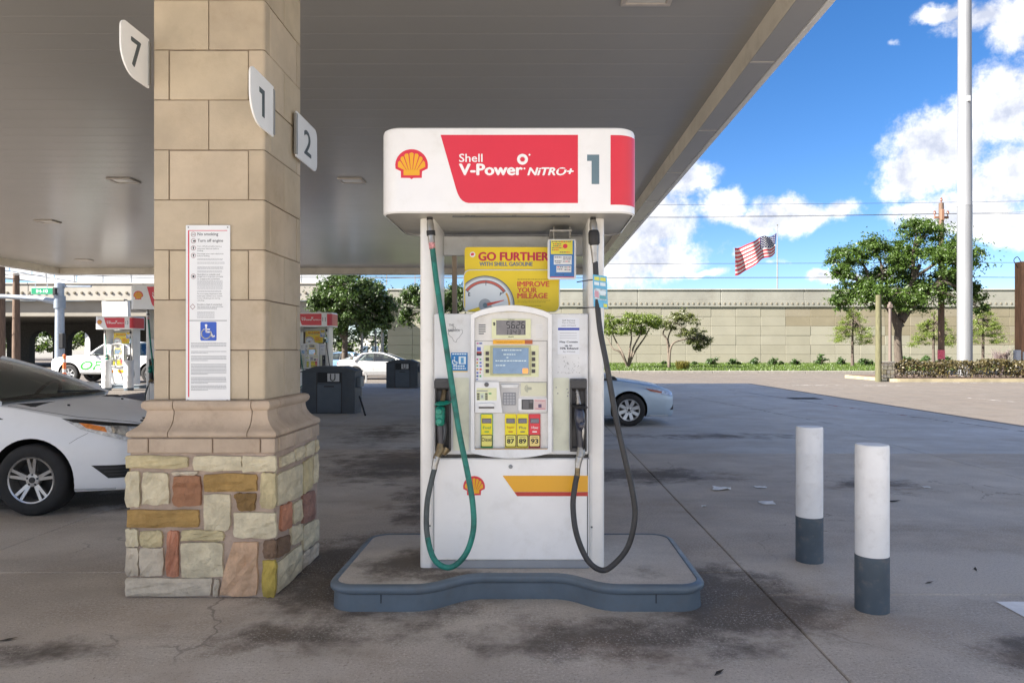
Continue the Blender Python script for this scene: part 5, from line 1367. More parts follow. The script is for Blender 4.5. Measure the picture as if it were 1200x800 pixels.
def add_greenhouse(par, mat, G, glass, rear_x, hatch):
    # G: dict of key points. Windscreen, roof, side windows and pillars as separate pieces
    cow, rf, rr_, rb, wb, wr = G['cowl'], G['roof_front'], G['roof_rear'], G['rear_base'], G['w_base'], G['w_roof']
    # roof: curved grid
    b = MB(); rows = []
    for i in range(11):
        t = i / 10; x = rf[0] + (rr_[0] - rf[0]) * t; zc = rf[1] + (rr_[1] - rf[1]) * t + G['crown'] * math.sin(PI * t)
        rows.append([(x + .04 * (1 - abs(k / 4 - 1)) * (1 - t), wr * (k / 4 - 1), zc - .055 * abs(k / 4 - 1) ** 2.5) for k in range(9)])
    low = [[(p[0], p[1] * .985, p[2] - .05) for p in r_] for r_ in rows]
    b.grid(rows, 0, True); b.grid(low, 0, True)
    for e in (0, 10): b.grid([rows[e], low[e]], 0, False)
    for k in (0, 8): b.grid([[r_[k] for r_ in rows], [r_[k] for r_ in low]], 0, False)
    obj('roof', b, mat, par)
    def screen_grid(p0, p1, wa, wb_, bow, n=8, m=6):
        rows = []
        for j in range(m + 1):
            t = j / m; x = p0[0] + (p1[0] - p0[0]) * t; z = p0[1] + (p1[1] - p0[1]) * t + .035 * math.sin(PI * t); w = wa + (wb_ - wa) * t
            rows.append([(x + bow * (1 - (2 * k / n - 1) ** 2) * (1 - .4 * t), w * (2 * k / n - 1), z) for k in range(n + 1)])
        return rows
    b = MB(); b.grid(screen_grid(cow, (rf[0] + .0, rf[1] - .03), wb * .965, wr * .95, .16), 0, True); ws = obj('windscreen', b, glass, par)
    b = MB(); b.grid(screen_grid((rb[0], rb[1]), (rr_[0], rr_[1] - .03), wb * .90, wr * .93, -.12), 0, True); obj('rear_window', b, glass, par)
    for s in (-1, 1):
        def sp(x, z):   # point on the flank glass plane
            t = (z - G['belt']) / (rf[1] - .05 - G['belt']); t = max(0, min(1.05, t)); return (x, s * (wb + (wr - wb) * t ** 1.2), z)
        # pillars
        A0 = (cow[0] + .02, G['belt'] + .0); A1 = (rf[0] + .02, rf[1] - .045)
        b = MB()
        pa_ = [sp(A0[0] + (A1[0] - A0[0]) * t, A0[1] + (A1[1] - A0[1]) * t + .03 * math.sin(PI * t)) for t in np.linspace(0, 1, 8)]
        b.tube(pa_, [.045] * 2 + [.034] * 6, 8); obj('front_pillar', b, mat, par)
        xb = G['b_pillar']; b = MB(); b.tube([sp(xb + .04, G['belt'] - .02), sp(xb, rf[1] - .045)], .035, 6); obj('middle_pillar', b, dark_trim, par)
        C0 = (rb[0] + (.25 if hatch else .55), G['belt']); C1 = (rr_[0] + .12, rr_[1] - .05)
        b = MB(); b.tube([sp(C0[0] + (C1[0] - C0[0]) * t - (0.0), C0[1] + (C1[1] - C0[1]) * t) for t in np.linspace(0, 1, 5)], [.11, .10, .085, .07, .06], 8); obj('rear_pillar', b, mat, par)
        b = MB(); topz = [(A1[0], A1[1])]
        up = [sp(rf[0] + (C1[0] - rf[0]) * t, rf[1] - .05 + (rr_[1] - rf[1]) * t + G['crown'] * math.sin(PI * t)) for t in np.linspace(0, 1, 10)]
        b.tube(up, .022, 6); obj('roof_rail', b, mat, par)
        # side glass between belt and rail
        rows = []
        for j in range(5):
            t = j / 4; xa = A0[0] + (A1[0] - A0[0]) * t; xc = C0[0] + (C1[0] - C0[0]) * t
            rows.append([sp(xa + (xc - xa) * k / 8, G['belt'] - .02 + (rf[1] - .055 - G['belt']) * t + t * ((rr_[1] - rf[1]) * k / 8 + G['crown'] * math.sin(PI * k / 8))) for k in range(9)])
        b = MB(); b.grid(rows, 0, True); obj('side_window', b, glass, par)
        b = MB(); b.tube([sp(A0[0] - .04, G['belt'] - .015), sp(C0[0], G['belt'] - .005)], .014, 6); obj('window_strip', b, dark_trim, par)
        # mirror
        mx = cow[0] - .22; b = MB(); yy_ = s * (wb + .12)
        b.lathe([(.0001, -.075), (.05, -.06), (.075, 0), (.07, .035), (.06, .05)], 14, (0, 0, 0), 'x')
        b.v = [(v[0] * -.9 + mx, v[1] * 1.35 + yy_, v[2] * .85 + G['belt'] + .075) for v in b.v]
        b.tube([(mx, s * (wb - .03), G['belt'] + .02), (mx, yy_ - s * .05, G['belt'] + .05)], .025, 6)
        obj('door_mirror', b, mat, par)
    return ws
interior_m = M('interior cloth', (0.035, 0.035, 0.036), 0.8, var=.2)
def interior(par, xs, z0, w):
    b = MB()
    b.bbox(xs - .05, xs + .42, -w + .06, w - .06, z0 - .22, z0 - .03, .05)
    obj('dashboard', b, interior_m, par)
    b = MB(); c = Vector((xs - .22, .36, z0 - .03)); ring = [c + Vector((.10 * math.sin(a), .185 * math.cos(a), .165 * math.sin(a))) for a in np.linspace(0, 2 * PI, 25)]
    b.tube(ring, .017, 7, caps=False); b.tube([c + Vector((0, -.18, 0)), c, c + Vector((0, .18, 0))], .02, 6); b.tube([c, c + Vector((.25, 0, -.12))], .03, 6); obj('steering_wheel', b, dark_trim, par)
    for y in (-.36, .36):
        b = MB(); b.bbox(xs - 1.05, xs - .5, y - .24, y + .24, .42, .58, .05); b.prism([(xs - 1.0, .5), (xs - .85, .5), (xs - 1.06, z0 + .18), (xs - 1.17, z0 + .18)], y - .23, y + .23, 'y'); b.bbox(xs - 1.17, xs - 1.07, y - .13, y + .13, z0 + .2, z0 + .36, .04); obj('seat', b, interior_m, par)
    b = MB(); b.bbox(xs - 1.9, xs - .2, -w + .05, w - .05, .3, .42, .02); obj('cabin_floor', b, interior_m, par)

tint = glass_mat('car glass', (0.34, 0.39, 0.355), 0.07)
HT = [  # x, z bottom, half width, z widest, z shoulder, shoulder half width, z top
    (2.20, .27, .44, .50, .62, .40, .67), (2.16, .225, .65, .48, .67, .60, .745), (2.07, .205, .78, .48, .725, .70, .815), (1.92, .205, .845, .50, .795, .775, .875),
    (1.65, .20, .885, .53, .845, .815, .925), (1.30, .20, .905, .56, .92, .835, .985), (1.0, .19, .905, .58, .975, .84, 1.03), (.6, .19, .905, .60, .995, .85, 1.035), (-.4, .19, .91, .60, 1.0, .86, 1.03),
    (-1.3, .20, .915, .60, .99, .86, 1.02), (-1.8, .23, .885, .60, 1.0, .80, 1.03), (-2.05, .30, .80, .60, .98, .70, 1.0), (-2.16, .42, .66, .6, .85, .6, .88)]
def build_hatch():
    c = empty('hatchback', (-5.83, 7.36, 0), 0, 'white hatchback with ten spoke alloy wheels parked left of the stone column', 'car')
    pm = paint('hatchback white', (0.86, 0.875, 0.89))
    body, bv = car_body(c, HT, [(1.30, .80, .372, .33), (-1.35, .80, .372, .33)], pm, .37)
    G = dict(cowl=(.93, 1.03), roof_front=(-.08, 1.45), roof_rear=(-1.85, 1.36), rear_base=(-2.05, 1.0), w_base=.835, w_roof=.585, belt=1.0, crown=.05, b_pillar=-.55)
    add_greenhouse(c, pm, G, tint, -2, True); interior(c, .80, 1.03, .8)
    for (x, rr_) in ((1.30, .325), (-1.35, .325)):
        for s in (-1, 1): wheel(c, x, s * .80, rr_, .205, s, .212, 5, alloy)
    for s in (-1, 1):
        d = Vector((-1, -s * 1.0, 0)).normalized()   # inwards from the front corner
        e = Vector((1, -s * 1.0, 0)).normalized()    # along the corner, forwards and inwards
        o0 = -d * 2.6
        def pc(sv, z): return o0 + e * sv + Vector((0, 0, z))
        # headlamp
        hl = patch(bv, 'headlight', c, lampglass, [pc(.62, .775), pc(1.08, .61), pc(1.16, .765), pc(.50, .875)], None, d, 14, 6, .008)
        patch(bv, 'indicator', hl, M('amber lens', (.75, .22, .03), .15, var=.2, scale=40, coat=1), [pc(.66, .785), pc(.80, .745), pc(.79, .79), pc(.60, .845)], None, d, 8, 4, .012)
        patch(bv, 'lamp_bowl', hl, M('lamp bowl', (.62, .65, .68), .12, .8, var=.5, scale=18), [pc(.84, .735), pc(.96, .69), pc(.97, .78), pc(.83, .80)], None, d, 8, 5, .012)
        patch(bv, 'lamp_brow', hl, dark_trim, [pc(.58, .835), pc(1.15, .755), pc(1.16, .775), pc(.50, .872)], None, d, 14, 2, .0125)
        fg = patch(bv, 'bumper_grille', c, dark_trim, [pc(.80, .335), pc(1.16, .33), pc(1.22, .445), pc(.68, .455)], None, d, 10, 4, .005)
        for k in range(3):
            patch(bv, 'grille_bar', fg, M('grille bar', (.035, .035, .04), .35), [pc(.80 - k * .03, .362 + k * .03), pc(1.18, .358 + k * .03), pc(1.18, .368 + k * .03), pc(.80 - k * .03, .372 + k * .03)], None, d, 8, 1, .010)
        b = MB()
        dy = Vector((0, -s, 0)); Y0 = s * 2.0
        seam(b, bv, [(1.635, Y0, .655), (1.70, Y0, .70), (1.78, Y0, .745)], dy, .002)
        seam(b, bv, [(.78, Y0, .28), (.70, Y0, .5), (.68, Y0, .75), (.72, Y0, .93)], dy); seam(b, bv, [(-.45, Y0, .28), (-.5, Y0, .6), (-.48, Y0, .93)], dy); seam(b, bv, [(.78, Y0, .27), (-.44, Y0, .27)], dy)
        dz = Vector((0, 0, -1))
        seam(b, bv, [(1.02, s * .80, 3), (1.30, s * .775, 3), (1.62, s * .73, 3), (1.92, s * .62, 3), (2.07, s * .45, 3), (2.12, 0, 3)], dz, .0035)
        obj('panel_gap', b, seam_m, c)
        b = MB(); b.tube([cast(bv, (1.35, s * .45, 3), dz, .0), cast(bv, (1.35, s * .45, 3), dz, .014)], .012, 8); obj('washer_jet', b, dark_trim, c)
        b = MB(); b.bbox(.35, .52, s * .905 - .02, s * .905 + .02, .78, .81, .01); obj('door_handle', b, pm, c)
        # black quarter triangle at the foot of the pillar
        patch(bv, 'mirror_triangle', c, dark_trim, [(.80, Y0, .855), (1.04, Y0, .872), (.92, Y0, .915), (.80, Y0, .93)], None, dy, 4, 3, .005)
    b = MB(); rows = []
    for k in range(13):
        u = k / 12 * 2 - 1; xx = .93 + .17 * (1 - u * u); rows.append([(xx + .035, u * .80, 1.03 + .012 * (1 - u * u)), (xx - .06, u * .80, 1.055)])
    b.grid(rows, 0, True); obj('cowl', b, dark_trim, c)
    b = MB(); b.tube([(1.06, .1, 1.05), (.92, -.3, 1.06), (.89, -.62, 1.045)], .009, 5); b.tube([(1.04, .55, 1.055), (1.03, .2, 1.07), (.98, -.05, 1.08)], .009, 5); obj('wiper', b, dark_trim, c)
    d = Vector((-1, 0, 0))
    patch(bv, 'front_grille', c, dark_trim, [(3, -.42, .50), (3, .42, .50), (3, .5, .64), (3, -.5, .64)], None, d, 12, 4, .006)
    patch(bv, 'lower_grille', c, dark_trim, [(3, -.40, .30), (3, .40, .30), (3, .38, .42), (3, -.38, .42)], None, d, 12, 4, .006)
    b = MB()
    for s in (-1, 1): b.tube([cast(bv, (x, s * 2, .235), (0, -s, 0), .0) for x in (1.66, 1.8, 1.92, 2.0)], .008, 5)
    obj('bumper_lip', b, M('lip grey', (.4, .42, .44), .4), c)
    return c
build_hatch()

ST = [(2.32, .26, .46, .48, .60, .42, .63), (2.27, .20, .70, .47, .64, .62, .70), (2.16, .18, .80, .47, .675, .71, .745), (1.98, .19, .845, .49, .735, .775, .815), (1.65, .185, .875, .52, .80, .805, .875), (1.32, .19, .89, .55, .85, .82, .92),
      (.95, .19, .89, .56, .89, .83, .965), (.5, .19, .89, .57, .905, .84, .965), (-.5, .19, .89, .58, .92, .845, .97), (-1.35, .20, .885, .60, .95, .82, 1.0), (-1.8, .24, .86, .62, .97, .77, 1.03), (-2.15, .30, .80, .62, .96, .70, 1.02), (-2.30, .42, .70, .62, .88, .62, .92)]
def build_sedan(name, loc, rz, label, col, metal, cat='car', detail=True):
    c = empty(name, loc, rz, label, cat)
    pm = paint(name + ' ' + label[:12], col, metal)
    body, bv = car_body(c, ST, [(1.38, .78, .365, .33), (-1.32, .78, .365, .33)], pm, .36)
    G = dict(cowl=(1.0, .97), roof_front=(.0, 1.36), roof_rear=(-1.15, 1.34), rear_base=(-1.95, 1.03), w_base=.825, w_roof=.58, belt=.93, crown=.045, b_pillar=-.42)
    add_greenhouse(c, pm, G, tint, -2, False); interior(c, .75, 1.0, .8)
    for x in (1.38, -1.32):
        for s in (-1, 1): wheel(c, x, s * .79, .322, .2, s, .215, 8, silver_rim, False)
    for s in (-1, 1):
        d = Vector((-1, -s, 0)).normalized(); e = Vector((1, -s, 0)).normalized(); o0 = -d * 2.6
        def pc(sv, z): return o0 + e * sv + Vector((0, 0, z))
        hl = patch(bv, 'headlight', c, lampglass, [pc(.78, .645), pc(1.10, .585), pc(1.17, .645), pc(.58, .765)], None, d, 12, 5, .008)
        patch(bv, 'indicator', hl, M('amber lens dull', (.42, .14, .06), .2, var=.2, scale=40, coat=1), [pc(.68, .69), pc(.85, .645), pc(.88, .675), pc(.62, .745)], None, d, 8, 3, .012)
        patch(bv, 'bumper_vent', c, dark_trim, [pc(1.0, .32), pc(1.25, .32), pc(1.25, .40), pc(1.12, .42)], None, d, 8, 4, .005)
        tl = patch(bv, 'tail_light', c, M('tail red', (.35, .01, .01), .15, coat=1), [(-3, s * .45, .78), (-3, s * .78, .76), (-3, s * .8, .90), (-3, s * .45, .88)], None, (1, 0, 0), 6, 3, .008)
        b = MB(); Y0 = s * 2.0; dy = Vector((0, -s, 0))
        seam(b, bv, [(.80, Y0, .26), (.72, Y0, .5), (.72, Y0, .88)], dy); seam(b, bv, [(-.4, Y0, .26), (-.42, Y0, .88)], dy)
        seam(b, bv, [(1.0, s * .79, 3), (1.6, s * .73, 3), (2.0, s * .6, 3), (2.2, s * .3, 3), (2.22, 0, 3)], Vector((0, 0, -1)), .0035); obj('panel_gap', b, seam_m, c)
        b = MB(); b.tube([cast(bv, (x, s * 2, .21), (0, -s, 0), .003) for x in (1.80, 1.95, 2.08, 2.16)], .014, 6); obj('bumper_lip', b, M('lip grey', (.4, .42, .44), .4), c)
    patch(bv, 'front_grille', c, dark_trim, [(3, -.5, .28), (3, .5, .28), (3, .5, .52), (3, -.5, .52)], None, (-1, 0, 0), 12, 4, .006)
    return c
build_sedan('sedan', (.50, 14.95, 0), 0, 'silver blue sedan nosing out from behind the near pump on its right', (0.40, 0.49, 0.58), .3)
build_sedan('sedan', (-7.7, 37.2, 0), 0, 'pale silver sedan out on the road between the two dark waste bins', (0.55, 0.55, 0.56), .3)
build_sedan('sedan', (-11.6, 42.3, 0), PI, 'light blue sedan far off behind the tree trunk and the near waste bin', (0.22, 0.36, 0.55), .2)

# pickup truck with green lettering
PT = [(2.85, .62, .55, .75, .98, .55, 1.05), (2.80, .45, .86, .75, 1.02, .82, 1.12), (2.70, .42, .93, .76, 1.08, .86, 1.19), (2.3, .42, .98, .78, 1.14, .90, 1.24), (1.8, .42, 1.0, .80, 1.17, .92, 1.28), (1.15, .42, 1.0, .80, 1.20, .93, 1.30), (.5, .42, 1.0, .80, 1.22, .94, 1.28), (-1.0, .42, 1.0, .80, 1.22, .95, 1.26), (-1.9, .46, 1.0, .82, 1.22, .96, 1.25), (-2.75, .5, .99, .84, 1.22, .96, 1.24), (-2.85, .56, .95, .84, 1.18, .93, 1.2)]
def build_pickup():
    c = empty('pickup_truck', (-19.2, 33.6, 0), PI, 'white crew cab pickup with green OFF lettering on its doors, behind the far left pump', 'pickup truck')
    pm = paint('pickup white', (0.76, 0.77, 0.78))
    body, bv = car_body(c, PT, [(1.95, .86, .50, .44), (-1.75, .86, .50, .44)], pm, .5)
    G = dict(cowl=(1.05, 1.30), roof_front=(.35, 1.86), roof_rear=(-1.05, 1.86), rear_base=(-1.25, 1.26), w_base=.92, w_roof=.72, belt=1.26, crown=.03, b_pillar=-.25)
    add_greenhouse(c, pm, G, tint, -2, True); interior(c, .8, 1.34, .85)
    for x in (1.95, -1.75):
        for s in (-1, 1): wheel(c, x, s * .84, .42, .26, s, .25, 6, silver_rim, False)
    s = 1   # its left flank faces the camera once turned round
    b = MB(); Y = 1.02
    def fl(u): return -u
    text_mb(b, 'OFF-', -.05, 1.40, .60, 1.0, Y, .01, .3, mirror=True)
    # cast on to the flank so the print follows it
    nv = []
    for v in b.v:
        q = cast(bv, (v[0], 2.5, v[2]), (0, -1, 0), .006); nv.append(tuple(q) if q is not None else v)
    b.v = nv; b.m = [0] * len(b.m)
    b.v = [(x, y, z) for x, y, z in b.v]
    obj('green_lettering', b, M('lettering green', (0.04, 0.36, 0.05), .4), c)
    patch(bv, 'hood_stripe', c, M('lime strip', (.55, .62, .08), .4), [(2.45, 2.5, 1.08), (1.3, 2.5, 1.13), (1.3, 2.5, 1.17), (2.3, 2.5, 1.13)], None, (0, -1, 0), 10, 2, .006)
    for s in (-1, 1):
        d = Vector((-1, -s, 0)).normalized(); e = Vector((1, -s, 0)).normalized(); o0 = -d * 3.6
        patch(bv, 'headlight', c, lampglass, [o0 + e * 1.22 + Vector((0, 0, .86)), o0 + e * 1.55 + Vector((0, 0, .86)), o0 + e * 1.55 + Vector((0, 0, 1.04)), o0 + e * 1.22 + Vector((0, 0, 1.06))], None, d, 6, 4, .01)
        b = MB(); Y0 = s * 2; dy = Vector((0, -s, 0))
        for x in (1.1, -.15, -1.15): seam(b, bv, [(x, Y0, .55), (x, Y0, 1.2)], dy, .006)
        obj('panel_gap', b, seam_m, c)
        b = MB(); b.tube([(1.3, s * .98, .42), (-1.15, s * .98, .42)], .05, 8); obj('side_step', b, dark_trim, c)
    patch(bv, 'front_grille', c, dark_trim, [(4, -.55, .72), (4, .55, .72), (4, .55, 1.02), (4, -.55, 1.02)], None, (-1, 0, 0), 8, 3, .01)
    return c
build_pickup()

# ------------------------------------------------------------------ waste and service bins
bin_m = M('bin slate plastic', (0.055, 0.068, 0.085), 0.5, var=.08, dirt=((.12, .12, .12), .3, 4))
def waste_bin(x, y, label):
    t = empty('waste_bin', (x, y, 0), 0, label, 'waste bin', 'dark service bins between the pumps')
    w, d, h = .62, .34, 1.0
    b = MB(); pts = [(-w, 0), (w, 0), (w, .98), (.30, 1.09), (-.30, 1.09), (-w, .98)]; b.prism(pts, -d, d); obj('bin_body', b, bin_m, t)
    b = MB(); pts = [(-w - .03, .975), (w + .03, .975), (w + .03, 1.0), (.31, 1.115), (-.31, 1.115), (-w - .03, 1.0)]; b.prism(pts, -d - .03, d + .03); obj('bin_lid', b, M('bin lid', (.045, .055, .068), .5), t)
    b = MB(); b.bbox(-.26, .30, -d - .022, -d - .002, .04, .70, .008); dr_ = obj('bin_door', b, M('bin door', (.07, .09, .115), .45), t)
    b = MB(); b.bbox(-.10, .14, -d - .032, -d - .0225, .63, .66, .003); obj('door_pull', b, black, dr_)
    b = MB(); b.bbox(-.25, .29, -d - .004, -d + .1, .735, .975, .004); obj('bin_mouth', b, M('mouth dark', (.015, .017, .02), .7), t)
    b = MB(); b.bbox(-.02, .26, -d - .02, -d - .006, .76, .95, .004); tw = obj('towel_holder', b, M('holder white', (.62, .63, .63), .4), t)
    b = MB(); b.tube(bez([(.06, -d - .026, .94), (.06, -d - .04, .82), (.11, -d - .04, .78), (.16, -d - .04, .82), (.16, -d - .026, .94)], 4), .012, 6); obj('holder_loop', b, dark_trim, tw)
    for xx in (-.27, .31):
        b = MB(); b.bbox(xx - .012, xx + .012, -d - .012, -d - .001, .02, .985, .003); obj('bin_rib', b, black, t)
    b = MB(); b.bbox(w + .001, w + .10, -.16, .16, .62, .86, .01); obj('bucket', b, M('bucket pale', (.16, .19, .22), .4), t)
    return t
waste_bin(-4.82, 17.2, 'dark slate waste bin with paper towel holder just right of the stone column')
waste_bin(-5.18, 28.6, 'smaller looking dark slate waste bin further back, left of the near pump')
b = MB(); b.tube([(-4.12, 17.0, .40), (-3.96, 16.6, .22), (-3.80, 16.2, .03)], .022, 7); tag(obj('squeegee_pole', b, dark_trim), 'thin black pole leaning out from the side of the near waste bin', 'pole')

bar = empty('barrier_rail', (-6.2, 33.0, 0), 0, 'low pale barrier rail along the lot edge between the two waste bins', 'barrier')
b = MB(); b.bbox(-1.6, 1.6, -.04, .04, .42, .54, .01); obj('rail', b, M('rail grey', (.42, .42, .42), .4, .3), bar)
for x in (-1.5, 0, 1.5):
    b = MB(); b.bbox(x - .04, x + .04, -.035, .035, 0, .418, .006); obj('post', b, MATS['rail grey'], bar)

# white posts guarding the far left pump, orange traffic marker, litter
for (px, Y, lab) in ((125, 26.6, 'left one of two white posts guarding the far left pump'), (151, 26.6, 'right one of two white posts guarding the far left pump')):
    bollard('bollard', ((px - VX) / F * Y, Y, 0), 1.12, .16, lab, .10, 'white posts by the far left pump')
tm = empty('traffic_marker', ((75.5 - VX) / F * 30.5, 30.5, 0), 0, 'slim orange and white traffic marker post in front of the white pickup', 'traffic marker')
b = MB(); b.lathe([(.17, 0), (.17, .04), (.10, .07), (.0001, .07)], 16); obj('marker_base', b, black, tm)
b = MB(); b.lathe([(.075, .071), (.07, .5), (.065, 1.28), (.03, 1.32), (.0001, 1.32)], 16); ob_ = obj('marker_post', b, M('marker orange', (.80, .16, .04), .5), tm)
for z in (.55, .98):
    b = MB(); b.lathe([(.0735, z), (.0725, z + .14)], 16); obj('marker_band', b, M('band white', (.75, .72, .70), .3), tm)
r_ = random.Random(4)
for i, (px, py, w, lab) in enumerate(((845, 573, .12, 'crumpled white paper scrap, left one of the pair on the lot beyond the near pump'), (892, 571, .07, 'small flat white paper scrap just beyond the dark stain right of the pump'), (900, 589.5, .085, 'flat white paper scrap on the dark oil stain left of the bollards'), (825, 593.5, .035, 'tiny white litter scrap nearest the pump island'), (1086, 571, .05, 'thin white litter scrap on the lot right of both bollards'))):
    Y = EYE * F / (py - VY); p = at(px, py, Y); b = MB(); N = 4; rows = []
    for j in range(N): rows.append([(w * (k / (N - 1) - .5) * 1.6 + r_.uniform(-.2, .2) * w, w * (j / (N - 1) - .5) * 1.3 + r_.uniform(-.25, .25) * w, r_.uniform(.004, .25 * w if i in (0,) else .014)) for k in range(N)])
    low = [[(q[0], q[1], q[2] - .002) for q in rw] for rw in rows]
    b.grid(rows, 0, False); b.grid(low, 0, False)
    tag(obj('paper_scrap', b, M('litter white', (.75, .75, .74), .7), loc=(p.x, p.y, 0)), lab, 'litter', 'white litter on the lot')
for (x, y, a, w, lab) in ((-2.72, 3.71, .3, .05, 'dark dried leaf on the pavement left of the stone column foot'), (.86, 3.33, .6, .04, 'dark twig-like scrap on the pavement near the bottom edge of view'), (3.55, 7.1, .2, .11, 'dark flattened scrap on the lot beyond the two bollards'), (2.55, 4.62, .1, .035, 'small dark leaf just behind the nearest bollard'), (3.02, 4.9, 1, .035, 'dark leaf right of the bollards beyond the joint')):
    b = MB(); b.add([(-w, -.01, .003), (0, -w * .3, .006), (w, 0, .012), (0, w * .3, .005)], [(0, 1, 2, 3)])
    tag(obj('dead_leaf', b, M('dead leaf', (.035, .028, .022), .9), loc=(x, y, 0), rot=(0, 0, a)), lab, 'litter', 'dark scraps on the pavement')
# ------------------------------------------------------------------ verge, wall and bridge
WY = 62.0
verge_z = lambda y: .15 + (y - 46.6) / (WY - 46.6) * .20
b = MB(); b.add([(-12.4, 46.6, .14), (200, 46.6, .14), (200, WY, .34), (-12.4, WY, .34)], [(0, 1, 2, 3)])
struct('verge', b, M('verge soil grass', (0.09, 0.115, 0.035), 0.95, var=.5, scale=.9, world_coords=True, dirt=((.16, .11, .06), .6, .5)))
kb = MB(); x = -12.4; kparts = []
kr = bpy.data.objects.new('kerb', None)
b = MB(); b.box(-12.4, 200, 46.32, 46.6, -.03, .10); kerb = struct('kerb', b, M('kerb concrete', (0.22, 0.205, 0.185), .85, var=.15, world_coords=True))
while x < 70:
    b = MB(); b.bbox(x + .01, x + 2.99, 46.30, 46.62, -.02, .155, .02); obj('kerb_stone', b, MATS['kerb concrete'], kerb); x += 3
def grass(name, x0, x1, y0, y1, zf, n, h, col, seed):
    rs = np.random.RandomState(seed)
    X = rs.uniform(x0, x1, n); Y = rs.uniform(y0, y1, n); H = rs.uniform(.5, 1.2, n) * h; A = rs.uniform(0, 2 * PI, n); W = h * .22
    Z = np.array([zf(y) for y in Y]) - .01
    v = np.zeros((n, 3, 3)); v[:, 0] = np.stack([X - W * np.cos(A), Y - W * np.sin(A), Z], 1); v[:, 1] = np.stack([X + W * np.cos(A), Y + W * np.sin(A), Z], 1)
    v[:, 2] = np.stack([X + rs.uniform(-.5, .5, n) * h, Y + rs.uniform(-.5, .5, n) * h, Z + H], 1)
    me = bpy.data.meshes.new(name); me.from_pydata(v.reshape(-1, 3).tolist(), [], np.arange(n * 3).reshape(-1, 3).tolist())
    return tag(finish(me, name, leaf_mat('grass blades %d' % seed, col, .5, .25)), kind='stuff')
grass('grass', -12, 45, 46.7, 61.5, verge_z, 60000, .14, (0.072, 0.122, 0.025), 1)

wallm = [M('wall panel %d' % i, c, .85, var=.06, scale=.5, dirt=((.30, .27, .20), .25, .8), bump=.1, bscale=12) for i, c in enumerate(((.255, .24, .19), (.245, .23, .18), (.265, .25, .20), (.195, .168, .115), (.215, .188, .138)))]
paraf = M('parapet concrete', (.25, .245, .215), .85, var=.12, scale=.4, dirt=((.16, .14, .11), .55, .5), bump=.1, bscale=10)
wall = empty('retaining_wall', (20, WY, 0), 0, 'long cream retaining wall of stacked rectangular panels below the highway', 'wall')
off = (-20, -WY, 0)
def wobj(n, b, m, par=None): o_ = obj(n, b, m, wall if par is None else par); o_.location = off; return o_
b = MB(); b.box(-12.6, 80, WY + .03, WY + 1.0, 0, 6.7); wobj('backing', b, M('wall joint', (.30, .27, .21), .9))
PW, PH = 2.15, .815; zb = .30; cols_ = int((46 + 12.6) / PW) + 1; cnt = 0
r_ = random.Random(21)
for c_ in range(cols_):
    x0 = -12.6 + c_ * PW
    for k in range(6):
        z0 = zb + k * PH; px = VX + x0 * F / WY; 
        tan = (k >= 4 and px > 895 and px < 930) or (k == 5 and px > 895) or (k >= 4 and px > 920) or (k == 3 and px > 950) or (px > 985 and k >= 2)
        m = wallm[3 if r_.random() < .6 else 4] if tan and r_.random() < .9 else wallm[r_.choice((0, 0, 1, 2))]
        b = MB(); b.bbox(x0 + .008, x0 + PW - .008, WY - .06 + r_.uniform(-.012, .012), WY + .05, z0 + .008, z0 + PH - .008, .016); wobj('wall_panel', b, m); cnt += 1
x0 = -12.6 + cols_ * PW; b = MB(); b.box(x0, 80, WY - .05, WY + .03, .3, 5.19); wobj('far_wall_face', b, wallm[4])
# frieze band and parapet in cast lengths
x = -12.6
while x < 80:
    b = MB(); b.bbox(x + .01, x + 7.19, WY - .16, WY + .5, 5.20, 5.80, .03); wobj('frieze', b, paraf)
    b = MB(); b.bbox(x + .01, x + 7.19, WY - .10, WY + .4, 5.802, 6.62, .03); wobj('parapet', b, paraf)
    b = MB(); b.bbox(x + .012, x + 7.188, WY - .17, WY + .5, 6.622, 6.78, .04); wobj('coping', b, paraf); x += 7.2
b = MB(); x = -12.3
while x < 60: b.lathe([(.0001, WY - .195), (.08, WY - .19), (.11, WY - .158)], 8, (x, 0, 5.50), 'y'); x += .45
tag(wobj('frieze_studs', b, M('stud concrete', (.17, .15, .115), .9)), kind='stuff')

# bridge over the side road, left of the wall
bridge = empty('bridge', (-40, 60, 0), 0, 'concrete highway bridge with dark underpass and arched openings at the far left', 'bridge')
def bobj(n, b, m, par=None):
    o_ = obj(n, b, m, bridge if par is None else par); o_.location = (40, -60, 0); return o_
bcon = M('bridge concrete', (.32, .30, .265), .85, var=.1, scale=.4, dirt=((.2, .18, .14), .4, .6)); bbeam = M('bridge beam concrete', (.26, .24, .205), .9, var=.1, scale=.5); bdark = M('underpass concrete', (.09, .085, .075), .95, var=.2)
x = -90
while x < -12.7:
    x1 = min(x + 9.6, -12.62)
    b = MB(); b.bbox(x + .015, x1 - .015, 59.6, 60.0, 5.60, 6.95, .03); bobj('parapet', b, bcon)
    b = MB(); b.bbox(x + .02, x1 - .02, 59.52, 60.05, 6.952, 7.08, .03); bobj('coping', b, bcon); x = x1
b = MB(); b.bbox(-90, -12.65, 60.1, 61.4, 4.30, 5.60, .04); bobj('girder', b, bbeam)
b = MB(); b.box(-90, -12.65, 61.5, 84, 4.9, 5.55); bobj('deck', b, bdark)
for yy in (64, 67, 70, 73, 76, 79): 
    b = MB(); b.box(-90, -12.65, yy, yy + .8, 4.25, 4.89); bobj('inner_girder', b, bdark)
b = MB(); x = -89
while x < -13: b.lathe([(.0001, 59.5), (.10, 59.52), (.125, 59.602)], 8, (x, 0, 6.25), 'y'); x += .62
tag(bobj('parapet_studs', b, M('stud concrete')if 0 else MATS['stud concrete']), kind='stuff')
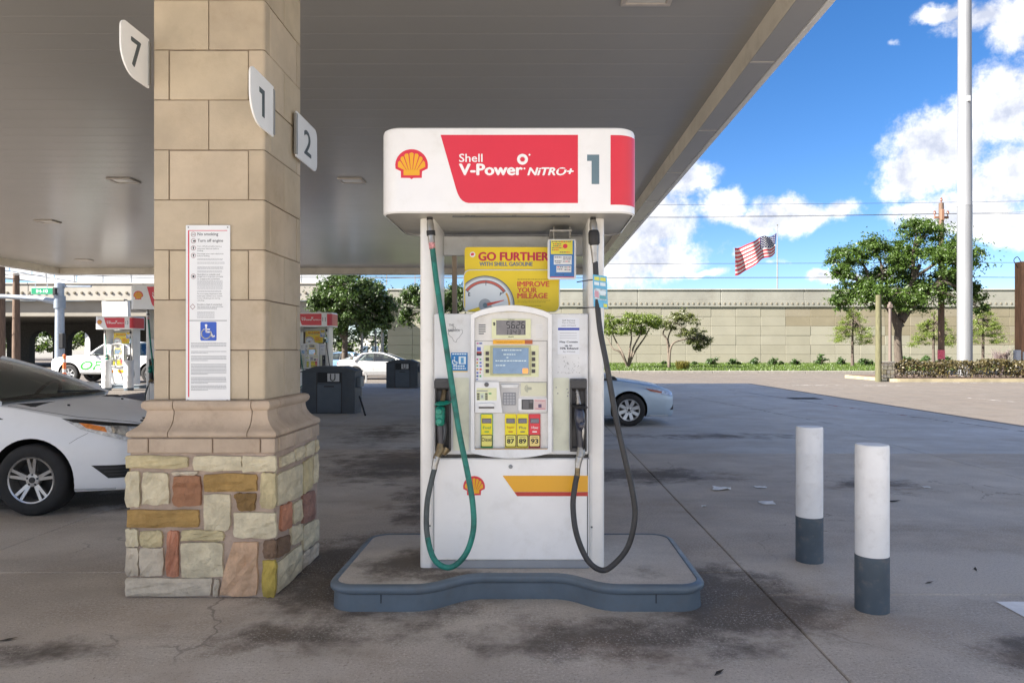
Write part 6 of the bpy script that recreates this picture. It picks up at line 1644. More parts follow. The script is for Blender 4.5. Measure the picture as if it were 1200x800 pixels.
# pier wall under the deck with arched openings
b = MB(); PYw, TZ = 76.0, 4.24
centres = [((48 - VX) / F * PYw + 7.3 * k) for k in range(-4, 7) ] if False else [(px - VX) / F * PYw for px in (-120, -62, -6, 48, 92, 140, 190, 240, 290, 340)]
hw = 1.25; th = .9
edges = [-95.0]
for i, c_ in enumerate(centres):
    xl, xr = c_ - hw, c_ + hw; spring = 2.3; arc = [(c_ - hw * math.cos(PI * k / 10), spring + (hw * 1.0) * math.sin(PI * k / 10)) for k in range(11)]
    loop = [(xl, .0)] + arc + [(xr, .0)]
    for Yq in (PYw, PYw + th):
        top_ = [(p[0], TZ) for p in arc]
        b.grid([[(p[0], Yq, p[1]) for p in arc], [(p[0], Yq, p[1]) for p in top_]], 0, False)
        x_prev = edges[-1]
        b.add([(x_prev, Yq, 0), (xl, Yq, 0), (xl, Yq, spring), (xl, Yq, TZ), (x_prev, Yq, TZ)], [(0, 1, 2, 3, 4)])
    b.grid([[(p[0], PYw, p[1]) for p in loop], [(p[0], PYw + th, p[1]) for p in loop]], 0, False)
    edges.append(xr)
for Yq in (PYw, PYw + th): b.add([(edges[-1], Yq, 0), (-22.5, Yq, 0), (-22.5, Yq, TZ), (edges[-1], Yq, TZ)], [(0, 1, 2, 3)])
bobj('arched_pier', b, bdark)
# guard fence along the top of the wall and bridge
gf = M('fence steel', (.30, .31, .32), .5, .5)
rail = empty('railing', (-30, 60.6, 7.1), 0, 'thin steel railing along the top of the far left bridge', 'railing')
for k in range(24):
    b = MB(); xx = -30 + k * 2.4 - 28; b.box(xx + 30 - .04, xx + 30 + .04, -.04, .04, -.1, .95); obj('post', b, gf, rail)
for zz in (.45, .92): b = MB(); b.bbox(-28.1, 27.4, -.03, .03, zz, zz + .06, .01); obj('rail', b, gf, rail)
# flyover ramp higher behind
fly = empty('flyover', (-70, 96, 0), 0, 'pale flyover ramp with panelled guard rail rising behind the far left bridge', 'flyover')
pal = M('flyover pale concrete', (.55, .56, .58), .8, var=.08, scale=.3); palg = M('flyover panel', (.56, .60, .66), .5, var=.1, scale=1)
def ramp(y0, pts, h, m, name, par):
    b = MB()
    for i in range(len(pts) - 1):
        (xa, za), (xb_, zb_) = pts[i], pts[i + 1]
        b.add([(xa, y0, za), (xb_, y0, zb_), (xb_, y0, zb_ + h), (xa, y0, za + h), (xa, y0 + 8, za), (xb_, y0 + 8, zb_), (xb_, y0 + 8, zb_ + h), (xa, y0 + 8, za + h)], [(0, 1, 2, 3), (4, 5, 6, 7), (0, 4, 5, 1), (3, 2, 6, 7)])
    o_ = obj(name, b, m, par); o_.location = (70, -96, 0); return o_
RP = [(-120, 14.4), (-90, 13.0), (-70, 11.2), (-58, 9.2), (-52, 8.0)]
ramp(96, RP, .9, pal, 'deck_edge', fly)
for i in range(len(RP) - 1):
    (xa, za), (xb_, zb_) = RP[i], RP[i + 1]; n_ = max(2, int((xb_ - xa) / 3))
    for k in range(n_):
        t0, t1 = k / n_, (k + .94) / n_; b = MB()
        b.add([(xa + (xb_ - xa) * t, 95.9 + d_, za + (zb_ - za) * t + dz_) for (t, dz_) in ((t0, .95), (t1, .95), (t1, 2.4), (t0, 2.4)) for d_ in (0, .08)], [(0, 2, 4, 6), (1, 3, 5, 7), (0, 1, 3, 2), (2, 3, 5, 4), (4, 5, 7, 6), (6, 7, 1, 0)])
        o_ = obj('guard_panel', b, palg, fly); o_.location = (70, -96, 0)
for xx in (-100, -80, -62): b = MB(); b.lathe([(1.0, 0), (1.0, 10)], 12, (xx, 101, 0)); o_ = obj('pier', b, pal, fly); o_.location = (70, -96, 0)
b2 = empty('upper_ramp', (-52, 110, 0), 0, 'upper highway ramp with solid concrete parapet, just left of the stone column above the bridge', 'flyover')
b = MB(); b.bbox(-67, -30, 110, 118, 11.4, 13.4, .05); o_ = obj('parapet', b, pal, b2); o_.location = (52, -110, 0)
for k in range(13): b = MB(); xx = -66 + k * 3; b.box(xx - .05, xx + .05, 110.1, 110.2, 13.4, 14.8); o_ = obj('post', b, gf, b2); o_.location = (52, -110, 0)
b = MB(); b.bbox(-67, -30, 110.1, 110.2, 14.6, 14.7, .01); o_ = obj('rail', b, gf, b2); o_.location = (52, -110, 0)
for xx in (-62, -48, -35): b = MB(); b.lathe([(1.0, 0), (1.0, 11.4)], 12, (xx, 114, 0)); o_ = obj('pier', b, pal, b2); o_.location = (52, -110, 0)

# ------------------------------------------------------------------ poles, wires, flag
wood = M('weathered pole wood', (.13, .085, .06), .9, var=.3, scale=3, stretch=(6, 6, .6), bump=.3, bscale=20)
def util_pole(x, y, z0, h, r, label, arms, m=wood, cat='utility pole'):
    t = empty('utility_pole', (x, y, z0), 0, label, cat); b = MB(); b.lathe([(r, -.3), (r * .93, h * .4), (r * .75, h)], 14); obj('pole_shaft', b, m, t)
    return t
LY = 44.0
p = at(1103, 422, LY); up = util_pole(p.x, LY, .2, 10.3, .19, 'dark wooden utility pole with insulators and pink tape round its foot, behind the oak', 0)
b = MB(); b.bbox(-.10, .10, -.2, .1, 9.2, 9.9, .03); b.bbox(-.45, .45, -.05, .05, 9.35, 9.5, .02); obj('crossarm', b, M('arm wood red', (.22, .11, .07), .8), up)
for x, z in ((-.4, 9.5), (.4, 9.5), (0, 10.3)):
    b = MB(); b.lathe([(.03, 0), (.03, .12), (.08, .14), (.08, .22), (.05, .26), (.07, .30), (.0001, .36)], 10, (x, 0, z)); obj('insulator', b, M('insulator brown', (.20, .09, .06), .3), up)
b = MB(); b.lathe([(.205, .75), (.204, 1.3)], 14); b.bbox(-.32, -.1, -.22, -.19, .95, 1.15, .02); obj('pink_tape', b, M('pink tape', (.72, .12, .18), .5), up)
util_pole((19 - VX) / F * 46 , 46, 0, 6.4, .24, 'brown wooden pole standing left of the green street sign, second from the left edge', 0)
util_pole((1 - VX) / F * 44, 44, 0, 13, .25, 'brown wooden pole cut by the left edge of the picture', 0)
wire_m = M('wire', (.055, .06, .07), .6)
def wire(pts, r, label, sag=.35):
    b = MB(); out = []
    for i in range(len(pts) - 1):
        a = Vector(pts[i]); c_ = Vector(pts[i + 1])
        for k in range(16): t = k / 16; q = a.lerp(c_, t); q.z -= sag * 4 * t * (1 - t); out.append(q)
    out.append(Vector(pts[-1])); b.tube(out, r, 5); return tag(obj('power_line', b, wire_m), label, 'wire', 'power lines over the far wall')
PX = p.x
wire([(-44, LY, 11.0), (PX, LY, 10.55), (PX + 50, LY, 12.6)], .012, 'topmost thin power line crossing the clouds above the flag and oak')
wire([(-44, LY + .1, 10.2), (PX - .4, LY, 9.85), (PX + 50, LY, 12.0)], .014, 'second power line from the top, crossing just above the flag')
wire([(-44, LY + .6, 10.0), (PX + .4, LY, 9.85), (PX + 50, LY, 11.0)], .012, 'third power line from the top, close below the second')
wire([(-44, LY, 7.3), (PX, LY - .2, 6.85), (PX + 50, LY, 7.6)], .014, 'upper of the two lower cables crossing in front of the flag pole', .25)
wire([(-44, LY, 6.2), (PX, LY - .2, 5.95), (PX + 50, LY, 6.2)], .02, 'lowest cable, running just above the top of the wall', .12)
wire([(-60, 45.5, 8.3), (-30, 45.5, 6.6), (-5, 48, 6.9)], .02, 'cable strung across above the green street sign at the far left', .3)
wire([(-60, 45.7, 7.6), (-30, 45.6, 6.3), (-5, 48.1, 6.5)], .014, 'lower cable strung beside the green street sign at the far left', .3)

# steel mast with the street sign and its arm
galv = M('galvanised blue grey', (.30, .34, .40), .45, .5, var=.1)
sx = (70 - VX) / F * 43
mast = empty('signal_mast', (sx, 43, 0), 0, 'pale blue grey steel signal mast with a long arm, beside the white pickup', 'mast')
b = MB(); b.lathe([(.30, 0), (.30, .06), (.27, .08), (.23, 5.5), (.0001, 5.55)], 18); obj('mast_shaft', b, galv, mast)
b = MB(); b.tube([(0, 0, 4.35), (-1.2, 0, 4.58), (-3.2, 0, 4.70), (-11, 0, 4.9)], [.20, .17, .14, .10], 10); obj('mast_arm', b, galv, mast)
b = MB(); b.lathe([(.31, 4.0), (.31, 4.75)], 14); obj('arm_clamp', b, M('clamp grey', (.24, .28, .33), .5, .4), mast)
b = MB(); b.lathe([(.27, 5.2), (.27, 5.5)], 14); b.bbox(-.1, 1.9, -.05, .05, 5.25, 5.37, .02); obj('top_bracket', b, galv, mast)
b = MB(); b.bbox(.15, .42, -.35, -.05, 1.6, 2.5, .03); obj('signal_box', b, dark_trim, mast)
sg = empty('street_sign', ((49.5 - VX) / F * 42.6, 42.6, EYE + (VY - 341) / F * 42.6), 0, 'green overhead street sign reading IH-10, hung left of the steel mast', 'sign')
b = MB(); b.bbox(-.66, .66, -.02, .02, -.21, .21, .01); obj('panel', b, M('sign rim white', (.6, .65, .62), .4), sg)
b = MB(); b.bbox(-.635, .635, -.026, -.021, -.185, .185, .002); obj('green_face', b, M('sign green', (.01, .25, .12), .4), sg)
b = MB(); text_mb(b, 'IH-10', -.34, .34, -.1, .1, -.0275, .02); obj('sign_lettering', b, pwhite, sg)
for xx in (-.4, .3): b = MB(); b.box(xx - .02, xx + .02, -.015, .015, .212, .42); obj('hanger', b, galv, sg)
b = MB(); b.bbox(.68, .85, -.12, .1, -.22, .2, .02); obj('end_box', b, dark_trim, sg)
# plain white board above the far left pump
bd = empty('sign_board', ((137 - VX) / F * 31.5, 31.5, 0), 0, 'plain white trapezoid sign board rising above the far left pump topper', 'sign board')
zA = EYE + (VY - 353) / F * 31.5; zB = EYE + (VY - 374) / F * 31.5
b = MB(); b.prism([(-.56, zB - .2), (.56, zB - .2), (.52, zA), (-.60, zA)], -.12, .12); obj('board', b, M('board white', (.66, .65, .62), .4), bd)
b = MB(); b.bbox(-.2, .2, -.1, .1, 0, zB - .2, .02); obj('board_post', b, M('board post', (.5, .5, .48), .5), bd)
b = MB(); b.bbox(-.45, .4, -.14, .14, zA + .002, zA + .09, .02); obj('board_cap', b, bbeam, bd)

# flag
FY = 88.0
fp = at(911, 338, FY); ft = at(911, 265, FY)
fl = empty('flagpole', (fp.x, FY, 0), 0, 'slender grey flagpole beyond the wall', 'flagpole')
b = MB(); b.lathe([(.10, 0), (.09, ft.z * .7), (.055, ft.z), (.0001, ft.z + .02)], 10); obj('pole_shaft', b, M('pole grey', (.30, .31, .32), .4, .6), fl)
b = MB(); b.lathe([(.0001, ft.z + .02), (.10, ft.z + .12), (.0001, ft.z + .22)], 10); obj('finial', b, M('finial', (.4, .35, .2), .3, .8), fl)
def fpt(u, v, o=0.0):   # u from the hoist, v down; the fly sags and waves
    px = 910.3 - 49 * u; py = 271.5 + 19 * u ** .9 + (23 + 10 * u) * v * (1 - .0 * u) + (4.5 if u > .6 else 0) * (u - .6) * 0
    py += 1.6 * math.sin(u * 9 + 1) + .8 * math.sin(u * 15)
    q = at(px, py, FY); return (q.x, q.y + .45 * math.sin(u * 8.5 + v * 1.2) + .25 * math.sin(u * 17 + v * 2) + o, q.z)
flag = empty('flag', (fp.x, FY, ft.z), 0, 'red, white and blue striped flag with stars, waving left from its pole', 'flag')
fo = (-fp.x, -FY, -ft.z); N = 30
fr = M('flag red', (.34, .014, .022), .7, var=.05); fw = M('flag white cloth', (.42, .41, .40), .7); fb = M('flag navy', (.010, .016, .075), .7)
for k in range(13):
    v0, v1 = k / 13, (k + 1) / 13; us = np.linspace(0.40 if k < 7 else 0, 1, N)
    b = MB(); b.grid([[fpt(u, v0) for u in us], [fpt(u, v1) for u in us]], 0, True); o_ = obj('stripe', b, fr if k % 2 == 0 else fw, flag); o_.location = fo
b = MB(); b.grid([[fpt(u, v) for u in np.linspace(0, .4, 14)] for v in np.linspace(0, 7 / 13, 8)], 0, True); o_ = obj('canton', b, fb, flag); o_.location = fo
b = MB()
for rr__ in range(9):
    for c_ in range(6 if rr__ % 2 == 0 else 5):
        u = .4 * (c_ * 2 + 1 + rr__ % 2) / 12; v = 7 / 13 * (rr__ + 1) / 10; q = fpt(u, v, -.03); s = .11
        pts = [(q[0] + s * (1 if i % 2 == 0 else .42) * math.sin(2 * PI * i / 10), q[1], q[2] + s * (1 if i % 2 == 0 else .42) * math.cos(2 * PI * i / 10)) for i in range(10)]
        b.add(pts, [tuple(range(10))])
o_ = obj('stars', b, fw, flag); o_.location = fo; o_['kind'] = 'stuff'

# tall steel sign pole
tp = empty('sign_pole', ((1130.5 - VX) / F * 37.0, 37.0, 0), 0, 'very tall pale steel pole rising out of the hedge beyond the top of the picture', 'pole')
alu = M('pole steel paint', (.235, .24, .25), .42, .35, var=.06, stretch=(1, 1, .1), scale=4, dirt=((.33, .33, .33), .3, 2))
b = MB(); b.lathe([(.36, 0), (.35, 8.9)], 32); obj('pole_shaft', b, alu, tp)
b = MB(); b.lathe([(.355, 8.9), (.36, 8.93), (.345, 8.96), (.32, 16), (.30, 26), (.0001, 26.02)], 32); obj('upper_shaft', b, alu, tp)
b = MB(); b.bbox(-.08, .10, -.38, -.30, 14.2, 14.5, .02); obj('hand_hole', b, M('cover grey', (.35, .36, .37), .5), tp)

# ------------------------------------------------------------------ plants
bark = M('oak bark', (.075, .06, .047), .95, var=.3, scale=5, bump=.6, bscale=14, stretch=(3, 3, .6)); barkd = M('thin bark', (.12, .095, .075), .9, var=.25, scale=6)
def leaves(blobs, n, size, seed, gap=.0, flat=.75, zmin=.3, clumps=24):
    rs = np.random.RandomState(seed); vol = np.array([bq[1][0] * bq[1][2] for bq in blobs]); vol = vol / vol.sum(); C = []; Nn = []
    for (c, rad), w in zip(blobs, vol):
        m = int(n * w); ns = clumps
        # each limb's foliage is a handful of small leaf clumps set round it
        cd_ = rs.normal(size=(ns, 3)); cd_ /= np.linalg.norm(cd_, axis=1)[:, None]
        cc = np.array(c) + cd_ * (rs.uniform(.25, .95, ns)[:, None]) * np.array(rad); cr = rs.uniform(.28, .60, ns)
        ci = rs.randint(0, ns, m * 2)
        d = rs.normal(size=(m * 2, 3)); d /= np.linalg.norm(d, axis=1)[:, None]
        rr__ = np.abs(rs.normal(size=m * 2)) * .62 + .12
        P = cc[ci] + d * (rr__ * cr[ci])[:, None] * np.array(rad) * np.array([1, 1, .8])
        # clumps: keep leaves where a noise field is high, so that gaps open in the crown
        keep = np.array([noise.noise(Vector(q) * (1.1 / max(.5, size * 6))) + .5 * noise.noise(Vector(q) * (2.7 / max(.5, size * 6))) for q in P])
        idx = np.argsort(-keep + rs.normal(size=m * 2) * .12)[:m]
        C.append(P[idx]); Nn.append(d[idx])
    C = np.vstack(C); D_ = np.vstack(Nn); ok = C[:, 2] > zmin; C = C[ok]; D_ = D_[ok]; m = len(C)
    Nrm = D_ * .5 + rs.normal(size=(m, 3)) * .7 + np.array([0, 0, .45]); Nrm /= np.linalg.norm(Nrm, axis=1)[:, None]
    T = np.cross(Nrm, rs.normal(size=(m, 3))); T /= np.linalg.norm(T, axis=1)[:, None]; B = np.cross(Nrm, T)
    s = size * rs.uniform(.6, 1.3, m)[:, None]
    v = np.stack([C - T * s, C + B * s * .45 * flat / .75, C + T * s, C - B * s * .45 * flat / .75], 1).reshape(-1, 3)
    return v, np.arange(m * 4).reshape(-1, 4)
def crown_obj(name, par, v, f, m):
    me = bpy.data.meshes.new(name); me.from_pydata(v.tolist(), [], f.tolist()); return finish(me, name, m, par)
def limb(b, p, q, r0, r1, bend, rs, n=6):
    p = Vector(p); q = Vector(q); mid = p.lerp(q, .5) + Vector((rs.uniform(-1, 1), rs.uniform(-1, 1), rs.uniform(0, .8))) * bend
    pts = bez([p, mid, q], n); m = len(pts); b.tube(pts, [r0 + (r1 - r0) * i / (m - 1) for i in range(m)], 7); return pts
def tree(name, base, trunk, blobs, n, size, leafm, seed, label, cat='tree', tr=.2, barkm=None, group=None, twigs=5, gap=0, flat=.75, trunk_name='trunk'):
    # base: world point; trunk: list of stems, each a list of world points; blobs: (world centre, radii)
    t = empty(name, base, 0, label, cat, group); B0 = Vector(base); rs = random.Random(seed); b = MB(); forks = []
    for st_ in trunk:
        pts = bez([Vector(q) - B0 for q in st_], 5); m = len(pts); b.tube(pts, [tr * (1.25 - .25 * min(1, i / 2)) * (1 - .55 * i / (m - 1)) for i in range(m)], 9); forks.append(pts)
    bl = [(tuple(Vector(c) - B0), r__) for c, r__ in blobs]
    for c, r__ in bl:
        st_ = min(forks, key=lambda P: (P[-1] - Vector(c)).length); s = st_[-1 - rs.randint(0, min(3, len(st_) - 1))]
        lp_ = limb(b, s, c, tr * .42, tr * .12, r__[0] * .35, rs)
        for k in range(twigs):
            d = Vector((rs.gauss(0, 1), rs.gauss(0, 1), rs.gauss(.2, 1))).normalized()
            limb(b, lp_[rs.randint(len(lp_) // 2, len(lp_) - 1)], Vector(c) + Vector((d.x * r__[0], d.y * r__[1], d.z * r__[2])) * .85, tr * .13, tr * .04, r__[0] * .15, rs, 4)
    obj(trunk_name, b, barkm or bark, t)
    v, f = leaves(bl, n, size, seed, gap, flat); crown_obj('crown', t, v, f, leafm); return t
def pb(px, py, rx, ry, Y, seed, dep=None):
    rs = random.Random(seed * 131 + int(px)); k = Y / F; c = at(px, py, Y); return ((c.x, Y + rs.uniform(-1, 1) * rx * k * .8, c.z), (rx * k, (dep or rx * k), ry * k))
oakl = leaf_mat('oak leaves', (.062, .115, .026), .6, .4); oakl2 = leaf_mat('dark oak leaves', (.045, .082, .024), .55, .25); lime = leaf_mat('feathery leaves', (.15, .20, .05), .35, .4); myr = leaf_mat('crape leaves', (.115, .165, .035), .45); shr = leaf_mat('shrub leaves', (.04, .085, .022), .5, .2); bare = leaf_mat('dull twigs', (.12, .085, .085), .35, .1)
Y = 42.5
bl = [pb(*q, Y, i) for i, q in enumerate([(1000, 300, 26, 20), (984, 325, 16, 17), (1010, 342, 30, 20), (1026, 288, 17, 15), (1075, 272, 30, 16), (1058, 300, 33, 24), (1100, 300, 34, 27), (1085, 338, 37, 27), (1122, 330, 24, 26), (1141, 345, 13, 15), (1150, 295, 8, 5), (1048, 352, 26, 15), (1128, 288, 16, 14), (990, 352, 17, 13), (1092, 264, 15, 9), (1040, 322, 24, 18), (1148, 362, 9, 8), (978, 305, 9, 5)])]
base = at(1054, 424, Y)
tree('oak_tree', (base.x, Y, .2), [[(base.x, Y, .1), at(1052, 400, Y), at(1054, 378, Y), at(1060, 350, Y), at(1078, 310, Y)], [at(1054, 384, Y), at(1040, 358, Y), at(1015, 330, Y)], [at(1055, 375, Y), at(1075, 352, Y), at(1105, 330, Y)]], bl, 80000, .08, oakl, 3, 'large spreading green oak behind the hedge and steel pole at the right', 'tree', .25)
Y = 39
bl = [pb(*q, Y, i) for i, q in enumerate([(410, 343, 34, 19), (380, 353, 18, 15), (436, 352, 26, 20), (402, 370, 34, 17), (446, 374, 15, 13), (425, 333, 20, 11), (394, 386, 18, 9), (390, 335, 16, 9), (428, 382, 18, 9)])]
base = at(404, 434, Y)
tree('oak_tree', (base.x, Y, 0), [[(base.x, Y, -.1), at(404, 410, Y), at(405, 388, Y), at(408, 360, Y)], [at(404, 395, Y), at(395, 375, Y), at(385, 358, Y)]], bl, 40000, .085, oakl2, 5, 'dark round crowned oak seen between the stone column and the near pump', 'tree', .2)
Y = 44
bl = [pb(*q, Y, i) for i, q in enumerate([(480, 350, 15, 14), (476, 372, 11, 12), (497, 345, 18, 16), (515, 352, 20, 18), (540, 350, 18, 16), (508, 372, 16, 10), (532, 372, 14, 10)])]
base = at(506, 432, Y)
tree('oak_tree', (base.x, Y, 0), [[(base.x, Y, -.1), at(506, 405, Y), at(505, 385, Y), at(503, 360, Y)]], bl, 18000, .09, oakl2, 6, 'dark oak partly hidden behind the left post of the near pump', 'tree', .2)
# feathery young trees by the wall
def feather(px, Y, py0, py1, w, seed, label):
    base = at(px, 428, Y); base.z = verge_z(Y) if Y > 46.6 else .1
    bls = []
    rs = random.Random(seed); n_ = 11
    for k in range(n_):
        t = k / (n_ - 1); py = py1 - 6 - (py1 - py0 - 6) * t; ww = w * (1 - t) ** .7 * rs.uniform(.8, 1.1) + 3
        for s in (-1, 1): bls.append(pb(px + s * ww * .5, py + rs.uniform(-3, 3), ww * .55, 4.5, Y, seed * 50 + k * 2 + (s > 0)))
    tree('feathery_tree', tuple(base), [[tuple(base), at(px, 395, Y), at(px + 1, py0 + 8, Y)]], bls, 11000, .06, lime, seed, label, 'tree', .11, barkm=M('dark thin bark', (.08, .06, .05), .9), twigs=3, flat=.4)
feather(999, 54, 362, 404, 25, 11, 'slim feathery light green young tree left of the oak, against the wall')
feather(1094, 50, 368, 408, 24, 12, 'feathery light green young tree behind the dark utility pole')
feather(1152, 50, 362, 404, 26, 13, 'sparse feathery young tree just right of the tall steel pole')
# crape myrtles with many bare stems
def myrtle(px, Y, blq, stems, seed, n, label, lm=myr):
    base = at(px, 427, Y); base.z = verge_z(Y)
    tree('crape_myrtle', tuple(base), [[tuple(base)] + [at(*q, Y + rnd.uniform(-.5, .5)) for q in st_] for st_ in stems], [pb(*q, Y, seed + i) for i, q in enumerate(blq)], int(n * 1.4), .07, lm, seed, label, 'tree', .085, barkm=barkd, twigs=4)
myrtle(736, 52, [(715, 378, 12, 10), (735, 374, 16, 9), (757, 376, 18, 9), (770, 380, 12, 9), (745, 386, 20, 7), (722, 388, 13, 6), (710, 385, 8, 9)], [[(730, 415), (722, 400), (715, 385)], [(727, 413), (718, 408), (712, 396)], [(738, 410), (740, 395), (738, 380)], [(744, 412), (755, 396), (762, 383)], [(742, 408), (750, 392), (752, 380)]], 31, 9000, 'multi stemmed crape myrtle with open crown, left one of the pair at the wall')
myrtle(784, 51, [(793, 370, 11, 8), (806, 376, 13, 8), (818, 392, 14, 10), (822, 405, 10, 8), (785, 380, 10, 9), (800, 390, 13, 7), (828, 400, 8, 7), (812, 400, 9, 6)], [[(785, 410), (783, 396), (790, 378)], [(787, 405), (800, 398), (816, 396)], [(782, 400), (777, 390), (785, 378)]], 41, 6500, 'leaning crape myrtle with thin grey stems, right one of the pair at the wall', leaf_mat('crape leaves grey', (.105, .125, .05), .45))
# small round shrubs along the verge
proto = None
for i, (px, py, w, lab) in enumerate(((814, 425, 5, 0), (835, 423.5, 11, 1), (858.5, 424, 8, 2), (865.5, 425, 5, 3), (884, 423.5, 9, 4), (907, 423, 9, 5), (915.5, 426, 5, 6), (933, 424, 9, 7), (962, 423.5, 13, 8), (987, 423.5, 9, 9), (1013, 423, 10, 10), (1062, 423, 10, 11), (1086, 423, 12, 12), (1105, 424, 12, 13), (778, 427, 5, 14), (1020, 425, 6, 15))):
    Yq = 57.0; r__ = w * .62 * Yq / F; p_ = at(px, py, Yq)
    t = empty('shrub', (p_.x, Yq, verge_z(Yq)), 0, None, 'shrub', 'small round shrubs along the foot of the wall')
    lb = ['tiny shrub first in the row, right of the leaning crape myrtle', 'broad round shrub just right of the leaning crape myrtle', 'left one of two touching round shrubs below the blank wall', 'smaller right one of two touching round shrubs', 'round shrub below the flag, left of centre of the row', 'round shrub straight below the flagpole', 'tiny low shrub right beside the one below the flagpole', 'round shrub second left of the oak', 'widest round shrub, below the tan wall panels', 'round shrub at the foot of the slim feathery tree', 'round shrub just left of the greenish wooden post', 'round shrub seen between the oak trunk and the stone pier', 'round shrub right of the oak trunk, over the hedge', 'round shrub at the foot of the dark utility pole', 'tiny shrub between the two crape myrtles', 'small shrub touching the greenish wooden post'][i]
    t['label'] = lb
    v, f = leaves([((0, 0, r__ * .75), (r__, r__, r__ * .8))], 700, .085, 60 + i, zmin=-.02); crown_obj('foliage', t, v, f, shr)
    b = MB(); 
    for k in range(4): a = k * 1.6; b.tube([(0, 0, -.05), (r__ * .3 * math.cos(a), r__ * .3 * math.sin(a), r__ * .5), (r__ * .6 * math.cos(a), r__ * .6 * math.sin(a), r__ * 1.0)], .018, 5)
    obj('stem', b, barkd, t)
for (px, py, w, h, lab) in ((800, 424, 9, 10, 'dull yellowish tuft of grass on the verge between the crape myrtle and first shrub'),):
    p_ = at(px, py, 48.5); t = tag(grass('grass_tuft', p_.x - .28, p_.x + .28, 48.3, 48.8, verge_z, 500, .55, (.16, .15, .05), 9), lab, 'grass tuft'); del t['kind']
# planting island: kerb, soil, hedge, stone pier
HY = 34.2
ki = MB(); ki.prism(rrect((1040 - VX) / F * HY, 34, HY - .4, HY + 5, .4, 5), -.02, .14, 'z'); isl = struct('planting_kerb', ki, M('yellowish kerb', (.29, .25, .16), .85, var=.2, scale=2))
ki = MB(); ki.prism(rrect((1040 - VX) / F * HY + .18, 33.8, HY - .22, HY + 4.8, .3, 5), .05, .16, 'z'); struct('planting_soil', ki, M('mulch', (.10, .065, .045), .95, var=.4, scale=9))
hedgel = leaf_mat('hedge leaves', (.075, .066, .030), .6, .2)
def hedge(pxa, pxb, Y, h, lab, seed):
    xa, xb_ = (pxa - VX) / F * Y, (pxb - VX) / F * Y; L = xb_ - xa
    t = empty('hedge', ((xa + xb_) / 2, Y, .15), 0, lab, 'hedge'); rs = np.random.RandomState(seed); n_ = int(4200 * L / 3)
    P = np.stack([rs.uniform(-L / 2, L / 2, n_), rs.uniform(-.5, .5, n_), rs.uniform(0.03, 1, n_) ** .7 * h], 1)
    P[:, 2] *= 1 + .10 * np.sin(P[:, 0] * 3.1 + seed) + .06 * np.sin(P[:, 0] * 7.3)
    # keep mostly the outer skin
    e = np.maximum(np.abs(P[:, 1]) / .5, P[:, 2] / h); P = P[(e > .72) | (rs.uniform(size=n_) < .15)]; m = len(P)
    Nr = rs.normal(size=(m, 3)); Nr /= np.linalg.norm(Nr, axis=1)[:, None]; T = np.cross(Nr, rs.normal(size=(m, 3))); T /= np.linalg.norm(T, axis=1)[:, None]; B = np.cross(Nr, T); s = .06 * rs.uniform(.6, 1.4, m)[:, None]
    v = np.stack([P - T * s, P + B * s * .5, P + T * s, P - B * s * .5], 1).reshape(-1, 3); crown_obj('foliage', t, v, np.arange(m * 4).reshape(-1, 4), hedgel)
    b = MB(); x = -L / 2 + .15; rr = random.Random(seed)
    while x < L / 2: 
        for k in range(3): b.tube([(x, 0, -.05), (x + rr.uniform(-.2, .2), rr.uniform(-.2, .2), h * .5), (x + rr.uniform(-.3, .3), rr.uniform(-.4, .4), h * .95)], .014, 4)
        x += .28
    obj('stem', b, M('hedge stem', (.11, .08, .06), .9), t)
hedge(1046, 1117, HY + .5, .80, 'clipped brownish hedge left of the tall steel pole, beside the stone pier', 3)
hedge(1121, 1260, HY + .6, .84, 'longer clipped brownish hedge running off the right edge at the foot of the steel pole', 5)
pr = empty('stone_pier', ((1038 - VX) / F * (HY + .3), HY + .3, 0), 0, 'short cream stone pier at the left end of the hedge', 'stone pier')
r_ = random.Random(8); z = .0
while z < .85:
    x = -.30; hh = r_.uniform(.14, .22)
    while x < .26:
        w = min(r_.uniform(.16, .3), .3 - x); b = MB(); b.bbox(x + .008, x + w - .008, -.26 - r_.uniform(0, .02), .26, z + .008, z + hh - .008, .02); obj('pier_stone', b, SMAT[r_.choice('ccyg')], pr); x += w
    z += hh
b = MB(); b.bbox(-.34, .34, -.3, .3, z + .002, z + .08, .02); obj('pier_cap', b, SMAT['g'], pr)
b = MB(); b.lathe([(.15, -.1), (.14, 2.4), (.125, 4.1), (.0001, 4.12)], 12); tag(obj('wooden_post', b, M('greenish treated wood', (.095, .09, .045), .85, var=.25, stretch=(5, 5, .5)), loc=((1029.5 - VX) / F * 34.0, 34.0, 0)), 'greenish treated wooden post at the kerb left of the stone pier', 'post')
b = MB(); b.lathe([(.085, -.1), (.07, 3.9), (.0001, 3.92)], 10); b.bbox(-.1, .1, -.1, .1, 3.6, 3.8, .02); tag(obj('lamp_post', b, M('brown steel post', (.13, .10, .085), .6), loc=((1043 - VX) / F * 36.0, 36.0, 0)), 'thin brown steel post just right of the greenish wooden post', 'post')
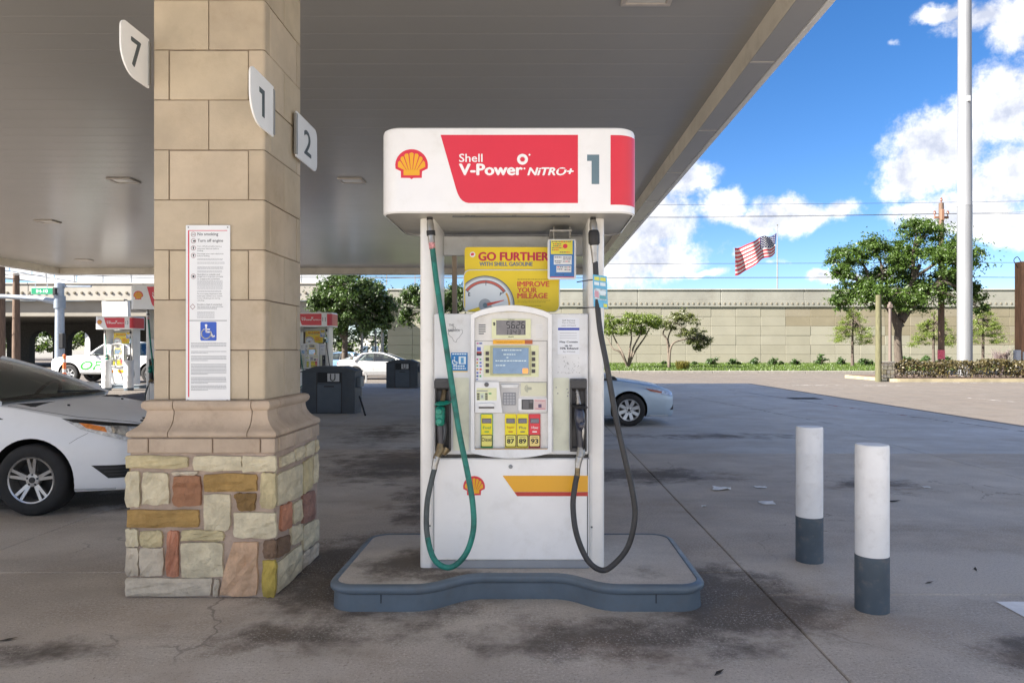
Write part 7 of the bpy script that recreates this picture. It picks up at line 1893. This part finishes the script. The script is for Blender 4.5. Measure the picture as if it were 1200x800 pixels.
# twiggy shrub and rusty post at the right edge
Yq = 39.0; p_ = at(1174, 424, Yq); t = empty('bare_shrub', (p_.x, Yq, .12), 0, 'leafless purplish grey shrub behind the hedge near the right edge', 'shrub'); b = MB(); rr = random.Random(17)
for k in range(90):
    a = rr.uniform(0, 2 * PI); l = rr.uniform(.3, .75); hh = rr.uniform(.9, 1.55); b.tube([(0, 0, 0), (l * .35 * math.cos(a), l * .35 * math.sin(a), hh * .55), (l * math.cos(a), l * math.sin(a), hh)], [.016, .011, .005], 4)
obj('stem', b, M('purplish twig', (.17, .13, .135), .9), t)
v, f = leaves([((0, 0, .8), (.75, .75, .65))], 900, .04, 77, zmin=0); crown_obj('foliage', t, v, f, bare)
rp_o = empty('rusty_post', ((1199 - VX) / F * 38.5, 38.5, 0), 0, 'square rust brown timber post cut by the right edge of the picture', 'post')
b = MB(); b.bbox(-.28, .28, -.28, .28, 0, EYE + (VY - 307) / F * 38.5, .02); obj('post_shaft', b, M('rust timber', (.24, .125, .065), .8, var=.25, stretch=(4, 4, .4), scale=3), rp_o)
b = MB(); b.bbox(-.55, -.3, -.3, 0, .3, 1.5, .02); b.bbox(-.24, .24, -.34, -.285, .6, 1.4, .02); obj('meter_box', b, M('meter grey', (.42, .45, .48), .5), rp_o)
b = MB(); b.tube(bez([(-.1, 0, 6.2), (-.3, 0, 6.5), (-.5, 0, 6.3), (-.28, 0, 5.9)], 4), .02, 5); obj('service_loop', b, black, rp_o)

# far woods and towers seen beneath the bridge and past the wall's end
def wood_mass(name, x0, x1, y, h, n, seed, lab=None):
    rs = np.random.RandomState(seed); bl = []
    x = x0
    while x < x1:
        r__ = rs.uniform(2.0, 4.0); bl.append(((x, y + rs.uniform(-2, 2), h * rs.uniform(.35, .75)), (r__, r__, h * rs.uniform(.3, .45)))); x += r__ * .9
    v, f = leaves(bl, n, .30, seed, zmin=-.1); me = bpy.data.meshes.new(name); me.from_pydata(v.tolist(), [], f.tolist()); return tag(finish(me, name, leaf_mat('far leaves', (.07, .11, .035), .4)), kind='stuff')
wood_mass('distant_trees', -95, -14, 118, 6.0, 26000, 91)
for i, (x, y, w, h, lab) in enumerate(((-88, 150, 9, 9, 'pale far building seen through the left underpass arch'), (-70, 150, 10, 7, 'pale blue far building seen through the right underpass arch'), (-30, 140, 8, 4, 'low pale far building past the wall end behind the oak trunk'))):
    t = empty('far_building', (x, y, 0), 0, lab, 'building'); b = MB(); b.bbox(-w / 2, w / 2, 0, 8, 0, h, .05); obj('wall', b, M('far wall %d' % i, ((.5, .52, .56), (.42, .5, .6), (.55, .54, .5))[i], .7), t)
    for k in range(int(w / 2)):
        for z in np.arange(1, h - 1, 2.2): b = MB(); b.bbox(-w / 2 + .4 + k * 2, -w / 2 + 1.7 + k * 2, -.06, .02, z, z + 1.3, .02); obj('window', b, M('far window', (.10, .14, .19), .2), t)
    b = MB(); b.bbox(-w / 2 - .2, w / 2 + .2, -.2, 8.2, h + .001, h + .3, .03); obj('roof', b, M('far roof', (.3, .3, .3), .8), t)
for px, Yq in ((424, 72), (440, 84), (448, 66)):
    b = MB(); b.lathe([(.14, 0), (.11, 3.9), (.0001, 3.92)], 8); tag(obj('bridge_column', b, M('column pale', (.5, .5, .48), .7), loc=((px - VX) / F * Yq, Yq, 0)), {424: 'left one of three slim pale posts below the bridge behind the silver sedan', 440: 'middle one of three slim pale posts behind the silver sedan', 448: 'right one of three slim pale posts behind the silver sedan'}[px], 'post')
